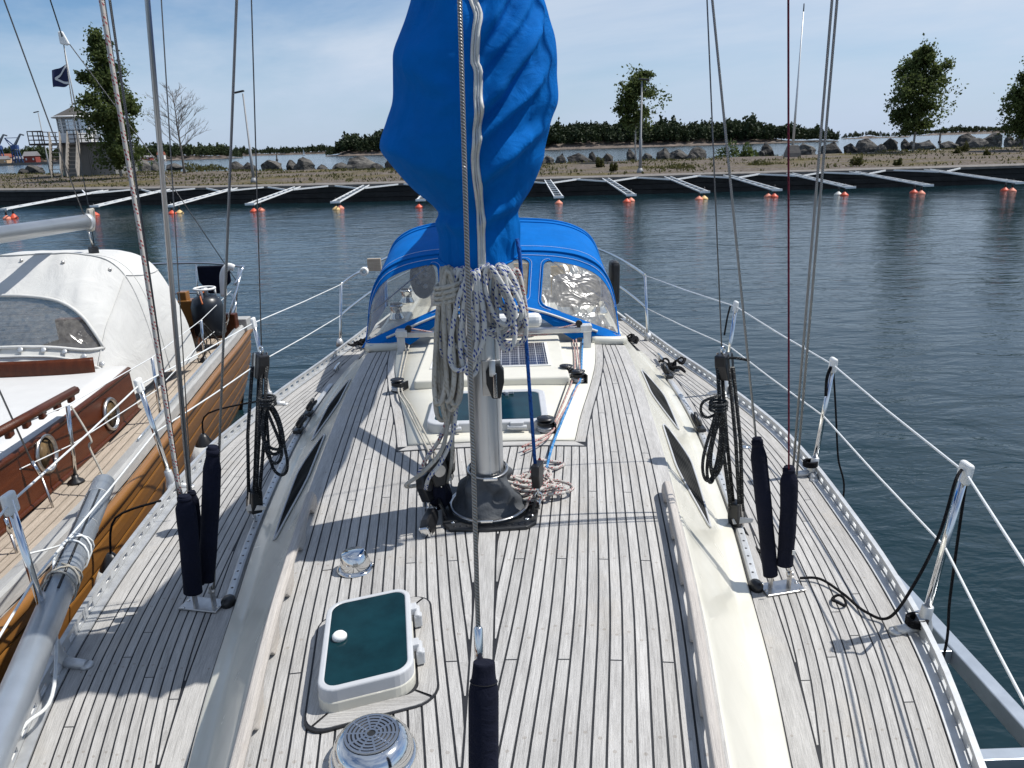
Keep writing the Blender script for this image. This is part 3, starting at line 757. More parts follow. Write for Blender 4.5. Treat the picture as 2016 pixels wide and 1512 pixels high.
# grab rails: scalloped teak bars
def grab(side):
    Y0, Y1, foot = 0.98, 2.66, 0.278
    n = 140; m1 = MB(); vv = []; ff = []; uvs = []
    feet = [Y1 - 0.05 - foot * k for k in range(7)]
    w = 0.016
    for i in range(n):
        Y = Y0 + (Y1 - Y0) * i / (n-1); x = Xr(Y) - 0.036
        d = min(abs(Y - f_) for f_ in feet); t = min(1, max(0, (d - 0.042) / 0.06)); lift = 0.042 * math.sin(t * math.pi / 2) ** 0.8
        if Y > feet[0]: lift = 0.0
        endz = 0.068 if Y < Y1 - 0.05 else 0.068 - 0.040 * ((Y - Y1 + 0.05) / 0.05) ** 2
        z0 = zr(x, Y) + 0.004 + lift; z1 = zr(x, Y) + 0.006 + endz
        sw = w * (1.0 if lift < 0.01 else 0.86)
        for dx, z in ((-sw, z0), (-w, z1 - 0.012), (-w * .55, z1), (w * .55, z1), (w, z1 - 0.012), (sw, z0)): vv.append((side * (x + dx), Y, z))
        if i:
            for j in range(6):
                q = ((i-1)*6+j, (i-1)*6+(j+1) % 6, i*6+(j+1) % 6, i*6+j); ff.append(q)
                Ya = Y0 + (Y1-Y0)*(i-1)/(n-1); Yb = Y0 + (Y1-Y0)*i/(n-1); uvs.append([(Ya, j*.02), (Ya, j*.02+.02), (Yb, j*.02+.02), (Yb, j*.02)])
    ff.append(tuple((n-1)*6 + j for j in range(6))); uvs.append([(0, 0)] * 6)
    m1.add(vv, ff, False, uvs); m1.build('grab_rail', M['teak_rail'], yacht, bevel=0.003)
grab(1); grab(-1)
# ================================================================== deck fittings of the yacht
def rrect(w, h, r, n=6):
    out = []
    for cx, cy, a0 in ((w-r, h-r, 0), (-w+r, h-r, 90), (-w+r, -h+r, 180), (w-r, -h+r, 270)):
        for k in range(n + 1):
            a = R(a0 + 90 * k / n); out.append((cx + r * math.cos(a), cy + r * math.sin(a)))
    return out
def ringmesh(mb, o, i, z0, z1, Mx, zi=None):
    n = len(o); zi = z1 if zi is None else zi
    vs_ = [Mx @ Vector((*p, z0)) for p in o] + [Mx @ Vector((*p, z1)) for p in o] + [Mx @ Vector((*p, zi)) for p in i] + [Mx @ Vector((*p, z0)) for p in i]
    fs = []
    for k in range(n):
        k2 = (k + 1) % n
        for a in range(3): fs.append((a*n+k, a*n+k2, (a+1)*n+k2, (a+1)*n+k))
    uvs = [[(vs_[i_].x + vs_[i_].y, vs_[i_].y - vs_[i_].x) for i_ in f] for f in fs]
    mb.add(vs_, fs, False, uvs)
# forward hatch: sits askew beside the centreline, following the planking
hc = Vector((-0.295, 1.688, zr(-0.3, 1.69)))
ex = Vector((math.cos(R(16.5)), math.sin(R(16.5)), 0.03)); ey = Vector((-math.sin(R(8.5)), math.cos(R(8.5)), 0))
HM = Matrix(((ex.x, ey.x, 0, hc.x), (ex.y, ey.y, 0, hc.y), (ex.z, ey.z, 1, hc.z), (0, 0, 0, 1)))
gw, gh = 0.100, 0.172
o = MB(); o.prism(rrect(0.163, 0.235, 0.062), 0.0, 0.0085, HM @ Matrix.Translation((0.012, -.004, 0))); fwd = o.build('forward_hatch', M['caulk'], yacht)
def rarc(t0, t1, w, h, r): return None
# teak surround: four mitred pieces
outer = rrect(0.157, 0.229, 0.058); inner = rrect(0.112, 0.186, 0.03)
L = len(outer)
for a in range(4):
    st = a * (L // 4) + (L // 8); idx = [(st + k) % L for k in range(L // 4 + 1)]
    po = [outer[i_] for i_ in idx]; pi_ = [inner[i_] for i_ in idx]
    po[0] = (po[0][0] * .995, po[0][1] * .995)
    mm = HM @ Matrix.Translation((0.012, -.004, 0)); s_ = MB()
    # leave a caulked mitre between the pieces
    def shrink(p, q, t=0.012): return (p[0] + (q[0]-p[0])*t, p[1] + (q[1]-p[1])*t)
    po[0] = shrink(po[0], po[1], .25); po[-1] = shrink(po[-1], po[-2], .25); pi_[0] = shrink(pi_[0], pi_[1], .4); pi_[-1] = shrink(pi_[-1], pi_[-2], .4)
    n = len(po)
    v = [mm @ Vector((*p, .0115)) for p in po] + [mm @ Vector((*p, .0115)) for p in pi_] + [mm @ Vector((*p, .004)) for p in po]
    f = []; uvs = []
    for k in range(n - 1):
        f.append((k, k+1, n+k+1, n+k)); f.append((2*n+k, 2*n+k+1, k+1, k))
        lu = (lambda i_: (v[i_].y, v[i_].x)) if a in (1, 3) else (lambda i_: (v[i_].x, v[i_].y))
        uvs.append([lu(i_) for i_ in (k, k+1, n+k+1, n+k)]); uvs.append([(0, 0)] * 4)
    s_.add(v, f, False, uvs); s_.build('surround_board', M['teak'], fwd)
m1 = MB(); ringmesh(m1, rrect(gw + .018, gh + .018, .05), rrect(gw + .004, gh + .004, .038), 0.0, 0.040, HM); m1.build('hatch_base', M['gelcoat'], fwd, bevel=0.004)
m1 = MB(); ringmesh(m1, rrect(gw + .016, gh + .016, .048), rrect(gw, gh, .034), 0.036, 0.074, HM, 0.076); m1.build('hatch_frame', M['grey_plastic'], fwd, bevel=0.005, seg=3)
m1 = MB(); m1.prism(rrect(gw + .002, gh + .002, .036), 0.055, 0.073, HM); m1.build('hatch_pane', M['hatch_glass'], fwd)
kn = HM @ Vector((-0.072, 0.012, 0.076))
m1 = MB(); m1.lathe([(0.019, -.003), (0.019, 0.006), (0.014, 0.012), (0.008, 0.011), (0.0, 0.009)], 20, Matrix.Translation(kn)); m1.build('hatch_knob', M['white_plastic'], fwd)
for yy in (-0.075, 0.085):
    m1 = MB()
    m1.box(HM @ Vector((gw + 0.020, yy + .012, 0.055)), (0.024, 0.030, 0.022), HM.to_3x3()); m1.box(HM @ Vector((gw + 0.034, yy - .012, 0.034)), (0.022, 0.020, 0.036), HM.to_3x3())
    m1.tube([HM @ Vector((gw + 0.032, yy - .022, 0.048)), HM @ Vector((gw + 0.032, yy + .028, 0.048))], 0.009, n=10)
    m1.build('hatch_hinge', M['grey_plastic'], fwd, bevel=0.003)

# midships hatch on the white panel
zc2 = zr(0, 3.5) + 0.008
H2 = Matrix.Translation((-0.018, 3.515, zc2))
m1 = MB(); ringmesh(m1, rrect(0.285, 0.245, .06), rrect(0.250, 0.205, .045), 0.0, 0.05, H2, 0.052); mid = m1.build('midships_hatch', M['grey_plastic'], yacht, bevel=0.008, seg=3)
m1 = MB(); m1.prism(rrect(0.252, 0.207, .046), 0.02, 0.048, H2); m1.build('hatch_pane', M['hatch_glass'], mid)
for xx in (-0.165, 0.135):
    m1 = MB(); m1.box(H2 @ Vector((xx, -.252, .035)), (.062, .03, .035)); m1.tube([H2 @ Vector((xx - .045, -.262, .03)), H2 @ Vector((xx + .045, -.262, .03))], .010, n=10); m1.build('hatch_hinge', M['grey_plastic'], mid, bevel=.003)
m1 = MB(); m1.box(H2 @ Vector((0.10, .185, .056)), (.05, .035, .014)); m1.box(H2 @ Vector((0.09, .16, .056)), (.016, .02, .02)); m1.build('hatch_latch', M['grey_plastic'], mid, bevel=.002)

# ventilators
vp = proof(697, 1128, 0.005); vx, vy = vp.x, vp.y + .03; vzz = zr(vx, vy) + 0.003
vent = MB().lathe([(0.058, 0.0), (0.06, 0.003), (0.052, 0.006), (0.047, 0.010)], 32, Matrix.Translation((vx, vy, vzz))).build('low_ventilator', M['steel'], yacht)
tilt = Matrix.Translation((vx, vy, vzz + 0.008)) @ Matrix.Rotation(R(-5), 4, 'Y')
MB().lathe([(0.047, 0.0), (0.048, 0.004), (0.046, 0.022), (0.040, 0.046), (0.035, 0.052), (0.0, 0.054)], 36, tilt).build('vent_cowl', M['steel'], vent)
for k in range(3):
    a = R(20 + 120 * k); MB().lathe([(0.005, 0.004), (0.004, 0.007), (0.0, 0.008)], 8, Matrix.Translation((vx + .054 * math.cos(a), vy + .054 * math.sin(a), vzz))).build('screw', M['steel_dull'], vent)
bp_ = Vector((-0.228, 1.345, 0)); bp_.z = zr(bp_.x, bp_.y) + 0.003
big = MB().lathe([(0.095, 0.0), (0.097, 0.004), (0.090, 0.010)], 40, Matrix.Translation(bp_)).build('mushroom_ventilator', M['steel'], yacht)
MB().lathe([(0.088, 0.006), (0.089, 0.016), (0.084, 0.036), (0.072, 0.052), (0.058, 0.058)], 48, Matrix.Translation(bp_)).build('vent_dome', M['steel'], big)
gz = 0.060
MB().lathe([(0.060, gz - .003), (0.058, gz), (0.0, gz)], 40, Matrix.Translation(bp_)).build('vent_grille', M['black_plate'], big)
spk = MB()
for rr in (0.012, 0.021, 0.030, 0.039, 0.048, 0.056):
    ringmesh(spk, [(rr * math.cos(2*math.pi*k/40) + .0026 * math.cos(2*math.pi*k/40), (rr + .0026) * math.sin(2*math.pi*k/40)) for k in range(40)],
             [((rr - .0026) * math.cos(2*math.pi*k/40), (rr - .0026) * math.sin(2*math.pi*k/40)) for k in range(40)], gz - .001, gz + .0022, Matrix.Translation(bp_))
for k in range(10):
    a = 2 * math.pi * k / 10; d = Vector((math.cos(a), math.sin(a), 0))
    spk.box(bp_ + d * 0.034 + Vector((0, 0, gz + .001)), (.048, .0045, .0022), Matrix.Rotation(a, 3, 'Z'))
spk.build('grille_ribs', M['alu'], big)

# ------------------------------------------------------------------ mast, boot, plate
MX, MY = 0.003, 2.515
zm = zr(0, MY) + 0.004
def ell(rx, ry, n=40): return [(rx * math.cos(2*math.pi*k/n), ry * math.sin(2*math.pi*k/n)) for k in range(n)]
m1 = MB(); pts = ell(0.058, 0.082)
vv = []; ff = []
zs = [zm, 2.0, 2.6, 4.0, 7.0, 13.0]
for z in zs: vv += [(MX + a, MY + b_, z) for a, b_ in pts]
nn = len(pts)
for i in range(len(zs) - 1):
    for k in range(nn): ff.append((i*nn+k, i*nn+(k+1) % nn, (i+1)*nn+(k+1) % nn, (i+1)*nn+k))
m1.add(vv, ff, True); mast = m1.build('mast', M['alu_mast'], yacht)
m1 = MB(); m1.box((MX + 0.012, MY - 0.081, 2.2), (0.004, 0.004, 1.1)); m1.box((MX + 0.046, MY - 0.053, 2.2), (0.004, 0.004, 1.1)); m1.build('mast_seam', M['alu_dull'], mast)
# spreaders high above
for sgn in (-1, 1):
    MB().tube([Vector((MX + sgn * .05, MY, 6.2)), Vector((sgn * 1.02, MY + 0.1, 6.28))], 0.03, n=10, flat=0.4).build('spreader', M['alu'], mast)
# halyard exit / cam jammer on the front of the mast
c = py(968, 748, MY - 0.085); jm = MB(); jm.box(c + Vector((0, .004, .006)), (.064, .008, .125)); jam = jm.build('halyard_jammer', M['steel_dull'], mast, bevel=.003)
jm = MB(); jm.prism([(-.030, .035), (-.018, .055), (.018, .055), (.030, .035), (.030, -.005), (.016, -.062), (-.012, -.062), (-.030, -.01)], -.022, .012, Matrix.Translation(c + Vector((0.012, -.006, 0))) @ Matrix.Rotation(R(90), 4, 'X')); jm.build('jammer_body', M['black_plastic'], jam, bevel=.004)
jm = MB(); jm.box(c + Vector((.012, -.032, -.01)), (.013, .004, .085)); jm.build('jammer_arm', M['steel'], jam, bevel=.002)
jm = MB(); jm.lathe([(.028, -.010), (.030, 0), (.028, .010)], 20, Matrix.Translation(c + Vector((.004, -.012, .045))) @ Matrix.Rotation(R(90), 4, 'Y')); jm.build('jammer_wheel', M['white_plastic'], jam)
# base plate
plate = MB()
poly = [(-.160, -.13), (-.135, -.175), (0.0, -.186), (.135, -.175), (.168, -.14), (.195, .10), (.16, .17), (-.15, .17), (-.185, .09)]
plate.prism(poly, 0.0, 0.014, Matrix.Translation((MX, MY, zm - .002)))
bplate = plate.build('mast_collar_plate', M['black_plate'], yacht, bevel=.004)
hm = MB(); hm.lathe([(.0055, 0), (.0055, .0006), (0, .0006)], 10); hme = hm.mesh('plate_hole', M['caulk'])
for (x, y) in [(.02 + .022 * k, -.160 + .001 * k) for k in range(6)] + [(-.05 - .022 * k, -.158) for k in range(4)]:
    h = bpy.data.objects.new('plate_hole', hme); COL.objects.link(h); h.location = (MX + x, MY + y, zm + .0125); setparent(h, bplate)
for (x, y) in ((.135, -.12), (.152, -.095), (-.125, -.13)):
    MB().lathe([(.010, 0), (.008, .004), (0, .0045)], 12, Matrix.Translation((MX + x, MY + y, zm + .012))).build('plate_bolt', M['steel'], bplate)
for sgn in (-1, 1):
    ang = R(14) * sgn
    pl = MB(); Mx_ = Matrix.Translation((MX + sgn * .178, MY + .02, zm + .045)) @ Matrix.Rotation(ang * -.6, 4, 'Z') @ Matrix.Rotation(sgn * R(18), 4, 'Y')
    # perforated upright: two rails and rungs
    for zz in (-.028, .028): pl.box(Mx_ @ Vector((0, 0, zz)), (.007, .27, .014), Mx_.to_3x3())
    for k in range(8): pl.box(Mx_ @ Vector((0, -.122 + k * .035, 0)), (.007, .012, .045), Mx_.to_3x3())
    pl.build('halyard_organiser_plate', M['black_plate'], bplate, bevel=.001)
# boot: wrinkled skirt clamped round the mast
bt = MB()
def bootfn(u, v):
    th = 2 * math.pi * u; z = v * 0.155
    rx = 0.138 - 0.071 * (v ** 0.55) + (0.004 if v < .06 else 0); ry = rx + 0.010 + .012 * v
    w = 0.014 * math.sin(th * 4 + 1.3 + v * 5) * math.sin(v * math.pi) + 0.024 * nz((math.cos(th) * 2.2, math.sin(th) * 2.2, v * 3.2)) * math.sin(v * math.pi) ** .5
    if v > .8: w *= max(0, (1 - v) / .2)
    return Vector((MX + (rx + w) * math.cos(th), MY + (ry + w) * math.sin(th), zm + .012 + z))
bt.grid(bootfn, 73, 26, True, flip=False); boot = bt.build('mast_boot', M['boot'], yacht)
def clamp(z, rx, ry, r): return MB().tube([Vector((MX + rx * math.cos(a), MY + ry * math.sin(a), z)) for a in [2*math.pi*k/48 for k in range(48)]], r, n=8, closed=True, flat=2.2)
clamp(zm + .024, .142, .152, .0035).build('boot_clamp', M['steel_dull'], boot)
clamp(zm + .158, .069, .090, .0032).build('boot_clamp', M['steel_dull'], boot)
for bx_ in (((MX + .012, MY - .099, zm + .158), (.05, .010, .012)), ((MX - .005, MY - .156, zm + .026), (.045, .010, .012))): MB().box(*bx_).build('clamp_screw', M['steel'], boot, bevel=.003)

# ------------------------------------------------------------------ traveller track in front of the hood
A, B = Vector((-0.635, 4.80, 1.655)), Vector((0.62, 4.80, 1.655))
m1 = MB(); m1.box((A + B) / 2, ((B - A).length, .05, .036)); trav = m1.build('mainsheet_traveller', M['alu'], yacht, bevel=.006)
for p, s_ in ((A, -1), (B, 1)):
    m1 = MB(); m1.box(p + Vector((-s_ * .03, -.008, .012)), (.075, .07, .045)); m1.build('traveller_end', M['alu_dull'], trav, bevel=.006)
    m1 = MB(); m1.box(p + Vector((-s_ * .02, 0, -.075)), (.05, .012, .15)); m1.build('traveller_leg', M['alu_dull'], trav)
    m1 = MB(); m1.lathe([(.022, -.012), (.022, .012)], 16, Matrix.Translation(p + Vector((-s_ * .075, -.01, .04))) @ Matrix.Rotation(R(90), 4, 'X')); m1.build('traveller_sheave', M['black_plastic'], trav)
for k, s_ in enumerate((-1, 1)):
    for d in (0, .022):
        a = Vector((s_ * .56, 4.785, 1.70 - d)); b_ = Vector((s_ * .02, 4.775, 1.665 - d))
        q = MB().tube(spline([a, (a + b_) / 2 + Vector((0, 0, -.03)), b_], 10), .005, n=8).build('traveller_line', M['rope_pink'], trav)

# ------------------------------------------------------------------ deck organisers on the white panel
def organiser(px_, py_, n=2, turn=0.0, sc=1.0):
    p = pz(px_, py_, zr(0.4, 3.6) + 0.01)
    p.z = zr(p.x, p.y) + .01
    base = MB(); base.box(p + Vector((.0, 0, .004)), (.07 * sc, .06 * sc, .008), Matrix.Rotation(turn, 3, 'Z'))
    o_ = base.build('deck_organiser', M['black_plastic'], yacht, bevel=.002)
    for k in range(n):
        c_ = p + Vector((-.004, 0, .018 + .026 * k))
        MB().lathe([(.0, -.009), (.036 * sc, -.009), (.038 * sc, -.005), (.030 * sc, 0), (.038 * sc, .005), (.036 * sc, .009), (0, .009)], 24, Matrix.Translation(c_)).build('sheave', M['grey_plastic'] if k == 0 else M['black_plastic'], o_)
    MB().lathe([(.040 * sc, 0), (.040 * sc, .004), (.012, .006), (0, .006)], 24, Matrix.Translation(p + Vector((-.004, 0, .012 + .026 * n)))).build('organiser_cap', M['black_plastic'], o_)
    ck = MB(); ck.box(p + Vector((.034 * sc, 0, .026)), (.008, .07 * sc, .05), Matrix.Rotation(turn, 3, 'Z')); ck.build('organiser_cheek', M['black_plastic'], o_, bevel=.002)
    return p
g1 = organiser(1076, 852, 2, .2); g2 = organiser(1116, 742, 2, .3, .95); g3 = organiser(1140, 752, 2, .3, .95); g4 = organiser(785, 768, 2, 2.6, .95)

# ------------------------------------------------------------------ stanchions and guard wires
st_r = [(1.21, 1.18, 1.25, 1.75), (1.506, 2.253, 1.568, 1.757), (1.628, 3.553, 1.676, 1.747), (1.545, 4.90, 1.59, 1.765)]
st_l = [(1.19, 1.10, 1.22, 1.78), (1.476, 2.198, 1.508, 1.775), (1.690, 3.632, 1.768, 1.725), (1.56, 4.95, 1.61, 1.74)]
push = [(1.30, 6.42, 1.26, 1.722), (1.42, 6.55, 1.36, 1.70)]
def stanchion(x0, y, x1, z1, sgn, cap=True):
    b0 = Vector((sgn * (x0 - .0), y, ZD + .02)); t = Vector((sgn * x1, y, z1)); d = (t - b0).normalized()
    s_ = MB().tube([b0, t], .0125, n=14).build('stanchion', M['steel'], yacht)
    f = MB(); f.lathe([(.034, -.02), (.032, 0), (.021, .03), (.019, .075), (.017, .078)], 16, frame(b0, d))
    inb = Vector((-sgn, 0, 0))
    for off in ((-.10 * sgn, -.012), (-.02 * sgn, -.075)):
        f.tube([b0 + Vector((0, 0, -.008)), b0 + Vector((off[0], off[1], -.012))], [.022, .017], n=10, flat=1.0)
        f.lathe([(.022, 0), (.022, .012), (.012, .016), (0, .016)], 14, Matrix.Translation(b0 + Vector((off[0], off[1], -.021))))
    f.build('stanchion_base', M['alu_dull'], s_)
    if cap:
        c_ = MB(); c_.box(t + d * -.012, (.024, .058, .074), rotm(d)); c_.build('stanchion_cap', M['white_plastic'], s_, bevel=.010, seg=3)
    return b0, t
for sgn, tab in ((1, st_r), (-1, st_l)):
    tops, mids = [], []
    for (x0, y, x1, z1) in tab:
        b0, t = stanchion(x0, y, x1, z1, sgn); tops.append(t + Vector((0, 0, -.012))); mids.append(b0 + (t - b0) * (.52))
    q = push[0] if sgn > 0 else push[1]
    b0 = Vector((sgn * q[0], q[1], ZD + .0)); t = Vector((sgn * q[2], q[1], q[3])); tops.append(t); mids.append(b0 + (t - b0) * .5)
    # pushpit: tubes carry on aft
    aft_t = [t, t + Vector((-.03 * sgn, .4, .01)), t + Vector((-.13 * sgn, 1.2, .02)), t + Vector((-.35 * sgn, 2.3, .02))]
    aft_m = [mids[-1], mids[-1] + Vector((-.03 * sgn, .4, .01)), mids[-1] + Vector((-.12 * sgn, 1.2, .02)), mids[-1] + Vector((-.33 * sgn, 2.3, .02))]
    pp = MB(); pp.tube([b0, b0 + (t - b0) * .12, t], .0125, n=10); pp.tube(spline(aft_t, 5), .0125, n=10); pp.tube(spline(aft_m, 5), .011, n=10)
    pp.tube([Vector((aft_t[3].x, aft_t[3].y, ZD)), aft_t[3]], .0125, n=10)
    pu = pp.build('pushpit', M['steel'], yacht)
    MB().lathe([(.035, -.02), (.03, .02), (.018, .05)], 14, Matrix.Translation(b0 + Vector((0, 0, .02)))).build('pushpit_foot', M['alu_dull'], pu)
    for nm, seq in (('upper', tops), ('lower', mids)):
        sag = []
        for a, b_ in zip(seq[:-1], seq[1:]):
            sag += [a, (a + b_) / 2 + Vector((0, 0, -.006))]
        sag.append(seq[-1])
        MB().tube(sag, .0042, n=8).build('guard_wire', M['lifeline'], yacht)

# ------------------------------------------------------------------ chainplates, shrouds, stays
def chainplate(sgn):
    p = Vector((sgn * 1.11, 2.53, ZD + .003))
    m1 = MB(); m1.box(p + Vector((0, 0, .004)), (.16, .085, .008), Matrix.Rotation(sgn * R(12), 3, 'Z')); cp = m1.build('chainplate', M['steel_dull'], yacht, bevel=.003)
    for dx in (-.042, .028):
        m1 = MB(); m1.box(p + Vector((sgn * dx, 0, .045)), (.008, .03, .085)); m1.lathe([(.011, -.012), (.011, .012)], 12, Matrix.Translation(p + Vector((sgn * dx, 0, .062))) @ Matrix.Rotation(R(90), 4, 'Y')); m1.build('toggle', M['steel_dull'], cp, bevel=.002)
    for dx, dy in ((-.065, -.025), (.065, -.025), (.065, .025), (-.065, .025)):
        MB().lathe([(.007, 0), (.006, .003), (0, .0035)], 10, Matrix.Translation(p + Vector((dx, dy, .008)))).build('plate_bolt', M['steel'], cp)
chainplate(1); chainplate(-1)
def stay(a, b_, r, mat, name='shroud', n=8): return MB().tube([Vector(a), Vector(b_)], r, n=n).build(name, mat, yacht)
def ext(a, b_, k): a, b_ = Vector(a), Vector(b_); return a + (b_ - a) * k
YS = 2.53
# right hand side
a = Vector((1.06, YS, ZD + .07)); stay(a, ext(py(1492, 865, YS), py(1405, 0, YS + .05), 3.0), .0042, M['wire'])
a = Vector((1.135, YS, ZD + .07)); stay(py(1555, 1000, YS), ext(py(1556, 920, YS), py(1634, 0, YS + .03), 2.6), .0045, M['wire'])
stay(py(1563, 1000, YS + .02), ext(py(1567, 920, YS), py(1646, 0, YS + .03), 2.6), .0045, M['wire'])
# left hand side
stay(Vector((-1.06, YS, ZD + .07)), ext(py(419, 885, YS), py(456, 0, YS + .05), 3.0), .0046, M['wire'])
stay(py(352, 985, YS), ext(py(350, 960, YS), py(206, 0, YS + .03), 2.6), .0042, M['wire'])
stay(py(358, 985, YS + .03), ext(py(357, 960, YS + .03), py(218, 0, YS + .06), 2.6), .0042, M['wire_dark'])
stay(py(374, 985, YS + .05), ext(py(372, 965, YS + .05), py(290, 0, YS + .05), 2.6), .0085, M['alu'], n=12)
stay(py(378, 985, YS + .09), ext(py(380, 965, YS + .09), py(320, 0, YS + .09), 2.6), .0022, M['wire'])
# inner forestay with its swaged terminal
fa, fb = py(948, 1450, 1.13), None
p1 = py(943, 1290, 1.2); p2 = py(905, 0, 1.52); top = ext(p1, p2, 3.2)
st_ = stay(ext(p1, p2, -.25), top, .0046, M['wire'], 'inner_forestay')
MB().tube([ext(p1, p2, -.06), ext(p1, p2, .042), ext(p1, p2, .046)], [.0088, .0088, .005], n=12).build('swaged_terminal', M['steel'], st_)
# thin running lines up to the tackles
stay(py(515, 690, 3.35), ext(py(515, 690, 3.35), py(495, 0, 3.30), 2.4), .0028, M['wire_dark'], 'tackle_wire')
stay(py(1421, 690, 3.02), ext(py(1421, 690, 3.02), py(1392, 0, 3.0), 2.4), .0028, M['wire_dark'], 'tackle_wire')

# ------------------------------------------------------------------ loose things on the yacht: each a thing of its own
def line_thing(name, label, cat, pts, r, mat, n=8):
    return tag(MB().tube(pts, r, n=n).build(name, mat), label, cat)
line_thing('halyard', 'white halyard with red flecks running up beside the left shrouds', 'rope', [py(356, 972, 2.47), py(350, 950, 2.46), py(272, 440, 2.46), py(199, 0, 2.46), ext(py(350, 950, 2.46), py(199, 0, 2.46), 2.4)], .0068, M['rope_red'], 10)
line_thing('halyard', 'thin double crimson line beside the right shrouds', 'rope', [py(1553, 930, 2.51), py(1553, 900, 2.5), py(1552, 0, 2.53), ext(py(1553, 900, 2.5), py(1552, 0, 2.53), 2.4)], .0034, M['rope_crimson'])
# shroud covers: padded navy canvas sleeves
def cover(label, axis_px, rad, Y, mat=M['navy'], sq=.8, seed=0):
    P = spline([py(x, y, Y) for x, y in axis_px], 9); m = len(P)
    rs = []
    for i in range(m):
        t = i / (m - 1)
        r = rad * (0.56 + .44 * min(1, max(0, t - .05) / .10)) * (1 - .06 * t)
        r *= 1 + .018 * math.sin(t * 17 + seed)
        rs.append(r)
    c_ = MB().tube(P, rs, n=18, flat=sq)
    o_ = c_.build('shroud_cover', mat); tag(o_, label, 'shroud cover', 'navy shroud covers')
    hem = MB().tube([P[1] + (P[0]-P[1]) * .2, P[2]], rad * .70, n=18, flat=sq); hem.build('cover_hem', mat, o_)
    return o_
cover('taller navy canvas sleeve on the right shroud nearer the mast', [(1490, 862), (1500, 960), (1510, 1060), (1517, 1132)], .030, YS - .0, seed=1)
cv = cover('shorter navy canvas sleeve on the outer right shroud with white tag', [(1553, 918), (1553, 990), (1549, 1060), (1545, 1112)], .032, YS - .01, seed=4)
q = py(1563, 1088, YS - .045); m1 = MB(); m1.box(q, (.012, .003, .018)); m1.build('maker_tag', M['white_plastic'], cv)
cover('taller navy canvas sleeve on the left shroud nearer the mast', [(419, 878), (415, 990), (410, 1080), (406, 1142)], .033, YS, seed=2)
cover('navy canvas sleeve in front on the outer left shrouds', [(362, 975), (370, 1040), (376, 1110), (380, 1166)], .036, YS - .07, seed=3)
cover('slim navy sleeve squeezed between two wider sleeves on the left', [(377, 966), (384, 1020), (388, 1090), (392, 1150)], .022, YS + .04, seed=6)
P = spline([py(953, 1303, 1.18), py(952, 1370, 1.165), py(952, 1450, 1.15), py(952, 1560, 1.13), py(952, 1640, 1.12)], 8)
rs = [.020, .0205, .021, .0215, .0225, .024, .0262, .0275] + [.0282] * 40
fc = MB().tube(P, [rs[i] for i in range(len(P))], n=20, flat=.8).build('forestay_cover', M['navy'])
tag(fc, 'navy canvas sleeve on the inner forestay at the bottom of the picture', 'shroud cover')
MB().tube([P[5], P[5] + (P[6] - P[5]) * .08], .0262, n=20, flat=.8).build('stitch_line', M['black_plastic'], fc)
# ================================================================== sail cover
rows = [0, 37, 74, 111, 148, 200, 237, 289, 315, 370, 415, 437, 463, 518]
xl = [811, 800, 787, 776, 775, 774, 763, 749, 764, 813, 864, 858, 864, 866]
xr_ = [1070, 1081, 1092, 1096, 1096, 1098, 1085, 1073, 1069, 1046, 1020, 1024, 1024, 1023]
CY = 2.50
tabL, tabR = [], []
for y, a, b_ in zip(rows, xl, xr_):
    pa, pb = py(a, y, CY), py(b_, y, CY); tabL.append((pa.z, pa.x)); tabR.append((pb.z, pb.x))
tabL = sorted(tabL); tabR = sorted(tabR)
Lf, Rf = interp(tabL), interp(tabR)
zlo, zhi = min(tabL[0][0], tabR[0][0]), max(tabL[-1][0], tabR[-1][0])
ZT = 4.1
def cover_hw(z):
    if z <= zhi: return Lf(z), Rf(z)
    t = (z - zhi) / (ZT - zhi); a, b_ = Lf(zhi), Rf(zhi)
    return a + (-.09 - a) * t, b_ + (.09 - b_) * t
def fold(a, z):
    # a: angle from the front (0), + to the right. Creases fan out from the zip.
    side = 1 if a > 0 else -1; u = abs(a)
    d = 0.0
    if side > 0:
        for (z0, sl, amp, w) in ((2.57, .10, .020, .030), (2.66, .22, .022, .034), (2.76, .30, .016, .035), (2.86, .34, .026, .045), (2.98, .30, .014, .030), (3.06, .36, .024, .045), (3.18, .30, .016, .04)):
            q = (z - (z0 + sl * min(u, 1.3) - .05 * u * u)) / w
            d += 1.7 * amp * (.55 * math.exp(-q * q) + .55 * math.exp(-(math.sqrt(q * q + .16) - .4) * 1.5) - .5 * math.exp(-(q + 1.3) ** 2)) * min(1, u / .25) * (1.25 - .45 * u)
    else:
        for (z0, sl, amp, w) in ((2.55, .04, .012, .025), (2.60, .02, .014, .05), (2.70, .10, .014, .03), (2.78, -.06, .020, .05), (2.92, .12, .016, .04), (3.02, .05, .014, .06), (3.14, .14, .014, .035)):
            q = (z - (z0 + sl * u)) / w; d += amp * math.exp(-q * q) * min(1, u / .3)
    d += .012 * nz((a * 1.6, z * 7, 3.1)) + .005 * nz((a * 5, z * 22, 9.1))
    return d
def hem(a):  # bottom edge height as a function of angle
    return py(945, 541, 2.33).z + (.05 * (1 - math.cos(a)) if a > 0 else .03 * (1 - math.cos(a)))
def cov_pt(a, z):
    l, r = cover_hw(z); xc, hw = (l + r) / 2, (r - l) / 2
    dep = min(.27, .11 + .85 * max(0, hw - .13)) if z < 3.4 else .2
    x = xc + hw * math.sin(a); ca = math.cos(a)
    y = CY - .02 - dep * (ca ** 1.4 if ca > 0 else ca * .9)
    n = Vector((math.sin(a), -ca, 0)); d = fold(a, z) * (1 if abs(a) < 1.5 else max(0, 1 - (abs(a) - 1.5) * 2))
    edge = max(0.0, math.cos(a)) if abs(a) > .9 else 1.0
    return Vector((x, y, z)) + n * (d - .012) * edge
nu, nv = 150, 150
sc_ = MB()
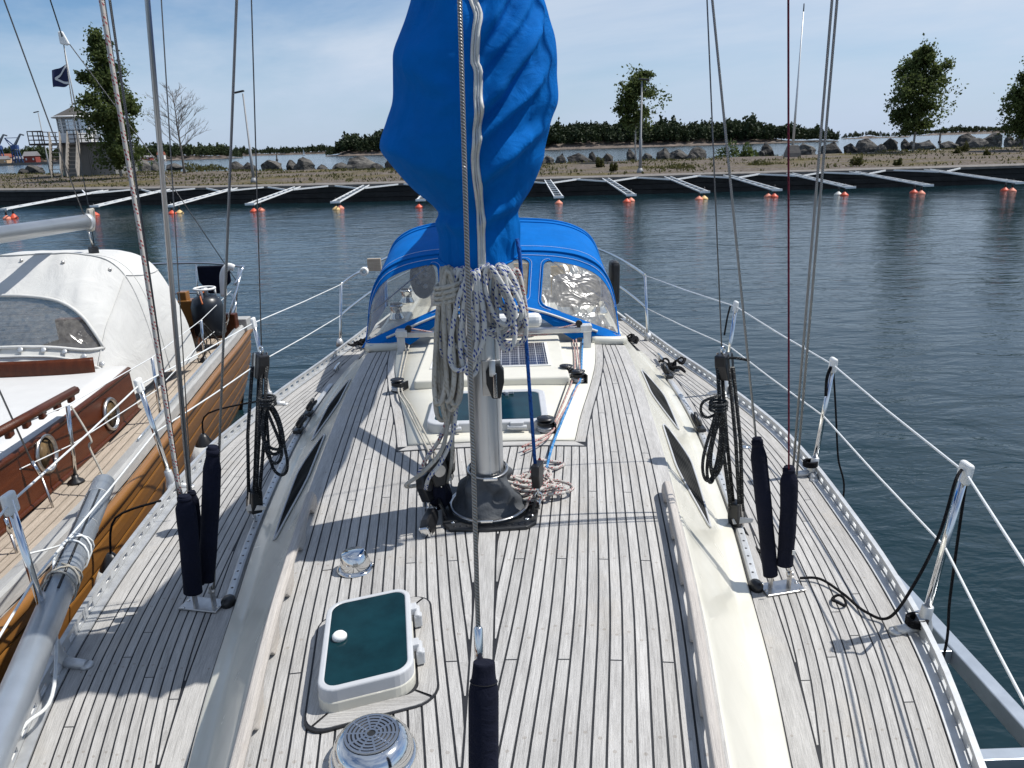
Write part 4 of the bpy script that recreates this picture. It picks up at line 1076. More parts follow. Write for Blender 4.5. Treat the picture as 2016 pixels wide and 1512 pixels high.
def scf(u, v):
    a = -math.pi + 2 * math.pi * u; z0 = hem(a) if abs(a) < 2.4 else hem(2.4); return cov_pt(a, z0 + (ZT - z0) * v)
sc_.grid(scf, nu, nv, True, flip=False)
sail = sc_.build('sail_cover', M['blue'])
tag(sail, 'bright blue canvas sail cover bulging round the mast with a white front zip', 'sail cover')
# stacked sail and boom part running aft
bm_ = MB()
def boomf(u, v):
    a = 2 * math.pi * u; Y = 2.56 + 4.2 * v; w = .165 - .06 * v; h = .27 - .10 * v
    zc_ = 2.90 - .14 * v; wob = 1 + .05 * math.sin(Y * 9 + math.cos(a) * 3)
    return Vector((.0 + w * math.sin(a) * wob, Y, zc_ + h * math.cos(a) * wob))
bm_.grid(boomf, 33, 40, True, flip=True); bm_.build('boom_cover', M['blue'], sail)
# zip: two tapes and the toothed line, following the cover
zp = [(575, 0), (612, 60), (592, 150), (576, 330), (606, 365), (602, 500), (606, 580), (592, 700), (572, 830), (577, 950), (597, 1080), (608, 1250), (612, 1440)]
zp = [(x / 2.7 + 720, y / 2.7) for x, y in zp]
tab = []
for x, y in zp:
    p = py(x, y, CY - .25); tab.append((p.z, p.x))
tab = sorted(tab); _z0, _x0, _z1, _x1 = tab[0][0], tab[0][1], tab[-1][0], tab[-1][1]
Zx = interp([(z, .55 * x + .45 * (_x0 + (_x1 - _x0) * (z - _z0) / (_z1 - _z0))) for z, x in tab])
def zip_pt(z, dx, out):
    l, r = cover_hw(z); xc, hw = (l + r) / 2, (r - l) / 2
    a = math.asin(max(-.9, min(.9, (Zx(z) + dx - xc) / hw))); p = cov_pt(a, z); return p + Vector((math.sin(a), -math.cos(a), 0)) * out
zz = [hem(0) + .004 + (zhi + .25 - hem(0)) * i / 90 for i in range(91)]
for dx in (-.0075, .0075):
    t = MB(); t.tube([zip_pt(z, dx, .004) for z in zz], .0055, n=6, flat=.8); t.build('zip_tape', M['zip'], sail)
t = MB(); t.tube([zip_pt(z, 0, .006) for z in zz], .0028, n=6); t.build('zip_teeth', M['grey_plastic'], sail)
t = MB(); p = zip_pt(hem(0) + .012, 0, .010); t.box(p, (.022, .008, .03)); t.build('zip_slider', M['zip'], sail, bevel=.002)
# hem seam
t = MB(); t.tube([cov_pt(a, hem(a) + .004) + Vector((math.sin(a), -math.cos(a), 0)) * .001 for a in [-2.3 + 4.6 * i / 60 for i in range(61)]], .004, n=6); t.build('hem', M['blue'], sail)

# rigid vang from the mast foot up to the boom
MB().tube([Vector((MX, 2.60, 1.70)), Vector((MX, 3.62, 2.62))], .032, n=14).build('boom_vang', M['alu'], yacht)
# ================================================================== spray hood
sIdx = [0, .14, .28, .42, .56, .70, .82, .92, 1.0]
def arr(v): return interp(list(zip(sIdx, v)))
H1x, H1z = arr([0, .17, .33, .49, .635, .755, .83, .87, .89]), arr([2.105, 2.105, 2.10, 2.085, 2.05, 1.98, 1.86, 1.70, 1.52])
Bx, Bz = arr([0, .14, .28, .42, .56, .68, .77, .83, .875]), arr([1.775, 1.765, 1.735, 1.685, 1.625, 1.575, 1.55, 1.54, 1.535])
H2x, H2z = arr([0, .17, .34, .51, .66, .78, .85, .89, .90]), arr([2.235, 2.235, 2.228, 2.208, 2.165, 2.085, 1.95, 1.76, 1.55])
def sgn(v): return -1 if v < 0 else 1
def hood_front(s, t):
    k = abs(s); x = Bx(k) + (H1x(k) - Bx(k)) * t; z = Bz(k) + (H1z(k) - Bz(k)) * t
    y = 4.93 + .05 * k ** 4 + (.40 - .05 * k ** 3) * t
    wr = .005 * math.sin(s * 14 + t * 3) * math.sin(t * math.pi) + .006 * nz((s * 3, t * 3, 1.7))
    return Vector((sgn(s) * x * 1.012 - .025, y - wr, z))
def hood_top(s, t):
    k = abs(s); x = H1x(k) + (H2x(k) - H1x(k)) * t; z = H1z(k) + (H2z(k) - H1z(k)) * t + .020 * math.sin(t * math.pi) * (1 - k ** 3)
    y = 5.33 - .05 * k ** 3 + .05 * k ** 4 + (.95) * t
    return Vector((sgn(s) * x * 1.012 - .025, y, z + .004 * nz((s * 5, t * 5, 4.4))))
hood = thing('spray_hood', 'blue canvas spray hood with three clear windows at the cockpit', 'spray hood', (0, 5.3, 1.5))
wins = [(-.235, .235, .20, .86, .05), (.315, .955, .16, .86, .06), (-.955, -.315, .16, .86, .06)]
def inwin(s, t, shrink=0.0):
    for (a, b_, c_, d_, r) in wins:
        # the outer window leans: its lower edge drops at the side
        if a + shrink < s < b_ - shrink and c_ + shrink < t < d_ - shrink:
            return True
    return False
fm = MB(); ns_, nt_ = 161, 41
vv = [hood_front(-1 + 2 * i / (ns_-1), j / (nt_-1)) for i in range(ns_) for j in range(nt_)]
ff = []
for i in range(ns_ - 1):
    for j in range(nt_ - 1):
        if not inwin(-1 + 2 * (i + .5) / (ns_-1), (j + .5) / (nt_-1)): ff.append((i*nt_+j, (i+1)*nt_+j, (i+1)*nt_+j+1, i*nt_+j+1))
fm.add(vv, ff, True); fm.build('front_panel', M['blue_hood'], hood)
tm = MB(); tm.grid(lambda u, v: hood_top(-1 + 2 * u, v), 81, 24, True); tm.build('top_panel', M['blue_hood'], hood)
for (a, b_, c_, d_, r) in wins:
    wm = MB(); wm.grid(lambda u, v: hood_front(a - .008 + (b_ - a + .016) * u, c_ - .02 + (d_ - c_ + .04) * v) + Vector((0, .003, 0)), 30, 16, True)
    w_ = wm.build('hood_window', M['window'], hood)
    def rr(n=10):
        out = []; rs_, rt_ = .045, .10
        for cx, cy, a0 in ((b_ - rs_, d_ - rt_, 0), (a + rs_, d_ - rt_, 90), (a + rs_, c_ + rt_, 180), (b_ - rs_, c_ + rt_, 270)):
            for k in range(n + 1):
                an = R(a0 + 90 * k / n); out.append((cx + rs_ * math.cos(an), cy + rt_ * math.sin(an)))
        return out
    path = rr()
    # corner gussets and binding hide the cut edge of the canvas
    bd = MB(); bd.tube([hood_front(s, t) + Vector((0, -.003, 0)) for s, t in path], .006, n=6, closed=True); bd.build('window_binding', M['blue_hood'], w_)
    cg = MB()
    for (cs, ct, rs0, rt0, k0) in ((b_, d_, -1, -1, 0), (a, d_, 1, -1, 11), (a, c_, 1, 1, 22), (b_, c_, -1, 1, 33)):
        pts = [hood_front(s, t) + Vector((0, -.002, 0)) for s, t in path[k0:k0 + 11]]; cn = hood_front(cs + .01 * -rs0, ct + .02 * -rt0) + Vector((0, -.002, 0))
        o0 = [cn] + pts; cg.add(o0, [(0, i_, i_ + 1) for i_ in range(1, len(pts))], False)
    cg.build('window_corner', M['blue_hood'], w_)
    stt = MB(); stt.tube([hood_front(s * 1.0 + (.012 if s > (a + b_) / 2 else -.012), t + (.025 if t > (c_ + d_) / 2 else -.025)) + Vector((0, -.0045, 0)) for s, t in path], .0013, n=4, closed=True); stt.build('stitching', M['thread'], w_)
# seams and the pale pipe along the lower edge
def hoodline(fn, off, r, nm, mat, s0=-1, s1=1, n=60):
    return MB().tube([fn(s0 + (s1 - s0) * i / n) + Vector(off) for i in range(n + 1)], r, n=6).build(nm, mat, hood)
hoodline(lambda s: hood_front(s, 1.0), (0, -.004, .003), .006, 'bow_seam', M['blue_hood'])
hoodline(lambda s: hood_front(s, .93), (0, -.004, .001), .0015, 'stitching', M['thread'])
hoodline(lambda s: hood_top(s, .10), (0, -.001, .004), .0015, 'stitching', M['thread'])
hoodline(lambda s: hood_top(s, .86), (0, -.001, .004), .005, 'top_seam', M['blue_hood'])
hoodline(lambda s: hood_top(s, 1.0), (0, .0, .0), .012, 'rear_hem', M['blue_hood'])
hoodline(lambda s: hood_front(s, .07), (0, -.008, 0), .009, 'edge_pipe', M['zip'], -.72, .72)
# blue flap from the pipe down to the deck at the sides
for sg in (-1, 1):
    fl = MB()
    def flap(u, v):
        k = .30 + .70 * u; p = hood_front(sg * k, .03); zb = zr(min(Bx(k), .8), 4.9) + .045
        if k < .55: zb = p.z - .02 - (p.z - zb) * ((k - .30) / .25) ** 1.5
        return Vector((p.x + sg * .003 * v, p.y - .012 - .004 * math.sin(u * 25), p.z + (min(zb, p.z - .01) - p.z) * v))
    fl.grid(flap, 30, 6, True, flip=sg < 0); fl.build('side_flap', M['blue_hood'], hood)
# things glimpsed behind the hood windows
def simple(name, label, cat, mb_, mat, bevel=0.0):
    return tag(mb_.build(name, mat, bevel=bevel), label, cat)
ply = pm('yellow_varnished_ply', (0.70, 0.42, 0.09), .35, var=.1)
simple('washboard', 'yellow varnished board seen through the right hood window', 'board', MB().box(py(1103, 552, 6.7), (.17, .02, .26)), ply, .004)
simple('washboard', 'yellow varnished board seen through the middle hood window', 'board', MB().box(py(1030, 558, 6.7), (.16, .02, .36)), ply, .004)
lb = MB(); lb.prism([(.16 * math.cos(a) * .62, .16 * math.sin(a)) for a in [2*math.pi*k/20 for k in range(20)]], -.03, .03, frame((-.56, 5.8, 1.86), (0, -1, .1)))
ib = tag(lb.build('instrument_board', M['black_plate'], bevel=.01), 'dark oval instrument board seen through the left hood window', 'instrument board')
for (x, z) in ((-.01, .07), (.03, .03), (-.03, -.03), (.02, -.06), (-.05, .02)):
    MB().lathe([(.018, 0), (.018, .008), (0, .01)], 16, frame((-.56 + x, 5.765, 1.86 + z), (0, -1, .1))).build('dial', M['white_plastic'], ib)
simple('cockpit_cushion', 'pale cushion heap seen through the right hood window', 'cushion', MB().box((.62, 5.85, 1.72), (.36, .35, .22)), M['white_canvas'], .06)

# solar panel lying on the hatch garage
m, nt, b, out = newmat('solar_cells')
uv = N(nt, "ShaderNodeUVMap"); spx = N(nt, "ShaderNodeSeparateXYZ"); nt.links.new(uv.outputs[0], spx.inputs[0])
def gridline(o_, per, w): return mathn(nt, 'LESS_THAN', mathn(nt, 'FRACT', mathn(nt, 'MULTIPLY', o_, per)), w)
g = mathn(nt, 'MAXIMUM', gridline(spx.outputs[0], 1 / .052, .05), gridline(spx.outputs[1], 1 / .052, .05))
gl = mathn(nt, 'MULTIPLY', gridline(spx.outputs[0], 1 / .0125, .12), .35)
mx = N(nt, "ShaderNodeMixRGB"); mx.inputs['Color1'].default_value = (.010, .012, .028, 1); mx.inputs['Color2'].default_value = (.55, .56, .58, 1)
nt.links.new(mathn(nt, 'MAXIMUM', g, gl), mx.inputs['Fac']); nt.links.new(mx.outputs[0], b.inputs['Base Color']); b.inputs['Roughness'].default_value = .18; M['solar'] = m
zs_ = zr(0, 4.4) + .056
sp_ = MB().box((-.02, 4.45, zs_ + .003), (.70, .53, .005)).build('solar_panel', M['white_plastic'])
tag(sp_, 'thin dark solar panel lying on the hatch garage behind the mast', 'solar panel')
for k in range(2): MB().box((-.02 + (-.17 if k == 0 else .17), 4.45, zs_ + .0075), (.325, .505, .003)).build('cell_field', M['solar'], sp_)

# ================================================================== rope coils at the mast
def loop(c_, w, h, tw, dy, seed, n=26, sway=0.0):
    rg = random.Random(seed); out = []
    ph = rg.random() * 6
    for k in range(n):
        a = 2 * math.pi * k / n; x = math.sin(a) * w * (0.45 + .55 * (1 - math.cos(a)) / 2 + .12 * math.sin(a * 2 + ph)); z = -h * (1 - math.cos(a)) / 2
        y = dy * math.sin(a + ph) * .6 + .004 * math.sin(3 * a + ph)
        xr2 = x * math.cos(tw) - y * math.sin(tw); yr2 = x * math.sin(tw) + y * math.cos(tw)
        out.append(Vector((c_[0] + xr2 + sway * (-z / max(h, .01)), c_[1] + yr2, c_[2] + z)))
    return out
def coil(label, specs, r, mat, group='halyard coils hung on the mast'):
    m1 = MB()
    for pts in specs: m1.tube(spline(pts, 3, closed=True), r, n=10, closed=True)
    return tag(m1.build('rope_coil', mat), label, 'rope coil', group)
def P(x, y, Y): return py(x, y, Y)
rg = random.Random(5)
def bunch(n, x, sx, y, Y, w, h, hj, seed, sway, dy=.02, tw=.8):
    out = []
    for k in range(n):
        c_ = P(x + rg.uniform(-sx, sx), y + rg.uniform(-8, 8), Y + rg.uniform(-.03, .03)); out.append(loop(c_, w * rg.uniform(.7, 1.35), h + hj * rg.random(), rg.uniform(-tw, tw), dy, seed + k, sway=rg.uniform(*sway)))
    return out
coil('long grey-white rope coil hanging on the left of the mast', bunch(9, 882, 14, 534, 2.38, .036, .40, .13, 10, (-.05, .01)), .0082, M['rope_white'])
coil('white rope coil with blue flecks bunched under the sail cover', bunch(8, 972, 20, 528, 2.355, .062, .17, .10, 30, (-.012, .045), .016, .5), .0080, M['rope_blue'])
coil('white rope coil with blue flecks hanging between mast and grey coil', bunch(7, 920, 20, 534, 2.345, .044, .18, .20, 60, (-.06, .01), .016, .8), .0080, M['rope_blue'])
coil('white rope coil with red flecks on the right of the bunch', bunch(4, 1006, 8, 532, 2.40, .030, .15, .06, 80, (0, .02), .012, .5), .0070, M['rope_red'])
# turns that bind the long coil near its top
t = MB(); pts = []
for k in range(60):
    a = 2 * math.pi * k / 15; cc = P(886, 552 + 40 * k / 60, 2.385); pts.append(cc + Vector((.047 * math.cos(a), .040 * math.sin(a), .014 * math.cos(a))))
t.tube(pts, .0078, n=8)
tag(t.build('rope_turns', M['rope_white']), 'turns of grey-white rope binding the long coil', 'rope')
# falls running down from the coils to the mast foot
def fall(label, pts, r, mat): return tag(MB().tube(spline(pts, 10), r, n=10).build('halyard_fall', mat), label, 'rope', 'halyard falls left of the mast')
fall('halyard fall with red and blue flecks, leftmost beside the mast', [P(895, 690, 2.42), P(885, 800, 2.40), P(868, 860, 2.40), P(838, 905, 2.42), P(824, 935, 2.42)], .0070, M['rope_redblue'])
fall('plain grey-white halyard fall looping out left of the mast foot', [P(888, 690, 2.40), P(884, 800, 2.40), P(872, 880, 2.38), P(838, 925, 2.36), P(805, 950, 2.36), P(800, 957, 2.38), P(812, 957, 2.42), P(850, 950, 2.45)], .0072, M['rope_white'])
fall('halyard fall with blue flecks, nearest the mast', [P(912, 690, 2.41), P(900, 790, 2.40), P(890, 860, 2.39), P(868, 910, 2.38), P(845, 940, 2.37), P(838, 962, 2.40)], .0070, M['rope_blue'])
fall('halyard fall with grey flecks behind the blue-flecked one', [P(900, 690, 2.45), P(892, 800, 2.46), P(890, 900, 2.47), P(880, 950, 2.5)], .0065, M['rope_white'])
# dark bag / blocks where the falls turn
bk = MB()
def bag(u, v):
    th = 2 * math.pi * u; z = v; rr_ = .046 * math.sin(math.pi * min(1, .12 + .86 * v)) ** .6 * (1 + .45 * nz((math.cos(th) * 2, math.sin(th) * 2, v * 3)))
    c_ = P(868, 985, 2.50) + Vector((-.03 * v, .0, 0)); return c_ + Vector((rr_ * math.cos(th), rr_ * math.sin(th) * 1.3, .165 * v - .02))
bk.grid(bag, 33, 16, True); tag(bk.build('halyard_bag', M['navy']), 'dark fabric bag of blocks at the left of the mast foot', 'bag')
for (bx_, by_, yy_, ax_, lab) in ((838, 960, 2.44, (1, -.5, .2), 'black halyard block at the outer left of the mast foot'), (884, 905, 2.52, (1, -.2, 0), 'upright black halyard block close to the mast, left side'), (862, 930, 2.46, (.6, -1, .1), 'black halyard block in front of the dark bag left of the mast')):
    hb = MB(); cb_ = P(bx_, by_, yy_); hb.prism([(-.026, .05), (.026, .05), (.034, .01), (.020, -.05), (-.020, -.05), (-.034, .01)], -.017, .017, frame(cb_, Vector(ax_))); hbo = tag(hb.build('halyard_block', M['black_plastic'], bevel=.006), lab, 'block', 'halyard blocks at the mast foot')
    MB().lathe([(.022, -.019), (.022, .019)], 16, frame(cb_ + Vector((0, 0, .01)), Vector(ax_))).build('sheave_pin', M['steel_dull'], hbo)
    MB().tube([cb_ + Vector((.010 * math.cos(a), 0, -.062 + .018 * math.sin(a))) for a in [2*math.pi*i/14 for i in range(14)]], .004, n=6, closed=True).build('shackle', M['steel'], hbo)
# snatch block lying on the deck
q = proof(845, 1048); dirv = Vector((.25, 1, .28)).normalized(); Mb = frame(q + Vector((0, 0.02, .028)), Vector((0.9, -.25, .25)), dirv)
sb = MB(); sb.prism([(-.022, -.050), (.022, -.050), (.030, -.02), (.024, .045), (.008, .062), (-.008, .062), (-.024, .045), (-.030, -.02)], -.016, .016, Mb)
sbo = tag(sb.build('snatch_block', M['black_plastic'], bevel=.006), 'black and silver snatch block lying left of the mast plate', 'block')
s2 = MB(); s2.box(Mb @ Vector((0, -.048, 0)), (.040, .022, .036), Mb.to_3x3()); s2.build('block_cheek', M['steel'], sbo, bevel=.006)
s2 = MB(); s2.tube([Mb @ Vector((.012 * math.cos(a), .068 + .014 * math.sin(a), 0)) for a in [2*math.pi*i/16 for i in range(16)]], .004, n=8, closed=True); s2.build('shackle', M['steel'], sbo)
# blue boom-vang line down to a block on the right of the mast
line_thing('vang_line', 'taut deep blue rope dropping from the sail cover right of the mast', 'rope', [P(1018, 470, 2.44), P(1023, 500, 2.44), P(1055, 935, 2.44)], .0062, M['rope_solidblue'], 10)
vb = MB(); c_ = P(1058, 935, 2.44)
vb.prism([(-.030, .045), (.030, .045), (.034, .01), (.020, -.045), (-.020, -.045), (-.034, .01)], -.015, .015, frame(c_, Vector((1, -.35, 0))))
vbo = tag(vb.build('vang_block', M['black_plastic'], bevel=.005), 'black rope block shackled at the right of the mast foot', 'block')
s2 = MB(); s2.lathe([(.024, -.008), (.024, .008)], 20, frame(c_ + Vector((0, 0, .008)), Vector((1, -.35, 0)))); s2.build('sheave', M['alu'], vbo)
s2 = MB()
for k in range(3): s2.tube([c_ + Vector((.003 * k, .006 * k, -.058 - .03 * k)) + (Vector((.012 * math.cos(a), 0, .018 * math.sin(a))) if k % 2 else Vector((0, .012 * math.cos(a), .018 * math.sin(a)))) for a in [2*math.pi*i/16 for i in range(16)]], .0035, n=8, closed=True)
s2.build('shackle', M['steel'], vbo)
# heap of red-flecked rope right of the mast
rg = random.Random(21); hp = MB()
ctr = [P(1008, 885, 2.66), P(1040, 915, 2.6), P(1075, 905, 2.64), P(1032, 935, 2.56), P(1055, 890, 2.7)]
path = []
for k in range(15):
    c_ = ctr[rg.randint(0, 4)]; ra, rb_ = rg.uniform(.025, .06), rg.uniform(.05, .11); th = rg.uniform(0, 3.1); zt = .012 + .006 * k * rg.random() + (.05 * rg.random() if k % 3 == 0 else 0); ti_ = rg.uniform(-.5, .5)
    for i in range(11):
        a = 2 * math.pi * i / 12 + k; x, y = ra * math.cos(a), rb_ * math.sin(a); X_ = c_.x + x * math.cos(th) - y * math.sin(th); Y_ = c_.y + x * math.sin(th) + y * math.cos(th)
        path.append(Vector((X_, Y_, zr(X_, Y_) + zt + abs(ti_ * y) * .8)))
hp.tube(spline(path, 4), .0062, n=8)
tag(hp.build('rope_heap', M['rope_red']), 'tangled heap of red-flecked white rope right of the mast foot', 'rope')
kn = MB(); kn.tube(spline([proof(1062, 905, .05), proof(1082, 908, .02), proof(1106, 912, .012), proof(1108, 916, .01), proof(1090, 922, .02), proof(1070, 918, .03), proof(1058, 935, .02)], 6), .0075, n=8)
tag(kn.build('rope_end', M['rope_red']), 'red-flecked rope bight sticking out to the right of the heap', 'rope')
# control lines led aft across the white panel on the right
def onroof(x, y, dz): return proof(x, y, dz)
def lead(label, pts, r, mat): return tag(MB().tube(pts, r, n=8).build('control_line', mat), label, 'rope', 'control lines led aft over the roof')
lead('light blue control line running aft on the right of the white panel', spline([onroof(1076, 922, .03), onroof(1092, 865, .035), onroof(1133, 765, .04), onroof(1143, 745, .04), onroof(1146, 690, .035), onroof(1148, 668, .035)], 6), .0062, M['rope_ltblue'])
lead('red and cream control line beside the light blue one', spline([onroof(1028, 880, .03), onroof(1082, 853, .04), onroof(1098, 830, .04), onroof(1140, 750, .04), onroof(1138, 700, .035), onroof(1134, 668, .035)], 6), .0050, M['rope_pink'])
lead('red and cream control line passing the front deck organiser', spline([onroof(1030, 890, .02), onroof(1078, 862, .03), onroof(1092, 832, .03), onroof(1128, 745, .03), onroof(1132, 700, .03), onroof(1128, 668, .03)], 6), .0042, M['rope_pink'])
lead('thin black-flecked line at the right of the midships hatch', [onroof(1090, 828, .03), onroof(1118, 750, .03)], .0028, M['rope_dark'])
lead('pair of grey-white lines running aft on the left of the white panel, outer', spline([onroof(852, 905, .04), onroof(800, 800, .03), onroof(784, 762, .035), onroof(796, 690, .03), onroof(800, 672, .03)], 6), .0055, M['rope_white'])
lead('grey-white line running aft on the left of the white panel, inner', spline([onroof(862, 900, .04), onroof(812, 805, .03), onroof(790, 760, .03), onroof(803, 690, .03), onroof(808, 672, .03)], 6), .0050, M['rope_white'])

# ================================================================== tackles hanging by the side decks
def tackle(label, topx, topy, botx, boty, Y, lean, seed):
    rg_ = random.Random(seed)
    root = thing('block_and_tackle', label, 'tackle', tuple(py(botx, boty, Y)), group='charcoal rope tackles on the side decks')
    T, Bt = py(topx, topy, Y), py(botx, boty, Y)
    d = (Bt - T).normalized()
    for nm, c_, s_ in (('upper_block', T + d * .06, 1), ('lower_block', Bt - d * .055, -1)):
        b2 = MB(); Mx_ = frame(c_, Vector((lean, -1, .1)).cross(d), -d * s_)
        b2.prism([(-.034, .045), (.034, .045), (.038, .0), (.026, -.065), (-.026, -.065), (-.038, 0)], -.026, .026, Mx_); bo = b2.build(nm, M['black_plastic'], root, bevel=.006)
        b2 = MB(); b2.box(Mx_ @ Vector((0, -.005, .0275)), (.014, .11, .003), Mx_.to_3x3()); b2.box(Mx_ @ Vector((0, -.005, -.0275)), (.014, .11, .003), Mx_.to_3x3()); b2.build('block_strap', M['steel_dull'], bo)
        b2 = MB(); b2.tube([Mx_ @ Vector((.014 * math.cos(a), .062 + .016 * math.sin(a), 0)) for a in [2*math.pi*i/14 for i in range(14)]], .0045, n=8, closed=True); b2.build('shackle', M['steel'], bo)
    cam_ = MB(); cam_.prism([(-.035, -.012), (.05, -.006), (.055, .010), (-.02, .022), (-.04, .01)], -.006, .006, frame(Bt - d * .05 + Vector((.01, -.03, -.012)), Vector((0, -1, .25)), Vector((0, 0, 1)))); cam_.build('cam_cleat', M['steel_dull'], root, bevel=.002)
    for k in range(4):
        off = Vector(((-.036, .034, -.010, .014)[k], (-.012, -.016, .018, -.022)[k], 0))
        MB().tube([T + d * .07 + off * .9, T + (Bt - T) * .5 + off * 1.1, Bt - d * .08 + off * .7], .0082, n=8).build('fall', M['rope_dark'], root)
    # coiled tail
    cl = MB(); side_ = 1 if lean > 0 else -1
    for k in range(4):
        c2 = T + (Bt - T) * (.30 + .02 * rg_.random()) + Vector((side_ * (.030 + .008 * k), -.03, 0)); cl.tube(spline(loop(c2, .028 + .030 * rg_.random(), .20 + .16 * rg_.random(), rg_.uniform(-.6, .6), .01, seed + k, sway=side_ * .02), 2, closed=True), .0072, n=8, closed=True)
    c3 = T + (Bt - T) * .30 + Vector((side_ * .05, -.035, 0))
    for k in range(3): cl.tube([c3 + Vector((.036 * math.cos(a), .02 * math.sin(a), .014 * k + .006 * math.sin(a))) for a in [2*math.pi*i/16 for i in range(16)]], .006, n=8, closed=True)
    cl.build('coiled_tail', M['rope_dark'], root)
    return root
tackle('charcoal rope tackle with coiled tail standing on the left side deck', 514, 690, 500, 1010, 3.22, 1, 301)
rt = tackle('charcoal rope tackle with coiled tail standing on the right side deck', 1424, 690, 1452, 1035, 3.02, -1, 402)
p0 = py(1452, 1035, 3.02)
for pts, nm in (([p0 + Vector((.02, -.02, -.0)), p0 + Vector((.03, -.12, -.02)), Vector((1.12, 2.78, ZD + .01)), Vector((1.17, 2.70, ZD + .012))], 'loose_tail'), ([py(1415, 812, 3.0), py(1392, 822, 2.98), py(1380, 810, 2.98), py(1386, 790, 2.97), py(1420, 778, 2.98)], 'tail_loop'), ([py(1425, 705, 3.0), py(1450, 705, 2.98), py(1476, 710, 2.96)], 'tail_end')):
    MB().tube(spline(pts, 8), .006, n=8).build(nm, M['rope_dark'], rt)

# ================================================================== loose ropes along the rails
line_thing('fender_line', 'black rope hanging from the nearest right stanchion onto the deck', 'rope', spline([py(1893, 925, 2.25), py(1880, 950, 2.22), py(1850, 1050, 2.19), py(1800, 1150, 2.17), Vector((1.40, 2.28, ZD + .035)), Vector((1.345, 2.34, ZD + .02)), Vector((1.32, 2.47, ZD + .012)), Vector((1.27, 2.56, ZD + .02)), Vector((1.20, 2.58, ZD + .014))], 8), .0052, M['rope_black'])
t = MB(); kc = Vector((1.285, 2.42, ZD + .016)); t.tube([kc + Vector((.022 * math.cos(a), .03 * math.sin(a), .006 * math.sin(2 * a))) for a in [2*math.pi*i/18 for i in range(18)]], .005, n=8, closed=True)
tag(t.build('rope_knot', M['rope_black']), 'small black rope loop lying on the right side deck', 'rope')
line_thing('fender_line', 'black rope hanging outboard of the nearest right stanchion', 'rope', spline([py(1905, 930, 2.27), py(1890, 1030, 2.29), py(1870, 1180, 2.32), py(1858, 1290, 2.33), Vector((1.60, 2.35, .55))], 8), .0050, M['rope_black'])
line_thing('fender_line', 'black rope hanging outboard of the middle right stanchion', 'rope', spline([py(1641, 735, 3.56), py(1645, 800, 3.58), py(1650, 900, 3.58), py(1660, 980, 3.58), Vector((1.74, 3.6, .5))], 8), .0050, M['rope_black'])
t = MB()
t.tube(spline([py(1636, 722, 3.54), py(1628, 745, 3.52), py(1626, 780, 3.5)], 6), .008, n=8)
tag(t.build('rope_lashing', M['rope_black']), 'short black lashing at the top of the middle right stanchion', 'rope')
for nm, (x, y, Y), lab in (('a', (1600, 912, 3.55), 'black rope hitch round the foot of the middle right stanchion'), ('b', (1812, 1222, 2.25), 'black rope hitch round the foot of the nearest right stanchion')):
    t = MB(); c_ = py(x, y, Y)
    for k in range(3): t.tube([c_ + Vector((.032 * math.cos(a) - .012, .028 * math.sin(a), .010 * k - .01)) for a in [2*math.pi*i/18 for i in range(18)]], .0065, n=8, closed=True)
    tag(t.build('rope_hitch', M['rope_black']), lab, 'rope')
line_thing('fender_line', 'black rope hanging from the farthest right stanchion', 'rope', spline([py(1438, 602, 4.88), py(1432, 625, 4.86), py(1426, 660, 4.84)], 5), .006, M['rope_black'])
# round deck filler on the right side deck
fp = Vector((1.40, 3.95, ZD + .003))
MB().lathe([(.034, 0), (.034, .003), (.0, .0035)], 24, Matrix.Translation(fp)).build('deck_filler', M['steel'], yacht)
# winches and stern clutter at the cockpit sides
def winch(x, y):
    z = ZD + .28
    w_ = MB().lathe([(.07, 0), (.068, .02), (.05, .05), (.048, .10), (.06, .115), (.055, .13), (0, .135)], 24, Matrix.Translation((x, y, z))).build('winch', M['steel'], yacht)
    MB().lathe([(.05, .118), (.05, .14), (.02, .145), (0, .145)], 20, Matrix.Translation((x, y, z))).build('winch_top', M['black_plastic'], w_)
winch(-.86, 6.3); winch(.86, 6.3); winch(-.86, 7.0); winch(.86, 7.0)
def clutter(label, x, y, seed):
    rg_ = random.Random(seed); root = MB()
    for k in range(7):
        c_ = Vector((x + rg_.uniform(-.06, .06), y + rg_.uniform(-.12, .12), ZD + .02 + .009 * k))
        root.tube([c_ + Vector((.035 * math.cos(a + k), .05 * math.sin(a), .012 * math.sin(a * 2 + k))) for a in [2*math.pi*i/16 for i in range(16)]], .008, n=8, closed=True)
    return tag(root.build('mooring_line', M['rope_black']), label, 'rope', 'black mooring lines by the cockpit')
clutter('black mooring line coiled by the left pushpit foot', -1.22, 6.5, 1); clutter('black mooring line coiled by the right pushpit foot', 1.12, 6.3, 2)
clutter('black mooring line heaped on the right cleat behind the sheet car', 1.33, 5.5, 3)
for sg in (-1, 1):
    t = MB(); c_ = Vector((sg * 1.27, 5.72, ZD + .012)); t.tube(spline([c_ + Vector((0, -.1, .03)), c_ + Vector((0, -.04, .035)), c_ + Vector((0, .04, .035)), c_ + Vector((0, .1, .03))], 4), .011, n=8); t.box(c_ + Vector((0, -.03, .01)), (.02, .02, .04)); t.box(c_ + Vector((0, .03, .01)), (.02, .02, .04)); t.build('mooring_cleat', M['steel'], yacht)
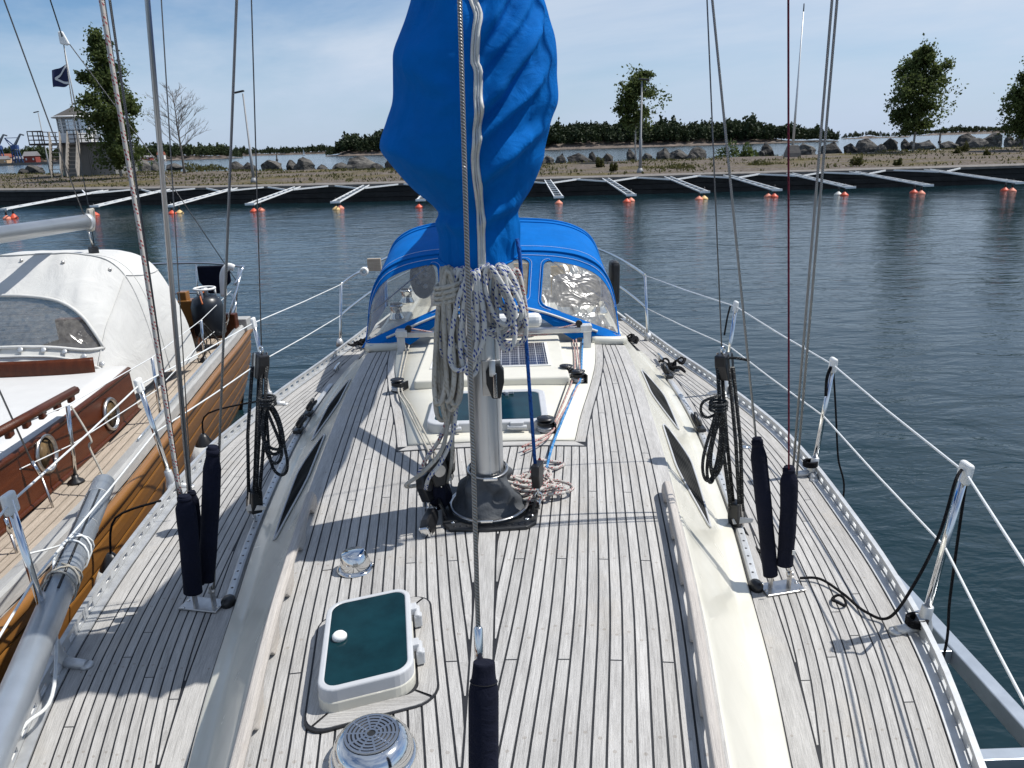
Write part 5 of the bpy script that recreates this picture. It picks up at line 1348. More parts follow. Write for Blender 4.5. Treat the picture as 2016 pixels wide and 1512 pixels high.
# white line wrapped round the left pushpit end, dark bag on the right one
t = MB(); c_ = py(716, 535, 7.0)
for k in range(5): t.tube([c_ + Vector((.03 * math.cos(a), .012 * k, .03 * math.sin(a))) for a in [2*math.pi*i/14 for i in range(14)]], .009, n=6, closed=True)
tag(t.build('rope_wrapping', M['white_plastic']), 'white wrapping round the left pushpit tube', 'wrapping')
t = MB(); q = py(1209, 556, 6.85); t.box(q, (.09, .16, .40)); tag(t.build('pushpit_bag', M['black_plate'], bevel=.035), 'dark bag hanging on the right pushpit beside the spray hood', 'bag')
t = MB(); q = py(737, 521, 7.2); t.box(q, (.13, .03, .12)); tag(t.build('pushpit_board', M['old_deck'], bevel=.006), 'small brown board behind the left edge of the spray hood', 'board')

# ================================================================== aluminium spar lashed along the left rail
p1, p2 = pz(204, 952, 1.36), pz(20, 1395, 1.36); dsp = (p1 - p2).normalized()
sp = thing('spar', 'silver aluminium spar with black grooves lashed along the left guard rail', 'spar', tuple(p2))
pend = p2 - dsp * 2.2
sr = .048
MB().tube([pend, p1], sr, n=32).build('spar_tube', M['galv'], sp)
MB().tube([p1 - dsp * .0, p1 + dsp * .006], sr * .92, n=32).build('spar_end_plug', M['alu_dull'], sp)
uvec = Vector((0, 0, 1)); nsp = (uvec - dsp * uvec.dot(dsp)).normalized(); bsp = dsp.cross(nsp)
for an in (-28, 22):
    o_ = nsp * math.cos(R(an)) + bsp * math.sin(R(an)); a0 = p1 - dsp * .18 + o_ * sr; b0 = p1 - dsp * 1.02 + o_ * sr
    m1 = MB(); m1.tube([a0, b0], .0045, n=6); m1.build('spar_groove', M['black_plastic'], sp)
for k, dd in enumerate((.17, .46)):
    MB().tube([p1 - dsp * dd + (nsp * math.cos(a) + bsp * math.sin(a)) * (sr + .0006) for a in [2*math.pi*i/32 for i in range(32)]], .0012, n=4, closed=True).build('spar_seam', M['alu_dull'], sp)
for k, (dd, lab) in enumerate(((.62, 'white cord hitched round the silver spar, upper turns'), (.86, 'grey flecked cord lashed round the silver spar, lower turns'))):
    t = MB(); pts = []
    for i in range(3 * 14):
        a = 2 * math.pi * i / 14; pts.append(p1 - dsp * (dd + .05 * math.sin(a * .5) + .028 * i / 14) + (nsp * math.cos(a) + bsp * math.sin(a)) * (sr + .007))
    t.tube(pts, .0038, n=8); tag(t.build('spar_lashing', M['rope_white'] if k else M['lifeline']), lab, 'rope')
line_thing('spar_line', 'white cord hanging from the far end of the silver spar', 'rope', spline([p1 + Vector((.045, -.01, .01)), p1 + Vector((.04, -.12, -.06)), p1 + Vector((.02, -.35, -.10)), p1 + Vector((-.03, -.55, -.05))], 8), .0042, M['lifeline'])
line_thing('dock_line', 'white line running down outside the lower left guard rail', 'rope', spline([p1 - dsp * .75 + Vector((-.06, 0, .02)), p1 - dsp * 1.3 + Vector((.03, 0, -.14)), pz(40, 1440, 1.24), pz(-60, 1640, 1.24)], 8), .006, M['lifeline'])

# ================================================================== mooring boom floating beside our bow on the right
bb = thing('mooring_boom', 'galvanised mooring boom in the water close beside the right bow', 'mooring boom', (2.2, 2.0, .35))
a1, b1 = pz(1836, 1236, .42), pz(2030, 1452, .42); db = (b1 - a1).normalized(); cr = Vector((db.y, -db.x, 0))
def beam(mb_, a, b_, w, h):
    d = (b_ - a); mb_.box((a + b_) / 2, (w, h, d.length), rotm(d, (0, 0, 1)))
m1 = MB(); beam(m1, a1 - db * .5, b1 + db * 2.5, .07, .09); m1.build('boom_rail', M['galv'], bb, bevel=.006)
m1 = MB(); beam(m1, a1 - db * .5 - cr * -.34 , b1 + db * 2.5 - cr * -.34, .07, .09); m1.build('boom_rail', M['galv'], bb, bevel=.006)
for k in range(5):
    t0 = a1 - db * .42 + db * (.62 + .66 * k - .62 * .0); m1 = MB(); beam(m1, t0 + cr * .035, t0 + cr * .305, .06, .07); m1.build('boom_rung', M['galv'], bb, bevel=.004)
# ================================================================== the wooden boat alongside
def pxX(x, y, X):
    d = _ray(x, y); t = (X - CAM[0]) / d[0]; return Vector(CAM + d * t)
ZN = 0.95; XC0 = -3.75
Xn = interp([(-3.5, -2.75), (-1.5, -2.35), (0.0, -2.14), (1.5, -2.06), (2.6, -2.07), (3.3, -2.11), (4.0, -2.18), (4.76, -2.29), (5.65, -2.42), (6.6, -2.56), (7.5, -2.68), (8.25, -2.80)])
Xcab = interp([(-1.5, -2.75), (1.5, -2.60), (3.0, -2.585), (3.6, -2.59), (4.4, -2.65), (5.3, -2.75), (6.4, -2.92), (7.6, -3.05)])
nb = thing('wooden_sailboat', 'varnished wooden sailboat with white roof moored along the left side', 'sailboat', (XC0, 3.5, 0))
mir = lambda x: 2 * XC0 - x
Y0n, Y1n = -3.2, 8.25
# planked hull: each strake its own board
hull_n = MB()
def hsec(Y, v): x = Xn(Y); return x + .01 - .06 * v - .30 * v * v if v > 0 else x
mbn = MB()
def hn(side):
    def fn(u, v):
        Y = Y0n + (Y1n - Y0n) * u; x = hsec(Y, v) - .012; return Vector((x if side > 0 else mir(x), Y, ZN + .02 - v * 1.15))
    return fn
mbn.grid(hn(1), 40, 10, True, flip=False); mbn.grid(hn(-1), 40, 10, True, flip=True)
mbn.add([(Xn(Y1n), Y1n, ZN), (mir(Xn(Y1n)), Y1n, ZN), (mir(Xn(Y1n)) + .25, Y1n, -.2), (Xn(Y1n) - .25, Y1n, -.2)], [(0, 1, 2, 3)])
hull_o = mbn.build('hull', M['caulk'], nb)
nst = 8
for k in range(nst):
    v0, v1 = k / nst + .006, (k + 1) / nst - .006
    s_ = MB(); n = 46; vv = []; ff = []; uvs = []
    for i in range(n):
        Y = Y0n + (Y1n - Y0n) * i / (n-1)
        for v, dx in ((v0, -.006), (v0, .010), (v0 + .01, .013), ((v0 + v1) / 2, .0145), (v1 - .01, .013), (v1, .010), (v1, -.006)):
            vv.append((hsec(Y, v) + dx - .012, Y, ZN + .02 - v * 1.15))
        if i:
            for j in range(6):
                ff.append(((i-1)*7+j, i*7+j, i*7+j+1, (i-1)*7+j+1)); a = Y0n + (Y1n-Y0n)*(i-1)/(n-1); b_ = Y0n + (Y1n-Y0n)*i/(n-1)
                uvs.append([(a, j*.02+k), (b_, j*.02+k), (b_, j*.02+.02+k), (a, j*.02+.02+k)])
    s_.add(vv, ff, False, uvs); s_.build('hull_plank', M['honey'], hull_o)
# stem rubbing strake below the rail, lighter honey colour
rb = MB(); rb.tube([Vector((Xn(Y) + .022, Y, ZN + .0)) for Y in [Y0n + (Y1n-Y0n)*i/50 for i in range(51)]], .032, n=10, flat=.7); rb.build('rubbing_strake', M['honey'], nb)
# grey rail cap with a holed track on it
rc = MB(); vv = []; ff = []; uvs = []; n = 50
for i in range(n):
    Y = Y0n + (Y1n - .15 - Y0n) * i / (n-1); x = Xn(Y)
    for dx, z in ((-.012, ZN + .01), (-.020, ZN + .085), (-.035, ZN + .10), (-.105, ZN + .085), (-.115, ZN + .07), (-.12, ZN - .01)): vv.append((x + dx, Y, z))
    if i:
        for j in range(5):
            ff.append(((i-1)*6+j, (i-1)*6+j+1, i*6+j+1, i*6+j)); uvs.append([(Y-.2, j*.03), (Y-.2, j*.03+.03), (Y, j*.03+.03), (Y, j*.03)])
rc.add(vv, [f[::-1] for f in ff], False, [u[::-1] for u in uvs]); rail_n = rc.build('rail_cap', M['grey_rail'], nb)
e_ = MB(); e_.box((Xn(8.0) - .06, 8.1, ZN + .08), (.15, .16, .16)); e_.build('rail_end_block', M['grey_rail'], nb, bevel=.01)
tk = MB(); tk.tube([Vector((Xn(Y) - .072, Y, ZN + .098)) for Y in [4.6 + 3.2 * i / 20 for i in range(21)]], .016, n=6, flat=.35); tko = tk.build('sheet_track', M['galv'], rail_n)
hl = MB(); hl.box((0, 0, 0), (.012, .014, .002)); hme = hl.mesh('track_hole', M['black_plastic'])
for k in range(50):
    Y = 4.66 + .062 * k; h = bpy.data.objects.new('track_hole', hme); COL.objects.link(h); h.location = (Xn(Y) - .072, Y, ZN + .1045); setparent(h, tko)
# side deck planks
dk = MB(); vv = []; ff = []
for i in range(40):
    Y = Y0n + .3 + (Y1n - .4 - Y0n) * i / 39; vv += [(Xn(Y) - .10, Y, ZN - .006), (mir(Xn(Y) - .10), Y, ZN - .006)]
    if i: ff.append((2*i-2, 2*i-1, 2*i+1, 2*i)[::-1])
dk.add(vv, ff); deck_n = dk.build('deck', M['caulk'], nb)
for k in range(9):
    o = lambda Y, k=k: -(Xn(Y) - .13 - k * .058) ; lim = lambda Y: -(Xcab(Y) + .01) if Y < 5.5 else -(Xcab(Y) - .6)
    inn = lambda Y, o=o: o(Y) + .058 - .009
    for a, b_ in runs(lambda Y: lim(Y) - o(Y) > .02, -1.5, 7.9, .05):
        for y0, y1 in split(a, b_, [2.6 + .8 * ((k * 3) % 4), 6.1]):
            if y1 - y0 > .1: plank('deck_plank', lambda Y: min(inn(Y), lim(Y)), o, lambda x, y: ZN - .006, y0, y1, deck_n, -1, M['old_deck'], step=.2)
# cabin: mahogany side, white roof with beading
cs = MB(); vv = []; ff = []; uvs = []
for i in range(40):
    Y = -1.5 + 7.0 * i / 39; x = Xcab(Y)
    for dx, z in ((0, ZN - .01), (-.01, ZN + .17), (-.02, ZN + .33)): vv.append((x + dx, Y, z))
    if i:
        for j in range(2):
            ff.append(((i-1)*3+j, i*3+j, i*3+j+1, (i-1)*3+j+1)); uvs.append([(Y - .18, j*.2), (Y, j*.2), (Y, j*.2+.2), (Y - .18, j*.2+.2)])
cs.add(vv, ff, False, uvs); cab = cs.build('cabin_side', M['varnish'], nb, solid=.03)
MB().tube([Vector((Xcab(Y) - .006, Y, ZN + .332)) for Y in [-1.5 + 7.0 * i / 40 for i in range(41)]], .020, n=8).build('cabin_beading', M['varnish'], nb)
MB().tube([Vector((Xcab(Y) + .008, Y, ZN + .012)) for Y in [-1.5 + 7.0 * i / 40 for i in range(41)]], .018, n=8).build('cabin_foot_moulding', M['varnish'], nb)
rf = MB()
def nroof(x): return ZN + .335 + .035 * (1 - ((x - XC0) / 1.2) ** 2)
def rfn(u, v):
    Y = -1.5 + 7.0 * u; a = Xcab(Y) - .012; x = a + (mir(a) - a) * v; return Vector((x, Y, nroof(x)))
rf.grid(rfn, 30, 16, True, flip=True); rf.build('cabin_roof', M['roof_white'], nb, solid=.02)
# raised mahogany coaming the tent buttons on to
cm = MB(); cm.tube([Vector((XC0 + .86 * math.sin(a), 5.42 - .20 * math.cos(a), nroof(XC0 + .86 * math.sin(a)) + .045)) for a in [-1.2 + 2.4 * i / 40 for i in range(41)]], .075, n=8, flat=.3); cm.build('tent_coaming', M['varnish'], nb)
# grab rail on the roof
g = MB(); a, b_ = pz(-40, 872, 1.50), pz(148, 768, 1.46)
g.tube([a, b_], .026, n=8, flat=1.1); gr_ = g.build('roof_grab_rail', M['varnish'], nb)
for k in range(6):
    p = a + (b_ - a) * (.08 + .17 * k); m1 = MB(); m1.box(p + Vector((0, 0, -.03)), (.03, .07, .05), Matrix.Rotation(.25, 3, 'Z')); m1.build('rail_foot', M['varnish'], gr_, bevel=.008)
# portholes
for (x, y) in ((90, 893), (218, 815)):
    p = pxX(x, y, -2.63); X = Xcab(p.y) - .008; p = pxX(x, y, X + .01); fr = frame((X + .012, p.y, p.z), Vector((1, .10, .03)))
    ring = MB(); ring.lathe([(.094, -.01), (.114, -.01), (.120, .002), (.114, .014), (.104, .018), (.097, .012), (.094, -.004)], 32, fr)
    po = ring.build('porthole', M['steel_dull'], nb)
    MB().lathe([(.097, .0), (.0, .001)], 32, fr).build('porthole_pane', pm('brown_porthole_glass', (.05, .035, .02), .4, var=.5, scale=14, col2=(.22, .15, .075), spec=.1), po)
# dark sail ports / stains between the portholes on the cabin side
# stanchions and guard wires
tops_n, mids_n = [], []
for (bx, by, tx, ty) in ((-230, 1150, -260, 960), (150, 950, 133, 798), (318, 830, 299, 704), (403, 712, 396, 630)):
    b0 = pz(bx, by, ZN); t = py(tx, ty, b0.y)
    s_ = MB().tube([b0, t], .0115, n=10).build('stanchion', M['steel'], nb)
    MB().lathe([(.05, 0), (.045, .012), (.02, .03), (.018, .05)], 12, Matrix.Translation(b0)).build('stanchion_foot', M['black_plastic'], s_)
    tops_n.append(t); mids_n.append(b0 + (t - b0) * .5)
crn = Vector((-2.78, 8.05, 1.66)); tops_n.append(py(458, 570, 7.95)); mids_n.append(py(448, 632, 7.9))
MB().tube(tops_n, .0038, n=6).build('guard_wire', M['lifeline'], nb); MB().tube(mids_n, .0038, n=6).build('guard_wire', M['lifeline'], nb)
# pushpit
pp = MB(); zt = 1.66
stern = [py(462, 560, 7.9), py(478, 527, 8.05), py(470, 524, 8.15), Vector((-3.2, 8.2, 1.70)), Vector((-3.9, 8.22, 1.70)), Vector((-4.7, 8.1, 1.68))]
pp.tube(spline(stern, 5), .0125, n=8); low = [py(448, 632, 7.9), py(463, 590, 8.1), Vector((-3.2, 8.2, 1.38)), Vector((-4.7, 8.1, 1.36))]
pp.tube(spline(low, 5), .011, n=8); pp.tube([py(478, 527, 8.05), py(440, 660, 7.75)], .0125, n=8); pp.tube([py(386, 520, 8.2), py(390, 600, 8.15)], .010, n=8); pp.tube([py(470, 527, 8.1), py(462, 640, 8.1)], .010, n=8)
pp.build('pushpit', M['steel'], nb)
mh = MB(); mh.box((Xn(7.2) - .52, 7.2, ZN + .10), (.10, 1.6, .24)); mh.build('cockpit_coaming', M['varnish'], nb, bevel=.01)
mh = MB(); mh.box((XC0, 7.9, ZN + .12), (1.9, .10, .26)); mh.build('stern_locker', M['varnish'], nb, bevel=.01)
# shroud turnbuckles at the left edge
for (pts, lab) in ((((-12, 745), (62, 908), (82, 940), (120, 1040), (132, 1066)), 0), (((-20, 930), (10, 1020), (20, 1050), (48, 1130), (52, 1150)), 1)):
    Yc_ = 3.85 if lab == 0 else 3.35; P_ = [py(x, y, Yc_) for x, y in pts]
    w_ = MB().tube([ext(P_[1], P_[0], 6), P_[1]], .005, n=8).build('shroud', M['wire'], nb)
    MB().tube([P_[1], P_[2]], .011, n=10).build('turnbuckle', M['steel'], w_); MB().tube([P_[2], P_[3]], .007, n=8).build('turnbuckle_screw', M['steel_dull'], w_)
    m1 = MB(); beam(m1, P_[3], P_[4] + (P_[4] - P_[3]) * .6, .035, .012); m1.build('chainplate_strap', M['steel_dull'], w_)
# boom with end fittings
E_, F_ = py(168, 437, 6.35), py(0, 462, 5.45)
bd_ = (F_ - E_).normalized(); MB().tube([E_, E_ + bd_ * 6.4], .060, n=20, flat=.86).build('boom', M['alu_mast'], nb)
m1 = MB(); m1.tube([E_ + Vector((0, 0, .0)), E_ - bd_ * .05], .064, n=20, flat=.86); bo_ = m1.build('boom_end_fitting', M['alu_dull'], nb)
for k in range(5):
    c_ = E_ - bd_ * (.05 + .012 * k) + Vector((0, 0, .01)); tb = MB(); tb.tube([c_ + Vector((.03 * math.cos(a) * .5, .02 * math.sin(a), .085 * math.sin(a + .4 * k))) for a in [2*math.pi*i/18 for i in range(18)]], .010, n=8, closed=True); tb.build('boom_end_rope', M['rope_white'], bo_)
m1 = MB(); m1.tube([E_ + Vector((.01, 0, -.07)), E_ + Vector((.012, .02, -.20))], .008, n=6); m1.build('sheet_shackle', M['steel_dull'], bo_)
m1 = MB(); m1.prism(rrect(.03, .06, .02), -.025, .025, frame(E_ + Vector((.012, .02, -.26)), Vector((1, -.6, 0)))); m1.build('sheet_block', M['black_plastic'], bo_)
def nline(nm, pts, r, mat): return MB().tube(pts, r, n=6).build(nm, mat, nb)
nline('topping_lift', [E_ + Vector((0, 0, .06)), py(105, 265, 6.1), py(8, 0, 5.6), ext(py(105, 265, 6.1), py(8, 0, 5.6), 3)], .0055, M['wire_dark'])
bk_ = py(123, 74, 7.2)
nline('backstay', [bk_, py(99, 0, 6.9), ext(bk_, py(99, 0, 6.9), 9)], .006, M['wire_dark'])
nline('backstay_bridle', [bk_ + Vector((0, 0, -.05)), py(160, 330, 7.6), py(178, 425, 7.9), py(190, 520, 8.15)], .0048, M['wire_dark'])
nline('backstay_bridle', [bk_ + Vector((.045, 0, -.045)), py(295, 300, 7.8), py(470, 560, 8.1)], .0048, M['wire_dark'])
m1 = MB(); m1.prism([(-.03, .05), (.012, .05), (.055, -.055), (.028, -.065), (-.03, -.05)], -.012, .012, frame(bk_, Vector((0, -1, 0)))); m1.build('bridle_block', M['white_plastic'], nb, bevel=.01)

# ------------------------------------------------------------------ white cockpit tent over the wooden boat
ti = [0, .22, .42, .60, .76, .89, 1.0]
def ta(v): return interp(list(zip(ti, v)))
Fx, Fy, Fz = ta([0, .30, .52, .68, .80, .88, .93]), ta([5.27, 5.28, 5.32, 5.37, 5.43, 5.48, 5.55]), ta([1.42, 1.42, 1.40, 1.35, 1.27, 1.17, 1.05])
G1x, G1z = ta([0, .28, .52, .70, .82, .90, .925]), ta([2.10, 2.10, 2.085, 2.02, 1.84, 1.47, 1.08])
G2x, G2z = ta([0, .28, .52, .70, .83, .965, 1.02]), ta([2.06, 2.06, 2.04, 1.97, 1.80, 1.43, 1.06])
def tent_pt(s, t):
    k = abs(s)
    a = Vector((Fx(k), Fy(k), Fz(k))); b_ = Vector((G1x(k), 5.98 + .10 * k, G1z(k))); c_ = Vector((G2x(k), 6.58 + .05 * k, G2z(k)))
    if t < .5:
        u = t * 2; p = a + (b_ - a) * u; p.z += .05 * math.sin(u * math.pi) * (1 - k ** 2); p.y -= .04 * math.sin(u * math.pi) * (1 - .5 * k)
    else: u = t * 2 - 1; p = b_ + (c_ - b_) * u; p.z -= .02 * math.sin(u * math.pi)
    wv = .022 * math.sin(8 * s + 12 * t) * math.sin(min(1, t * 2) * math.pi) * .5 + .016 * nz((s * 4, t * 5, 2.2)) + .010 * nz((s * 11, t * 9, 7.2))
    return Vector((XC0 + sgn(s) * p.x, p.y - wv, p.z + wv * .5))
tent = thing('cockpit_tent', 'white canvas cockpit tent with clear side window on the wooden boat', 'boat tent', (XC0, 6.2, 1.3))
TW = (-.74, .74, .055, .275)
def tw_in(s, t):
    a, b_, c_, d_ = TW
    cx = (a + b_) / 2; ux = (s - cx) / ((b_ - a) / 2); top = c_ + (d_ - c_) * (1 - abs(ux) ** 2.6 * .72); bot = c_ + (d_ - c_) * .28 * abs(ux) ** 8
    return abs(ux) < 1 and bot < t < top
tm = MB(); ns_, nt_ = 181, 91
vv = [tent_pt(-1 + 2*i/(ns_-1), j/(nt_-1)) for i in range(ns_) for j in range(nt_)]; ff = []
for i in range(ns_-1):
    for j in range(nt_-1):
        if not tw_in(-1 + 2*(i+.5)/(ns_-1), (j+.5)/(nt_-1)): ff.append((i*nt_+j, (i+1)*nt_+j, (i+1)*nt_+j+1, i*nt_+j+1))
tm.add(vv, ff, True); tm.build('tent_canvas', M['white_canvas'], tent)
a, b_, c_, d_ = TW
wm = MB(); wm.grid(lambda u, v: tent_pt(a + (b_-a)*u, c_ + (d_-c_+.02)*v) + Vector((0, .012, -.004)), 50, 20, True); wo = wm.build('tent_window', M['window_tent'], tent)
edge = []
for i in range(41):
    ux = -1 + 2*i/40; edge.append((a + (b_-a)*(ux+1)/2, c_ + (d_-c_)*(1 - abs(ux)**2.6*.72)))
for i in range(41):
    ux = 1 - 2*i/40; edge.append((a + (b_-a)*(ux+1)/2, c_ + (d_-c_)*.28*abs(ux)**8))
bd2 = MB(); bd2.tube([tent_pt(s, t) + Vector((0, -.008, .006)) for s, t in edge], .012, n=8, closed=True, flat=1.0); bd2.build('window_binding', M['white_canvas'], wo)
for fn_, nm in ((lambda i: tent_pt(-1 + 2*i/60, .5), 'tent_seam'), (lambda i: tent_pt(-1 + 2*i/60, .62), 'tent_seam'), (lambda i: tent_pt(-1 + 2*i/60, .02), 'tent_hem')):
    MB().tube([fn_(i) + Vector((0, -.004, .003)) for i in range(61)], .005 if nm == 'tent_seam' else .010, n=6).build(nm, M['white_canvas'], tent)
MB().tube([tent_pt(.72, i/30) + Vector((.004, -.004, .004)) for i in range(31)], .004, n=6).build('tent_seam', M['white_canvas'], tent)
for (x, y) in ((42, 518), (125, 516), (216, 533)):
    best = min(((s/50, t/50) for s in range(0, 50) for t in range(20, 50)), key=lambda q: (lambda p: (lambda v: (1008 + 1490*np.dot(v, _r)/np.dot(v, _f) - x)**2 + (756 - 1490*np.dot(v, _u)/np.dot(v, _f) - y)**2)(np.array(p) - CAM))(tent_pt(*q)))
    MB().lathe([(.014, 0), (.012, .012), (.006, .02), (0, .021)], 12, Matrix.Translation(tent_pt(*best))).build('turn_button', M['steel_dull'], tent)
for k in range(6):
    s = .10 + .13 * k; p = tent_pt(s, .045); MB().lathe([(.022, 0), (.020, .006), (.008, .010), (0, .010)], 14, frame(p + Vector((0, -.012, .004)), Vector((0, -.8, .5)))).build('press_stud', M['alu_dull'], tent)

# things standing at the wooden boat's stern
gb = thing('gas_bottle', 'dark steel gas bottle with white collar on the wooden boat stern', 'gas bottle', (-3.02, 7.55, ZN))
c0 = py(413, 640, 7.45); Mx_ = Matrix.Translation((c0.x, c0.y, c0.z - .10))
MB().lathe([(.13, 0), (.15, .02), (.152, .30), (.13, .37), (.08, .40), (.03, .41)], 28, Mx_).build('bottle_body', pm('dark_bottle_paint', (.012, .016, .022), .35, var=.2), gb)
MB().tube([Mx_ @ Vector((.098*math.cos(a), .098*math.sin(a), .47)) for a in [2*math.pi*i/28 for i in range(28)]], .012, n=8, closed=True).build('bottle_collar', M['white_plastic'], gb)
for k in range(3):
    a = 2*math.pi*k/3 + .6; MB().tube([Mx_ @ Vector((.098*math.cos(a), .098*math.sin(a), .38)), Mx_ @ Vector((.098*math.cos(a), .098*math.sin(a), .47))], .010, n=8).build('collar_post', M['white_plastic'], gb)
MB().lathe([(.02, .40), (.02, .45), (.035, .455), (.03, .475), (0, .48)], 14, Mx_).build('bottle_valve', M['alu_dull'], gb)
MB().tube(spline([Mx_ @ Vector((.0, -.03, .44)), Mx_ @ Vector((-.01, -.10, .42)), Mx_ @ Vector((.02, -.15, .34))], 5), .008, n=8).build('gas_hose', pm('orange_hose', (.45, .12, .03), .5), gb)
m1 = MB(); p = py(372, 618, 7.6); m1.box(p, (.17, .16, .30)); m1.box(p + Vector((-.02, -.01, .19)), (.09, .10, .09)); tag(m1.build('teak_locker', M['honey'], bevel=.01), 'honey coloured wooden box beside the gas bottle on the stern', 'box')
m1 = MB(); A_ = py(388, 524, 8.16); m1.prism([(0, 0), (.34, 0), (.34, -.18), (.20, -.30), (.09, -.30), (.0, -.16)], -.02, .02, frame(A_, Vector((0, -1, 0)))); 
tag(m1.build('rail_bag', M['navy'], bevel=.012), 'black folded bag hanging on the wooden boat pushpit', 'bag')
hs_ = MB(); q0 = py(456, 560, 7.95)
hs_.tube(spline([q0 + Vector((.05, 0, .17)), q0 + Vector((-.01, -.01, .19)), q0 + Vector((-.07, -.02, .10)), q0 + Vector((-.09, -.02, -.12))], 6), .035, n=10, flat=.6)
tag(hs_.build('horseshoe_buoy', M['white_plastic']), 'white horseshoe lifebuoy on the wooden boat pushpit corner', 'lifebuoy')
rgn = random.Random(11); t = MB()
for k in range(6):
    b0 = py(396, 632, 7.0); t.tube(spline([b0 + Vector((.01*k - .02, -.01, -.02)), b0 + Vector((rgn.uniform(-.08, .10), rgn.uniform(-.1, .1), -.24)), b0 + Vector((rgn.uniform(-.14, .16), rgn.uniform(-.2, .1), -.44))], 6), .006, n=6)
tag(t.build('hanging_cords', M['rope_dark']), 'tangle of dark cords hanging on the wooden boat guard rail', 'rope')
line_thing('stanchion_cord', 'grey cord tied from the wooden boat stanchion down to its deck', 'rope', spline([py(140, 800, 4.15), py(165, 840, 4.1), py(180, 868, 4.05), py(176, 880, 4.05), py(200, 930, 4.0), py(206, 945, 3.95)], 6), .006, M['rope_white'])
# fenders between the hulls
def fender(label, x, y, z, L, r):
    f = thing('fender', label, 'fender', (x, y, z), group='fenders between the two boats')
    MB().lathe([(.0, 0), (r*.5, .02), (r, .12), (r, L - .12), (r*.55, L - .01)], 24, Matrix.Translation((x, y, z))).build('fender_body', M['white_canvas'], f)
    MB().lathe([(r*.62, L - .045), (r*.5, L), (r*.25, L + .05), (.015, L + .07)], 20, Matrix.Translation((x, y, z))).build('fender_neck', M['black_plastic'], f)
    MB().tube(spline([Vector((x, y, z + L + .06)), Vector((x + .05, y + .02, ZD - .02)), Vector((-Xt(y) - .0, y + .03, ZD + .06))], 5), .006, n=6).build('fender_cord', M['rope_black'], f)
fender('white fender with black neck between the hulls, nearer the camera', -1.90, 3.32, .30, .58, .115)
fender('white fender with black neck between the hulls, farther aft', -2.02, 4.85, .32, .60, .115)
# ================================================================== breakwater, quay and far shore
Yq = interp([(-90, 74), (-60, 65), (-45, 58.5), (-34.6, 53.2), (-26, 49.6), (-17, 47.0), (-7, 45.1), (2, 45.0), (20, 44.2), (60, 44.0), (95, 44.0)])
Dl = interp([(-90, 24), (-60, 24), (-30, 22), (-17, 18), (-9, 14.0), (3, 17), (21, 20), (50, 30), (95, 34)])
def zland(X, d):
    D = Dl(X); u = d / D
    z = 1.0 if d < 1.3 else 1.0 + .48 * min(1, (d - 1.3) / (D - 1.3)) + .06 * nz((X * .25, d * .4, .3))
    if u > 1: z = 1.48 - (u - 1) * D * .55
    return z
def ground_mat():
    m, nt, b, out = newmat('gravel_and_dry_grass')
    tc = N(nt, "ShaderNodeTexCoord")
    def nse(s, d=6.0, st=(1, 1, 1)):
        mp = N(nt, "ShaderNodeMapping"); mp.inputs['Scale'].default_value = st; nt.links.new(tc.outputs['Object'], mp.inputs[0])
        n = N(nt, "ShaderNodeTexNoise", Scale=s, Detail=d, Roughness=.65); nt.links.new(mp.outputs[0], n.inputs['Vector']); return n.outputs['Fac']
    grav = ramp(nt, nse(5.0, 8.0), [(.32, (.055, .046, .038)), (.5, (.135, .112, .093)), (.68, (.24, .205, .175))])
    grass = ramp(nt, nse(3.0, 8.0), [(.32, (.045, .040, .018)), (.52, (.115, .095, .043)), (.7, (.19, .155, .07))])
    f = N(nt, "ShaderNodeMapRange"); f.inputs['From Min'].default_value = .47; f.inputs['From Max'].default_value = .60; nt.links.new(nse(.22, 5.0, (.6, 1.6, 1)), f.inputs[0])
    mx = N(nt, "ShaderNodeMixRGB"); nt.links.new(f.outputs[0], mx.inputs['Fac']); nt.links.new(grav, mx.inputs['Color1']); nt.links.new(grass, mx.inputs['Color2'])
    nt.links.new(mx.outputs[0], b.inputs['Base Color']); b.inputs['Roughness'].default_value = .95; b.inputs['Specular IOR Level'].default_value = .15
    bp = N(nt, "ShaderNodeBump", Strength=1.0, Distance=.12); nt.links.new(nse(6.0, 6.0), bp.inputs['Height']); nt.links.new(bp.outputs[0], b.inputs['Normal'])
    return m
M['ground'] = ground_mat()
g = MB(); nx, nd = 150, 30; vv = []; ff = []
for i in range(nx):
    X = -90 + 185 * i / (nx-1)
    for j in range(nd):
        d = 1.25 + (Dl(X) * 1.18 - 1.25) * j / (nd-1); vv.append((X, Yq(X) + d, zland(X, d)))
    if i:
        for j in range(nd-1): ff.append(((i-1)*nd+j, i*nd+j, i*nd+j+1, (i-1)*nd+j+1))
g.add(vv, ff, True); tag(g.build('ground', M['ground']), 'gravel and dry grass breakwater', kind='structure')
M['concrete'] = pm('quay_concrete', (.17, .155, .14), .9, var=.25, scale=2.5, bump=.02, bscale=6)
M['quay_dark'] = pm('tarred_quay_wall', (.016, .016, .016), .85, var=.5, scale=1.6, bump=.05, bscale=4)
quay = thing('quay_wall', 'black tarred quay wall with concrete edge along the breakwater', 'quay', (0, 45, 0))
xs = [-90 + 185 * i / 110 for i in range(111)]
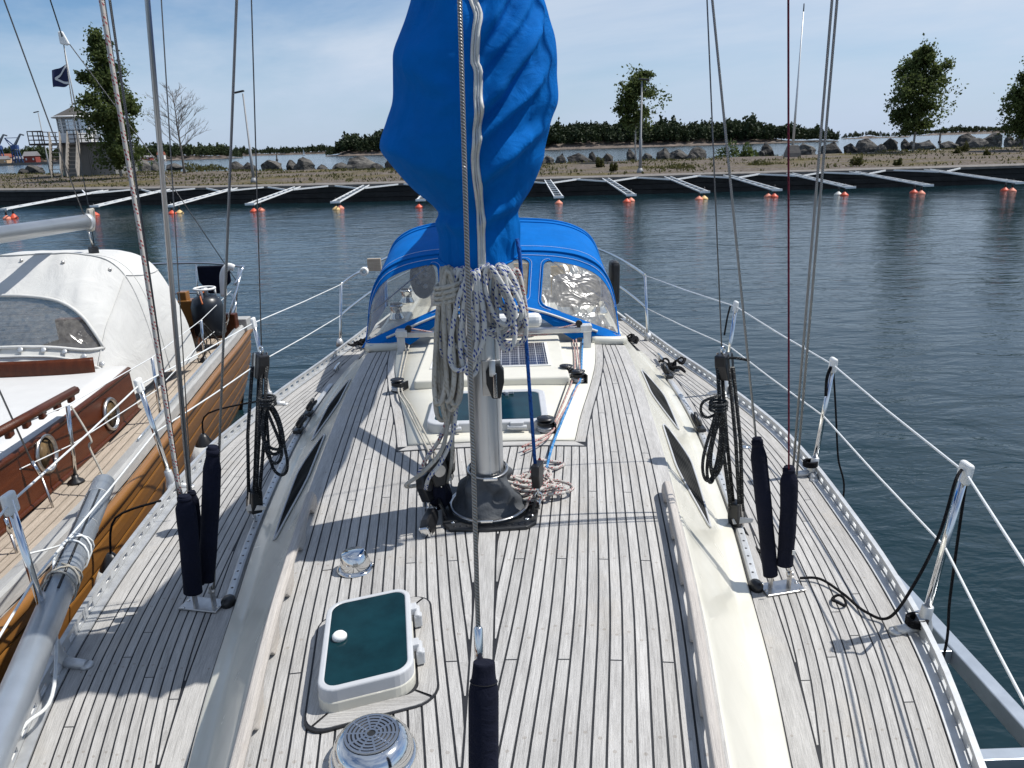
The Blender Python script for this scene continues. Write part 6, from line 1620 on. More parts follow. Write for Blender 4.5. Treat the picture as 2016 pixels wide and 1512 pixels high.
# wall face built from long dark timbers
for r_ in range(4):
    z0, z1 = -.35 + .30 * r_, -.35 + .30 * (r_ + 1) - .025
    w = MB(); vv = []; ff = []
    for i, X in enumerate(xs):
        off = .03 * ((r_ * 7) % 3) + .05 * nz((X * .6, r_ * 3.1, 0)); vv += [(X, Yq(X) - off, z0), (X, Yq(X) - off, z1), (X, Yq(X) + .4, z1)]
        if i: o = 3*i; ff += [(o-3, o, o+1, o-2), (o-2, o+1, o+2, o-1)]
    w.add(vv, ff); w.build('wall_timber', M['quay_dark'], quay)
w = MB(); vv = []; ff = []
for i, X in enumerate(xs):
    y = Yq(X); e = .02 * nz((X * .8, 0, 3)); vv += [(X, y - .12, .86), (X, y - .12, .99 + e), (X, y - .02, 1.03 + e), (X, y + 1.4, 1.04 + e)]
    if i:
        o = 4*i
        for j in range(3): ff.append((o-4+j, o+j, o+j+1, o-4+j+1))
w.add(vv, ff); w.build('concrete_edge', M['concrete'], quay)

# ------------------------------------------------------------------ mooring booms and buoys
M['boom_white'] = pm('galvanised_boom', (.80, .81, .80), .45, metal=.0, var=.06)
def make_boom(label, xe, ye, zl=.42, length=None):
    e = pz(xe, ye, .55); ql = Yq(e.x + .2); top = Vector((e.x + (.0), ql - .1, .92))
    o_ = thing('mooring_boom', label, 'mooring boom', (e.x, ql, .9), group='mooring booms along the quay')
    d = (e - top).normalized(); side = Vector((d.y, -d.x, 0)).normalized(); w = .19
    for s_ in (-1, 1):
        m1 = MB(); beam(m1, top + side * s_ * w * .9, e + side * s_ * w, .038, .062); m1.build('boom_rail', M['boom_white'], o_)
    n = 9
    for k in range(n):
        c_ = top + (e - top) * ((k + .6) / n); m1 = MB(); beam(m1, c_ - side * (w - .035), c_ + side * (w - .035), .05, .05); m1.build('boom_rung', M['boom_white'], o_)
    m1 = MB(); beam(m1, e - side * (w + .04), e + side * (w + .04), .08, .10); m1.build('boom_end', M['boom_white'], o_)
    kp = top + (e - top) * .20
    for s_ in (-1, 1):
        a = kp + side * s_ * (w + .02); X = a.x + (1.65 if side.x * s_ > 0 else -1.65)
        m1 = MB(); beam(m1, a, Vector((X, Yq(X) - .1, .93)), .055, .08); m1.build('boom_brace', M['boom_white'], o_)
    return e
ends = [(5, 412), (186, 406), (332, 406), (492, 402), (660, 398), (828, 394), (966, 391), (1100, 388), (1243, 384), (1388, 378), (1530, 374), (1675, 369), (1828, 365), (2010, 360)]
for k, (x, y) in enumerate(ends):
    if k == 6: continue
    make_boom('white ladder-like mooring boom on the quay, %s from the left' % ordinal(k + 1 if k < 6 else k), x, y)
make_boom('white ladder-like mooring boom half hidden behind the blue sail cover', 966, 391)
M['buoy_orange'] = pm('faded_orange_buoy', (.62, .085, .035), .5, var=.18, scale=3)
M['buoy_pink'] = pm('sun_bleached_buoy', (.72, .24, .15), .6, var=.15, scale=3)
M['buoy_yellow'] = pm('yellowed_buoy', (.72, .48, .20), .6, var=.15, scale=3)
M['buoy_white'] = pm('white_buoy', (.66, .66, .60), .6, var=.12, scale=3)
prof = [(.10, -.22), (.30, -.16), (.36, -.04), (.37, .03), (.34, .10), (.22, .20), (.10, .30), (.06, .34)]
bmesh_me = {}
def buoy(label, x, y, mt, s=.55, cone=False):
    p = pz(x, y, 0.0); o_ = thing('mooring_buoy', label, 'buoy', (p.x, p.y, 0), group='mooring buoys under the booms')
    key = (mt, cone)
    if key not in bmesh_me:
        pr = prof if not cone else [(.10, -.22), (.34, -.12), (.38, 0), (.36, .08), (.22, .26), (.08, .44), (.05, .46)]
        bmesh_me[key] = (MB().lathe([(r*s, z*s) for r, z in pr], 20).mesh('buoy_body', M[mt]), MB().lathe([(.045, .2), (.045, .38), (.02, .40), (.02, .60)], 10).mesh('buoy_stem', M['black_plate']))
    for nm, me in zip(('buoy_body', 'buoy_stem'), bmesh_me[key]):
        c_ = bpy.data.objects.new(nm, me); COL.objects.link(c_); c_.parent = o_
    return o_
bl = [(14, 431, 'buoy_pink', 'faded red buoy at the far left edge under the first boom'), (28, 430, 'buoy_orange', 'bright red pointed buoy beside the faded one at the left'),
      (188, 424, 'buoy_orange', 'single orange buoy behind the boom end of the wooden boat'), (339, 421, 'buoy_orange', 'orange buoy left of a yellowed one behind the left shrouds'), (354, 420, 'buoy_yellow', 'yellowed buoy right of an orange one behind the left shrouds'),
      (500, 417, 'buoy_orange', 'orange buoy, left one of the pair under the lamp post'), (514, 415, 'buoy_pink', 'pale red buoy, right one of the pair under the lamp post'), (662, 413, 'buoy_yellow', 'pale yellow buoy left of a red one under the fifth boom'), (670, 411, 'buoy_pink', 'red buoy touching a pale yellow one under the fifth boom'),
      (825, 409, 'buoy_orange', 'single red buoy just left of the blue sail cover'), (1100, 401, 'buoy_pink', 'single pale red buoy right of the blue sail cover'), (1234, 398, 'buoy_orange', 'red buoy, left of the pair below the birch'), (1242, 396, 'buoy_pink', 'pale red buoy, right of the pair below the birch'),
      (1376, 393, 'buoy_pink', 'dull red buoy next to a yellowed one, right of the birch'), (1386, 392, 'buoy_yellow', 'yellowed buoy next to a dull red one, right of the birch'), (1512, 388, 'buoy_pink', 'left buoy of the pair left of the radio aerial'), (1524, 388, 'buoy_orange', 'right buoy of the pair left of the radio aerial'),
      (1650, 384, 'buoy_white', 'white buoy beside a red one right of the radio aerial'), (1662, 385, 'buoy_orange', 'red buoy beside a white one right of the radio aerial'), (1799, 380, 'buoy_orange', 'left buoy of the pair below the full birch'), (1813, 382, 'buoy_pink', 'right buoy of the pair below the full birch'),
      (1978, 376, 'buoy_orange', 'left buoy of the pair at the right edge'), (1992, 377, 'buoy_pink', 'right buoy of the pair at the right edge')]
for k, (x, y, mt, lab) in enumerate(bl): buoy(lab, x, y, mt, cone=(k == 1))

# ------------------------------------------------------------------ boulders
M['rock'] = pm('granite_boulder', (.015, .014, .013), .9, var=.35, scale=1.9, bump=.4, bscale=2.2, ovar=.45, detail=9, col2=(.16, .148, .13))
rockme = []
for v in range(7):
    bm2 = bmesh.new(); bmesh.ops.create_icosphere(bm2, subdivisions=3, radius=1.0); rgk = random.Random(100 + v)
    planes = [(Vector((rgk.uniform(-1, 1), rgk.uniform(-1, 1), rgk.uniform(-.2, 1))).normalized(), rgk.uniform(.42, .78)) for _ in range(13)]
    for vt in bm2.verts:
        p = vt.co.copy()
        for nrm, d in planes:
            k = p.dot(nrm)
            if k > d: p -= nrm * (k - d)
        vt.co = p * (1 + .16 * mnoise.noise(p * 2.3 + Vector((v, 0, 0))) + .09 * mnoise.noise(p * 6))
    me = bpy.data.meshes.new('boulder'); bm2.to_mesh(me); bm2.free(); me.materials.append(M['rock']); rockme.append(me)
rocks = [(60, 339, 34, 15), (40, 340, 18, 7), (276, 334, 34, 22), (302, 334, 20, 16), (337, 331, 32, 12), (460, 335, 30, 17), (487, 336, 32, 19), (531, 333, 40, 19), (570, 331, 20, 14), (598, 331, 38, 21), (630, 333, 22, 9), (668, 332, 38, 15), (702, 333, 62, 25), (740, 333, 30, 14), (768, 331, 24, 17),
         (1062, 321, 22, 14), (1080, 319, 22, 13), (1105, 319, 20, 17), (1137, 320, 46, 23), (1165, 318, 16, 19), (1180, 320, 16, 13), (1198, 318, 20, 17), (1242, 312, 22, 17), (1275, 312, 20, 11), (1306, 311, 32, 19), (1336, 311, 36, 21), (1362, 312, 16, 11), (1378, 311, 42, 25), (1500, 305, 14, 9), (1512, 304, 30, 21),
         (1590, 301, 40, 19), (1640, 298, 42, 19), (1675, 297, 24, 19), (1706, 296, 40, 23), (1738, 296, 20, 15), (1757, 292, 28, 21), (1785, 290, 22, 15), (1802, 289, 26, 11), (1828, 289, 38, 13), (1870, 288, 32, 13), (1905, 286, 38, 23), (1935, 286, 40, 17), (1962, 285, 42, 25), (1992, 286, 26, 19), (2014, 285, 24, 23)]
for k, (x, y, w, h) in enumerate(rocks):
    p = pz(x, y, 1.42); sc = p.y / FPX
    o_ = bpy.data.objects.new('boulder', rockme[k % 7]); COL.objects.link(o_)
    o_.location = (p.x, p.y + w * sc * .35, 1.42 + h * sc * .28); o_.scale = (w * sc * .66, w * sc * .55, h * sc * .82); o_.rotation_euler = (0, 0, rng.uniform(-.5, .5))
    tag(o_, '%s granite boulder of the breakwater row, %s from the left' % ('large' if w > 36 else 'small' if w < 20 else 'middling', ordinal(k + 1)), 'boulder', 'granite boulders on the breakwater')

# ------------------------------------------------------------------ foliage helpers
def quads_mesh(name, C_, S_, mat, seed=0, aspect=1.6, up=0.0):
    r = np.random.default_rng(seed); n = len(C_)
    a = r.normal(size=(n, 3)); a[:, 2] += up; a /= np.linalg.norm(a, axis=1)[:, None]
    b_ = r.normal(size=(n, 3)); b_ -= a * (a * b_).sum(1)[:, None]; b_ /= np.linalg.norm(b_, axis=1)[:, None]
    s = S_[:, None]
    V = np.stack([C_ - a*s*aspect*.5, C_ + b_*s*.5, C_ + a*s*aspect*.5, C_ - b_*s*.5], 1).reshape(-1, 3)
    me = bpy.data.meshes.new(name); me.vertices.add(4*n); me.vertices.foreach_set("co", V.astype(np.float32).ravel())
    me.loops.add(4*n); me.loops.foreach_set("vertex_index", np.arange(4*n, dtype=np.int32))
    me.polygons.add(n); me.polygons.foreach_set("loop_start", np.arange(0, 4*n, 4, dtype=np.int32)); me.polygons.foreach_set("loop_total", np.full(n, 4, np.int32))
    me.materials.append(mat); me.update(calc_edges=True); return me
def leaf_mat(name, lo, hi, tr=.35, scale=.8):
    m, nt, b, out = newmat(name)
    tc = N(nt, "ShaderNodeTexCoord"); n1 = N(nt, "ShaderNodeTexNoise", Scale=scale, Detail=4.0); nt.links.new(tc.outputs['Object'], n1.inputs['Vector'])
    n2 = N(nt, "ShaderNodeTexNoise", Scale=scale * 14, Detail=2.0); nt.links.new(tc.outputs['Object'], n2.inputs['Vector'])
    c = ramp(nt, mathn(nt, 'MULTIPLY_ADD', n2.outputs['Fac'], .5, mathn(nt, 'MULTIPLY', n1.outputs['Fac'], .5)), [(.35, lo), (.65, hi)])
    nt.links.new(c, b.inputs['Base Color']); b.inputs['Roughness'].default_value = .6; b.inputs['Specular IOR Level'].default_value = .2
    tl_ = N(nt, "ShaderNodeBsdfTranslucent"); nt.links.new(c, tl_.inputs[0]); mx = N(nt, "ShaderNodeMixShader"); mx.inputs[0].default_value = tr
    nt.links.new(b.outputs[0], mx.inputs[1]); nt.links.new(tl_.outputs[0], mx.inputs[2]); nt.links.new(mx.outputs[0], out.inputs[0]); return m
M['birch_leaf'] = leaf_mat('birch_leaves', (.045, .068, .020), (.135, .170, .055), tr=.5)
M['pine'] = leaf_mat('pine_needles', (.016, .028, .012), (.045, .062, .024), tr=.15, scale=.05)
M['far_tree'] = leaf_mat('mixed_wood_leaves', (.022, .036, .014), (.060, .080, .030), tr=.15, scale=.05)
M['weed'] = leaf_mat('roadside_weeds', (.045, .055, .016), (.13, .12, .045), scale=1.0)
M['bark'] = pm('birch_bark', (.06, .055, .05), .85, scale=6, col2=(.62, .60, .56), stretch=(1, 1, 1.5), bump=.01)
M['bare_bark'] = pm('grey_twigs', (.16, .145, .13), .85, var=.2)
def branch_tree(root, height, seed, spread, n1, mat, r0, up=.5, levels=2, twig=6, start=.25, droop=0.0):
    rg_ = random.Random(seed); m1 = MB(); tips = []
    trunk = [Vector((.0, 0, 0))]; p = Vector((0, 0, 0))
    for k in range(10):
        p = p + Vector((rg_.uniform(-.02, .02) * height * .35, rg_.uniform(-.02, .02) * height * .35, height / 10)); trunk.append(p.copy())
    m1.tube(trunk, [r0 * (1 - .085 * k) for k in range(11)], n=8)
    m2 = MB()
    for k in range(n1):
        f = start + (.97 - start) * (k + rg_.random() * .5) / n1; i = min(9, int(f * 10)); base = trunk[i].lerp(trunk[i+1], f*10 - i)
        az = rg_.random() * 6.283; L = spread(f) * rg_.uniform(.75, 1.15); d = Vector((math.cos(az), math.sin(az), up * rg_.uniform(.6, 1.3)))
        pts = [base]; q = base.copy()
        for j in range(5):
            q = q + (d + Vector((rg_.uniform(-.25, .25), rg_.uniform(-.25, .25), rg_.uniform(-.1, .2) - droop * j * .16))).normalized() * L / 5; pts.append(q.copy())
        m2.tube(pts, [r0 * .32 * (1 - f * .6) * (1 - .17 * j) for j in range(6)], n=5, cap=False)
        for j in range(1, 6): tips.append((pts[j], L * (.35 if j < 3 else .28)))
        for w in range(twig):
            b0 = pts[rg_.randint(1, 5)]; d2 = (d + Vector((rg_.uniform(-1, 1), rg_.uniform(-1, 1), rg_.uniform(-.2, .9) - droop))).normalized(); e = b0 + d2 * L * rg_.uniform(.25, .5); mid = b0.lerp(e, .5) + Vector((0, 0, L * .03))
            m2.tube([b0, mid, e], [r0 * .12, r0 * .09, r0 * .04], n=4, cap=False); tips.append((e, L * .25)); tips.append((mid, L * .2))
            if levels > 1:
                for w2 in range(2):
                    e2 = mid + (d2 + Vector((rg_.uniform(-1, 1), rg_.uniform(-1, 1), rg_.uniform(-.3, .8)))).normalized() * L * .2; m2.tube([mid, e2], [r0 * .07, r0 * .03], n=3, cap=False)
    m1.build('trunk', M['bark'] if mat is not None else M['bare_bark'], root, local=True); m2.build('branches', M['bare_bark'], root, local=True)
    return tips
def birch(label, bx, by, topy, wpx, seed, dens, profile, zb=1.4, Yf=None, start=.22, size=.19):
    p = pz(bx, by, zb) if Yf is None else py(bx, by, Yf)
    if Yf is not None: p.z = zb
    sc = p.y / FPX * 1.02; Ht = (py(bx, topy, p.y).z - zb) * .985; W_ = wpx * sc / 2 * .54
    root = thing('birch_tree', label, 'tree', (p.x, p.y, p.z), group='birches on the breakwater')
    tips = branch_tree(root, Ht, seed, lambda f: W_ * profile(f), 26, True, .02 * Ht * .6, up=.55, twig=5, start=start, droop=.8)
    r = np.random.default_rng(seed); C_ = []
    for (q, s) in tips:
        n = max(2, int(dens * (.6 + .8 * r.random()))); o_ = r.normal(size=(n, 3)) * np.array([s*.42, s*.42, s*.5]); o_[:, 2] -= s * .22; C_.append(np.array(q)[None] + o_)
    # leaf clumps spread through the crown's own volume so that it closes up between the branches
    for _ in range(int(60 + dens * 2.1)):
        f = start + (1.0 - start) * r.random() ** .85; az = r.random() * 6.283; rad = W_ * 1.32 * profile(min(.99, f)) * (r.random() ** .5) * (1 - .75 * max(0, f - .8) / .2) * (1 + .75 * nz((math.cos(az) * 1.3 + seed, math.sin(az) * 1.3, f * 5)))
        n = int(8 + dens * .7); s = r.uniform(.16, .34); o_ = r.normal(size=(n, 3)) * np.array([s, s, s * 1.25]); C_.append(np.array([[rad * math.cos(az), rad * math.sin(az), f * Ht * 1.0 - .3 * s]]) + o_)
    C_ = np.concatenate(C_); S_ = r.uniform(.55, 1.25, len(C_)) * size
    me = quads_mesh('crown', C_, S_, M['birch_leaf'], seed, 1.5); c_ = bpy.data.objects.new('crown', me); COL.objects.link(c_); c_.parent = root
    return root
birch('dense leafy birch beside the watch hut at the left', 236, 330, 62, 138, 41, 52, lambda f: (1.0 if f < .55 else 1 - (f - .55) / .45 * .72) * (.75 + .25 * min(1, f / .4)), Yf=64, start=.08, size=.17)
birch('sparse young birch behind the lamp post right of the sail cover', 1252, 312, 140, 100, 43, 16, lambda f: 1.05 if .5 < f < .85 else .75, Yf=61, start=.42, size=.16)
birch('full rounded birch standing alone on the right', 1798, 292, 86, 128, 47, 34, lambda f: (.55 + .9 * math.sin(math.pi * min(1, (f - .05) * .95)) * .75) if f < .8 else .45, Yf=66, start=.20, size=.17)
birch('birch cut off by the right edge of the picture', 2016, 290, 104, 120, 53, 44, lambda f: 1.0 if f < .7 else .6, Yf=64, start=.15, size=.17)
p = py(362, 332, 68); root = thing('bare_tree', 'bare leafless young tree left of the lamp post', 'tree', (p.x, p.y, 1.4))
branch_tree(root, py(362, 178, 68).z - 1.4, 61, lambda f: 3.3 * (1.12 - f * .8), 30, None, .12, up=.75, twig=8, start=.28)
# bushes and weeds
def bush(label, x, y, w, h, seed, mat='birch_leaf', nm='bush', size=.16, z=1.4):
    p = pz(x, y, z); sc = p.y / FPX; r = np.random.default_rng(seed); n = 420
    C_ = r.normal(size=(n, 3)); C_ /= np.linalg.norm(C_, axis=1)[:, None]; C_ *= (r.random(n) ** .4)[:, None] * (1 + .3 * np.sin(C_[:, :1] * 5 + seed)); C_[:, 2] = np.abs(C_[:, 2]); C_ *= np.array([w*sc*.5, w*sc*.4, h*sc])
    me = quads_mesh(nm, C_, r.uniform(.5, 1.2, n) * size, M[mat], seed, 1.8, up=.6); o_ = bpy.data.objects.new(nm, me); COL.objects.link(o_); o_.location = (p.x, p.y, p.z - .03)
    return tag(o_, label, 'bush', 'bushes and weeds on the breakwater', kind='stuff' if w > 60 else None)
bush('dark juniper-like bush among the boulders left of the radio aerial', 1436, 308, 54, 28, 1); bush('low green bush right of the dark one among the boulders', 1472, 308, 38, 22, 2); bush('green weeds at the foot of the bare tree', 385, 334, 60, 12, 3, 'weed')
bush('weed clump on the gravel below the radio aerial', 1686, 324, 22, 16, 5, 'weed', 'weed_clump', .10, 1.15); bush('small green weed on the gravel below the full birch', 1768, 324, 14, 11, 6, 'weed', 'weed_clump', .10, 1.15); bush('tall weed clump on the gravel right of the full birch', 1898, 300, 20, 18, 7, 'weed', 'weed_clump', .10, 1.3)
bush('weed clump left of the tall one', 1884, 303, 16, 12, 8, 'weed', 'weed_clump', .10, 1.3); bush('small weed near the right edge of the gravel', 1942, 305, 12, 9, 9, 'weed', 'weed_clump', .10, 1.25); bush('upright weed tuft on the gravel left of the sparse birch', 1180, 328, 16, 18, 10, 'weed', 'weed_clump', .10, 1.3); bush('yellow-green weed tuft near the sparse birch', 1208, 335, 14, 14, 11, 'weed', 'weed_clump', .10, 1.2)
bush('green bush at the left foot of the dense birch', 300, 332, 50, 16, 12); bush('wide low green ground weeds right of the lamp post', 1330, 332, 110, 8, 13, 'weed', 'weed_clump', .14, 1.12)
bush('low weeds behind the bare tree trunk', 420, 334, 70, 9, 14, 'weed', 'weed_clump', .14, 1.4); bush('rust-coloured weeds near the radio aerial', 1500, 325, 80, 7, 15, 'weed', 'weed_clump', .12, 1.15)
# grass scattered over the breakwater: nobody could count it
r = np.random.default_rng(77); C_ = []
for _ in range(17000):
    X = r.uniform(-60, 70); D = Dl(X); d = 1.6 + (D - 1.6) * (1 - r.random() ** 2.2 if r.random() < .6 else r.random())
    if nz((X * .22, d * .4, 5.0)) + .25 * r.random() < (.02 if X < 0 else .16): continue
    C_.append((X, Yq(X) + d, zland(X, d) + .05))
C_ = np.array(C_); me = quads_mesh('grass', C_, r.uniform(.05, .12, len(C_)), M['weed'], 5, 2.6, up=1.8); o_ = bpy.data.objects.new('grass', me); COL.objects.link(o_); tag(o_, 'dry grass tufts over the breakwater', 'grass', kind='stuff')

# ------------------------------------------------------------------ lamp posts, aerial
M['post'] = pm('grey_post_paint', (.22, .23, .24), .5, var=.12)
def lamp(label, bx, by, tx, ty, Y, zb, head=-1):
    b0 = py(bx, by, Y); b0.z = zb; t = py(tx, ty, Y); t = Vector((b0.x, Y, t.z))
    o_ = thing('lamp_post', label, 'lamp post', tuple(b0), group='lamp posts on the breakwater')
    h = t.z - zb
    MB().tube([b0, b0 + Vector((0, 0, h * .38)), b0 + Vector((0, 0, h * .385)), t], [.10, .09, .062, .05], n=10).build('post', M['post'], o_)
    MB().lathe([(.22, 0), (.20, .12), (.12, .30)], 12, Matrix.Translation(b0)).build('post_foot', M['post'], o_)
    m1 = MB(); m1.box(t + Vector((head * .22, 0, .10)), (.62, .22, .10), Matrix.Rotation(head * R(10), 3, 'Y')); m1.build('lamp_head', M['black_plate'], o_, bevel=.03)
lamp('lamp post between the bare tree and the sail cover', 500, 358, 480, 184, 49.5, 1.1); lamp('lamp post in front of the sparse birch', 1260, 340, 1266, 160, 47.5, 1.05, .6); lamp('distant lamp post behind the watch hut railing', 97, 330, 82, 222, 95, .8)
p = py(1560, 300, 62); o_ = thing('radio_aerial', 'thin white aerial mast on a concrete foot right of the shrouds', 'mast', (p.x, 62, 1.3))
q = py(1582, 22, 62); MB().tube([Vector((p.x, 62, 2.0)), Vector((p.x, 62, 2.0 + (q.z - 2) * .3)), Vector((p.x, 62, q.z))], [.11, .085, .035], n=10).build('aerial_pole', M['alu_dull'], o_)
m1 = MB(); m1.lathe([(.75, 0), (.70, .5), (.48, 1.05), (.44, 1.1)], 4, Matrix.Translation((p.x, 62, 1.2)) @ Matrix.Rotation(R(45), 4, 'Z'), smooth=False); m1.build('concrete_foot', M['concrete'], o_)
MB().lathe([(.05, 0), (.05, .5), (0, .55)], 8, Matrix.Translation((p.x, 62, q.z))).build('aerial_tip', M['post'], o_)

# ------------------------------------------------------------------ watch hut
M['hut_grey'] = pm('grey_rendered_wall', (.20, .20, .19), .9, var=.12, scale=1.0); M['hut_white'] = pm('white_painted_wood', (.74, .74, .72), .6, var=.05); M['dark_wood'] = pm('dark_stained_wood', (.035, .03, .028), .8, var=.3)
M['shingle'] = pm('felt_roof', (.075, .07, .065), .9, var=.2, scale=3); M['old_wood'] = pm('silvered_stair_wood', (.36, .33, .29), .85, var=.15)
HY = 72.0
def hx(x): return py(x, 300, HY).x
def hz(y, x=150): return py(x, y, HY).z
hut = thing('watch_hut', 'white octagonal watch hut with railed deck on a grey block', 'hut', (hx(160), HY, 1.2))
zb, zd_ = 1.1, hz(284, 150); xa, xb = hx(118), hx(221)
m1 = MB(); m1.box(((xa + xb) / 2, HY + 2.2, (zb + zd_) / 2), (xb - xa, 4.4, zd_ - zb)); m1.build('block_wall', M['hut_grey'], hut)
for k in range(4):
    m1 = MB(); m1.box((hx(172) + .16 * k, HY - .03, (zb + zd_) / 2), (.07, .06, zd_ - zb - .1)); m1.build('wall_rib', M['hut_grey'], hut)
m1 = MB(); m1.box((hx(189), HY - .02, zd_ - .85), (.35, .05, .35), Matrix.Rotation(R(45), 3, 'Y')); m1.build('wall_diamond', M['dark_wood'], hut)
m1 = MB(); m1.box(((hx(68) + hx(222)) / 2, HY + 2.0, zd_ + .07), (hx(222) - hx(68), 5.2, .16)); m1.build('deck_slab', M['dark_wood'], hut)
zr0 = zd_ + .15
for (x0, x1, yy) in ((hx(68), hx(98), HY - .5), (hx(145), hx(222), HY - .5)):
    n = max(3, int((x1 - x0) / .55))
    for k in range(n + 1): m1 = MB(); m1.box((x0 + (x1 - x0) * k / n, yy, zr0 + .52), (.06, .06, 1.05)); m1.build('railing_post', M['dark_wood'], hut)
    for h in (.30, .66, 1.04): m1 = MB(); m1.box(((x0 + x1) / 2, yy - .035, zr0 + h), (x1 - x0, .04, .07)); m1.build('railing_bar', M['dark_wood'], hut)
for h in (.30, .66, 1.04): m1 = MB(); m1.box((hx(68), HY + 1.9, zr0 + h), (.04, 4.8, .07)); m1.build('railing_bar', M['dark_wood'], hut)
for k in range(4): m1 = MB(); m1.box((hx(68), HY + .3 + 1.2 * k, zr0 + .52), (.06, .06, 1.05)); m1.build('railing_post', M['dark_wood'], hut)
cx, cy = hx(137), HY + 2.0; rr_ = (hx(168) - hx(104)) / 2; zt_ = hz(226)
oc = lambda k, f=1.0: (cx + rr_ * f * math.cos(R(22.5 + 45 * k)), cy + rr_ * f * math.sin(R(22.5 + 45 * k)))
for k in range(8):
    a, b_ = Vector((*oc(k), 0)), Vector((*oc(k + 1), 0)); H_ = zt_ - zr0; d = (b_ - a); Lw = d.length; ang = math.atan2(d.y, d.x); Rm = Matrix.Rotation(ang, 3, 'Z'); mid_ = (a + b_) / 2
    m1 = MB(); m1.box(mid_ + Vector((0, 0, zr0 + .42)), (Lw, .08, .84), Rm); wl_ = m1.build('hut_wall', M['hut_white'], hut); m1 = MB(); m1.box(mid_ + Vector((0, 0, zt_ - .12)), (Lw, .08, .24), Rm); m1.build('lintel', M['hut_white'], wl_)
    m1 = MB(); m1.box(a + Vector((0, 0, (zr0 + zt_) / 2)), (.14, .14, H_), Rm); m1.build('corner_post', M['hut_white'], hut)
    m1 = MB(); m1.box(mid_ + Vector((0, 0, (zr0 + .84 + zt_ - .24) / 2)), (Lw - .12, .02, zt_ - zr0 - 1.08), Rm); m1.build('window_pane', M['hut_glass'], wl_)
    if k in (4, 5, 6):
        m1 = MB()
        for hh in (.28, .52, .76): m1.box(mid_ + Vector((0, 0, zr0 + .84 + (H_ - 1.08) * hh)), (Lw, .05, .05), Rm)
        m1.box(mid_ + Vector((0, 0, (zr0 + .84 + zt_ - .24) / 2)), (.05, .05, H_ - 1.08), Rm); m1.build('glazing_bar', M['hut_white'], wl_)
rf_ = MB(); zp_ = hz(206)
ring_ = [Vector((*oc(k, 1.28), zt_ - .05)) for k in range(8)]
rf_.add(ring_ + [Vector((cx, cy, zp_))], [(k, (k+1) % 8, 8) for k in range(8)] + [tuple(range(8))[::-1]]); rf_.build('roof', M['shingle'], hut)
m1 = MB(); m1.tube([Vector((*oc(k, 1.27), zt_ - .10)) for k in range(8)], .08, n=6, closed=True); m1.build('eaves_board', M['hut_white'], hut)
m1 = MB(); m1.box((cx + .9, cy, zr0 + .4), (2.4, .06, .5)); m1.build('white_screen', M['hut_white'], hut)
def stair(x0, x1, off):
    a, b_ = Vector((hx(x0), HY - .6, zr0)), Vector((py(x1, 335, HY - 2.2).x, HY - 2.2, zb)); o_ = MB()
    beam(o_, a, b_, .08, .26); beam(o_, a + Vector((.9, 0, 0)), b_ + Vector((.9, 0, 0)), .08, .26); so = o_.build('stair_string', M['old_wood'], hut)
    for k in range(9): m1 = MB(); m1.box(a + (b_ - a) * ((k + .5) / 9) + Vector((.45, 0, .05)), (.86, .26, .05)); m1.build('stair_tread', M['old_wood'], so)
    for dx in (0, .9):
        h_ = MB(); beam(h_, a + Vector((dx, 0, .95)), b_ + Vector((dx, 0, .95)), .06, .10); beam(h_, a + Vector((dx, 0, .55)), b_ + Vector((dx, 0, .55)), .05, .08)
        for k in range(5): p_ = a + (b_ - a) * (k / 4) + Vector((dx, 0, .45)); h_.box(p_, (.07, .07, 1.0))
        h_.build('stair_handrail', M['old_wood'], so)
stair(112, 99, 0); 
stair(147, 130, 0)
fp_ = thing('flagpole', 'white flagpole on the watch hut roof', 'flagpole', (cx + .2, cy, zp_))
ft = py(123, 72, cy); MB().tube([Vector((cx + .25, cy, zp_ - .6)), Vector((cx + .25, cy, ft.z))], [.07, .035], n=8).build('pole', M['hut_white'], fp_)
MB().lathe([(.0, .12), (.06, .09), (.08, .03), (.06, -.03), (0, -.05)], 10, Matrix.Translation((cx + .25, cy, ft.z))).build('pole_ball', M['hut_white'], fp_)
# flag: dark blue with a pale band forming a sideways V
fa_ = py(131, 125, cy); Lf_ = 1.5; Hf_ = 1.75
def flagp(u, v): return Vector((cx + .22 - Lf_ * u - .10 * v, cy - .12 * math.sin(u * 6 + v * 2), fa_.z - Hf_ * v * (1 - .18 * u) - .62 * u - .1 * math.sin(u * 5)))
m1 = MB(); m1.grid(flagp, 24, 14, True); fl_ = m1.build('flag', pm('navy_flag', (.012, .02, .075), .8, var=.1)); tag(fl_, 'dark blue flag with pale V-shaped band on the hut flagpole', 'flag')
m1 = MB()
for (u0, v0, u1, v1) in ((.0, .05, .85, .55), (.85, .55, .0, .93)):
    pts = [flagp(u0 + (u1-u0)*i/16, v0 + (v1-v0)*i/16) + Vector((0, -.03, 0)) for i in range(17)]
    vv = []; ff = []
    for i, q in enumerate(pts):
        vv += [q + Vector((0, 0, .10)), q - Vector((0, 0, .10))]
        if i: ff.append((2*i-2, 2*i-1, 2*i+1, 2*i))
    m1.add(vv, ff, True)
m1.build('flag_band', M['hut_white'], fl_)
m1 = MB(); m1.box((hx(86.5), HY + 4.5, (hz(299) + 1.0) / 2), (hx(99) - hx(74), 2.4, hz(299) - 1.0)); co = m1.build('green_container', pm('mint_green_paint', (.22, .46, .38), .6, var=.08)); tag(co, 'mint green container left of the watch hut stairs', 'container')
for k in (1, 2):
    z_ = 1.0 + (hz(299) - 1.0) * k / 3; m1 = MB(); m1.box((hx(86.5), HY + 3.28, z_), (hx(99) - hx(74), .05, .06)); m1.build('container_seam', M['dark_wood'], co)
m1 = MB(); m1.box((hx(82), HY + 3.28, (hz(299) + 1.0) / 2), (.10, .05, hz(299) - 1.0)); m1.build('container_seam', M['dark_wood'], co)
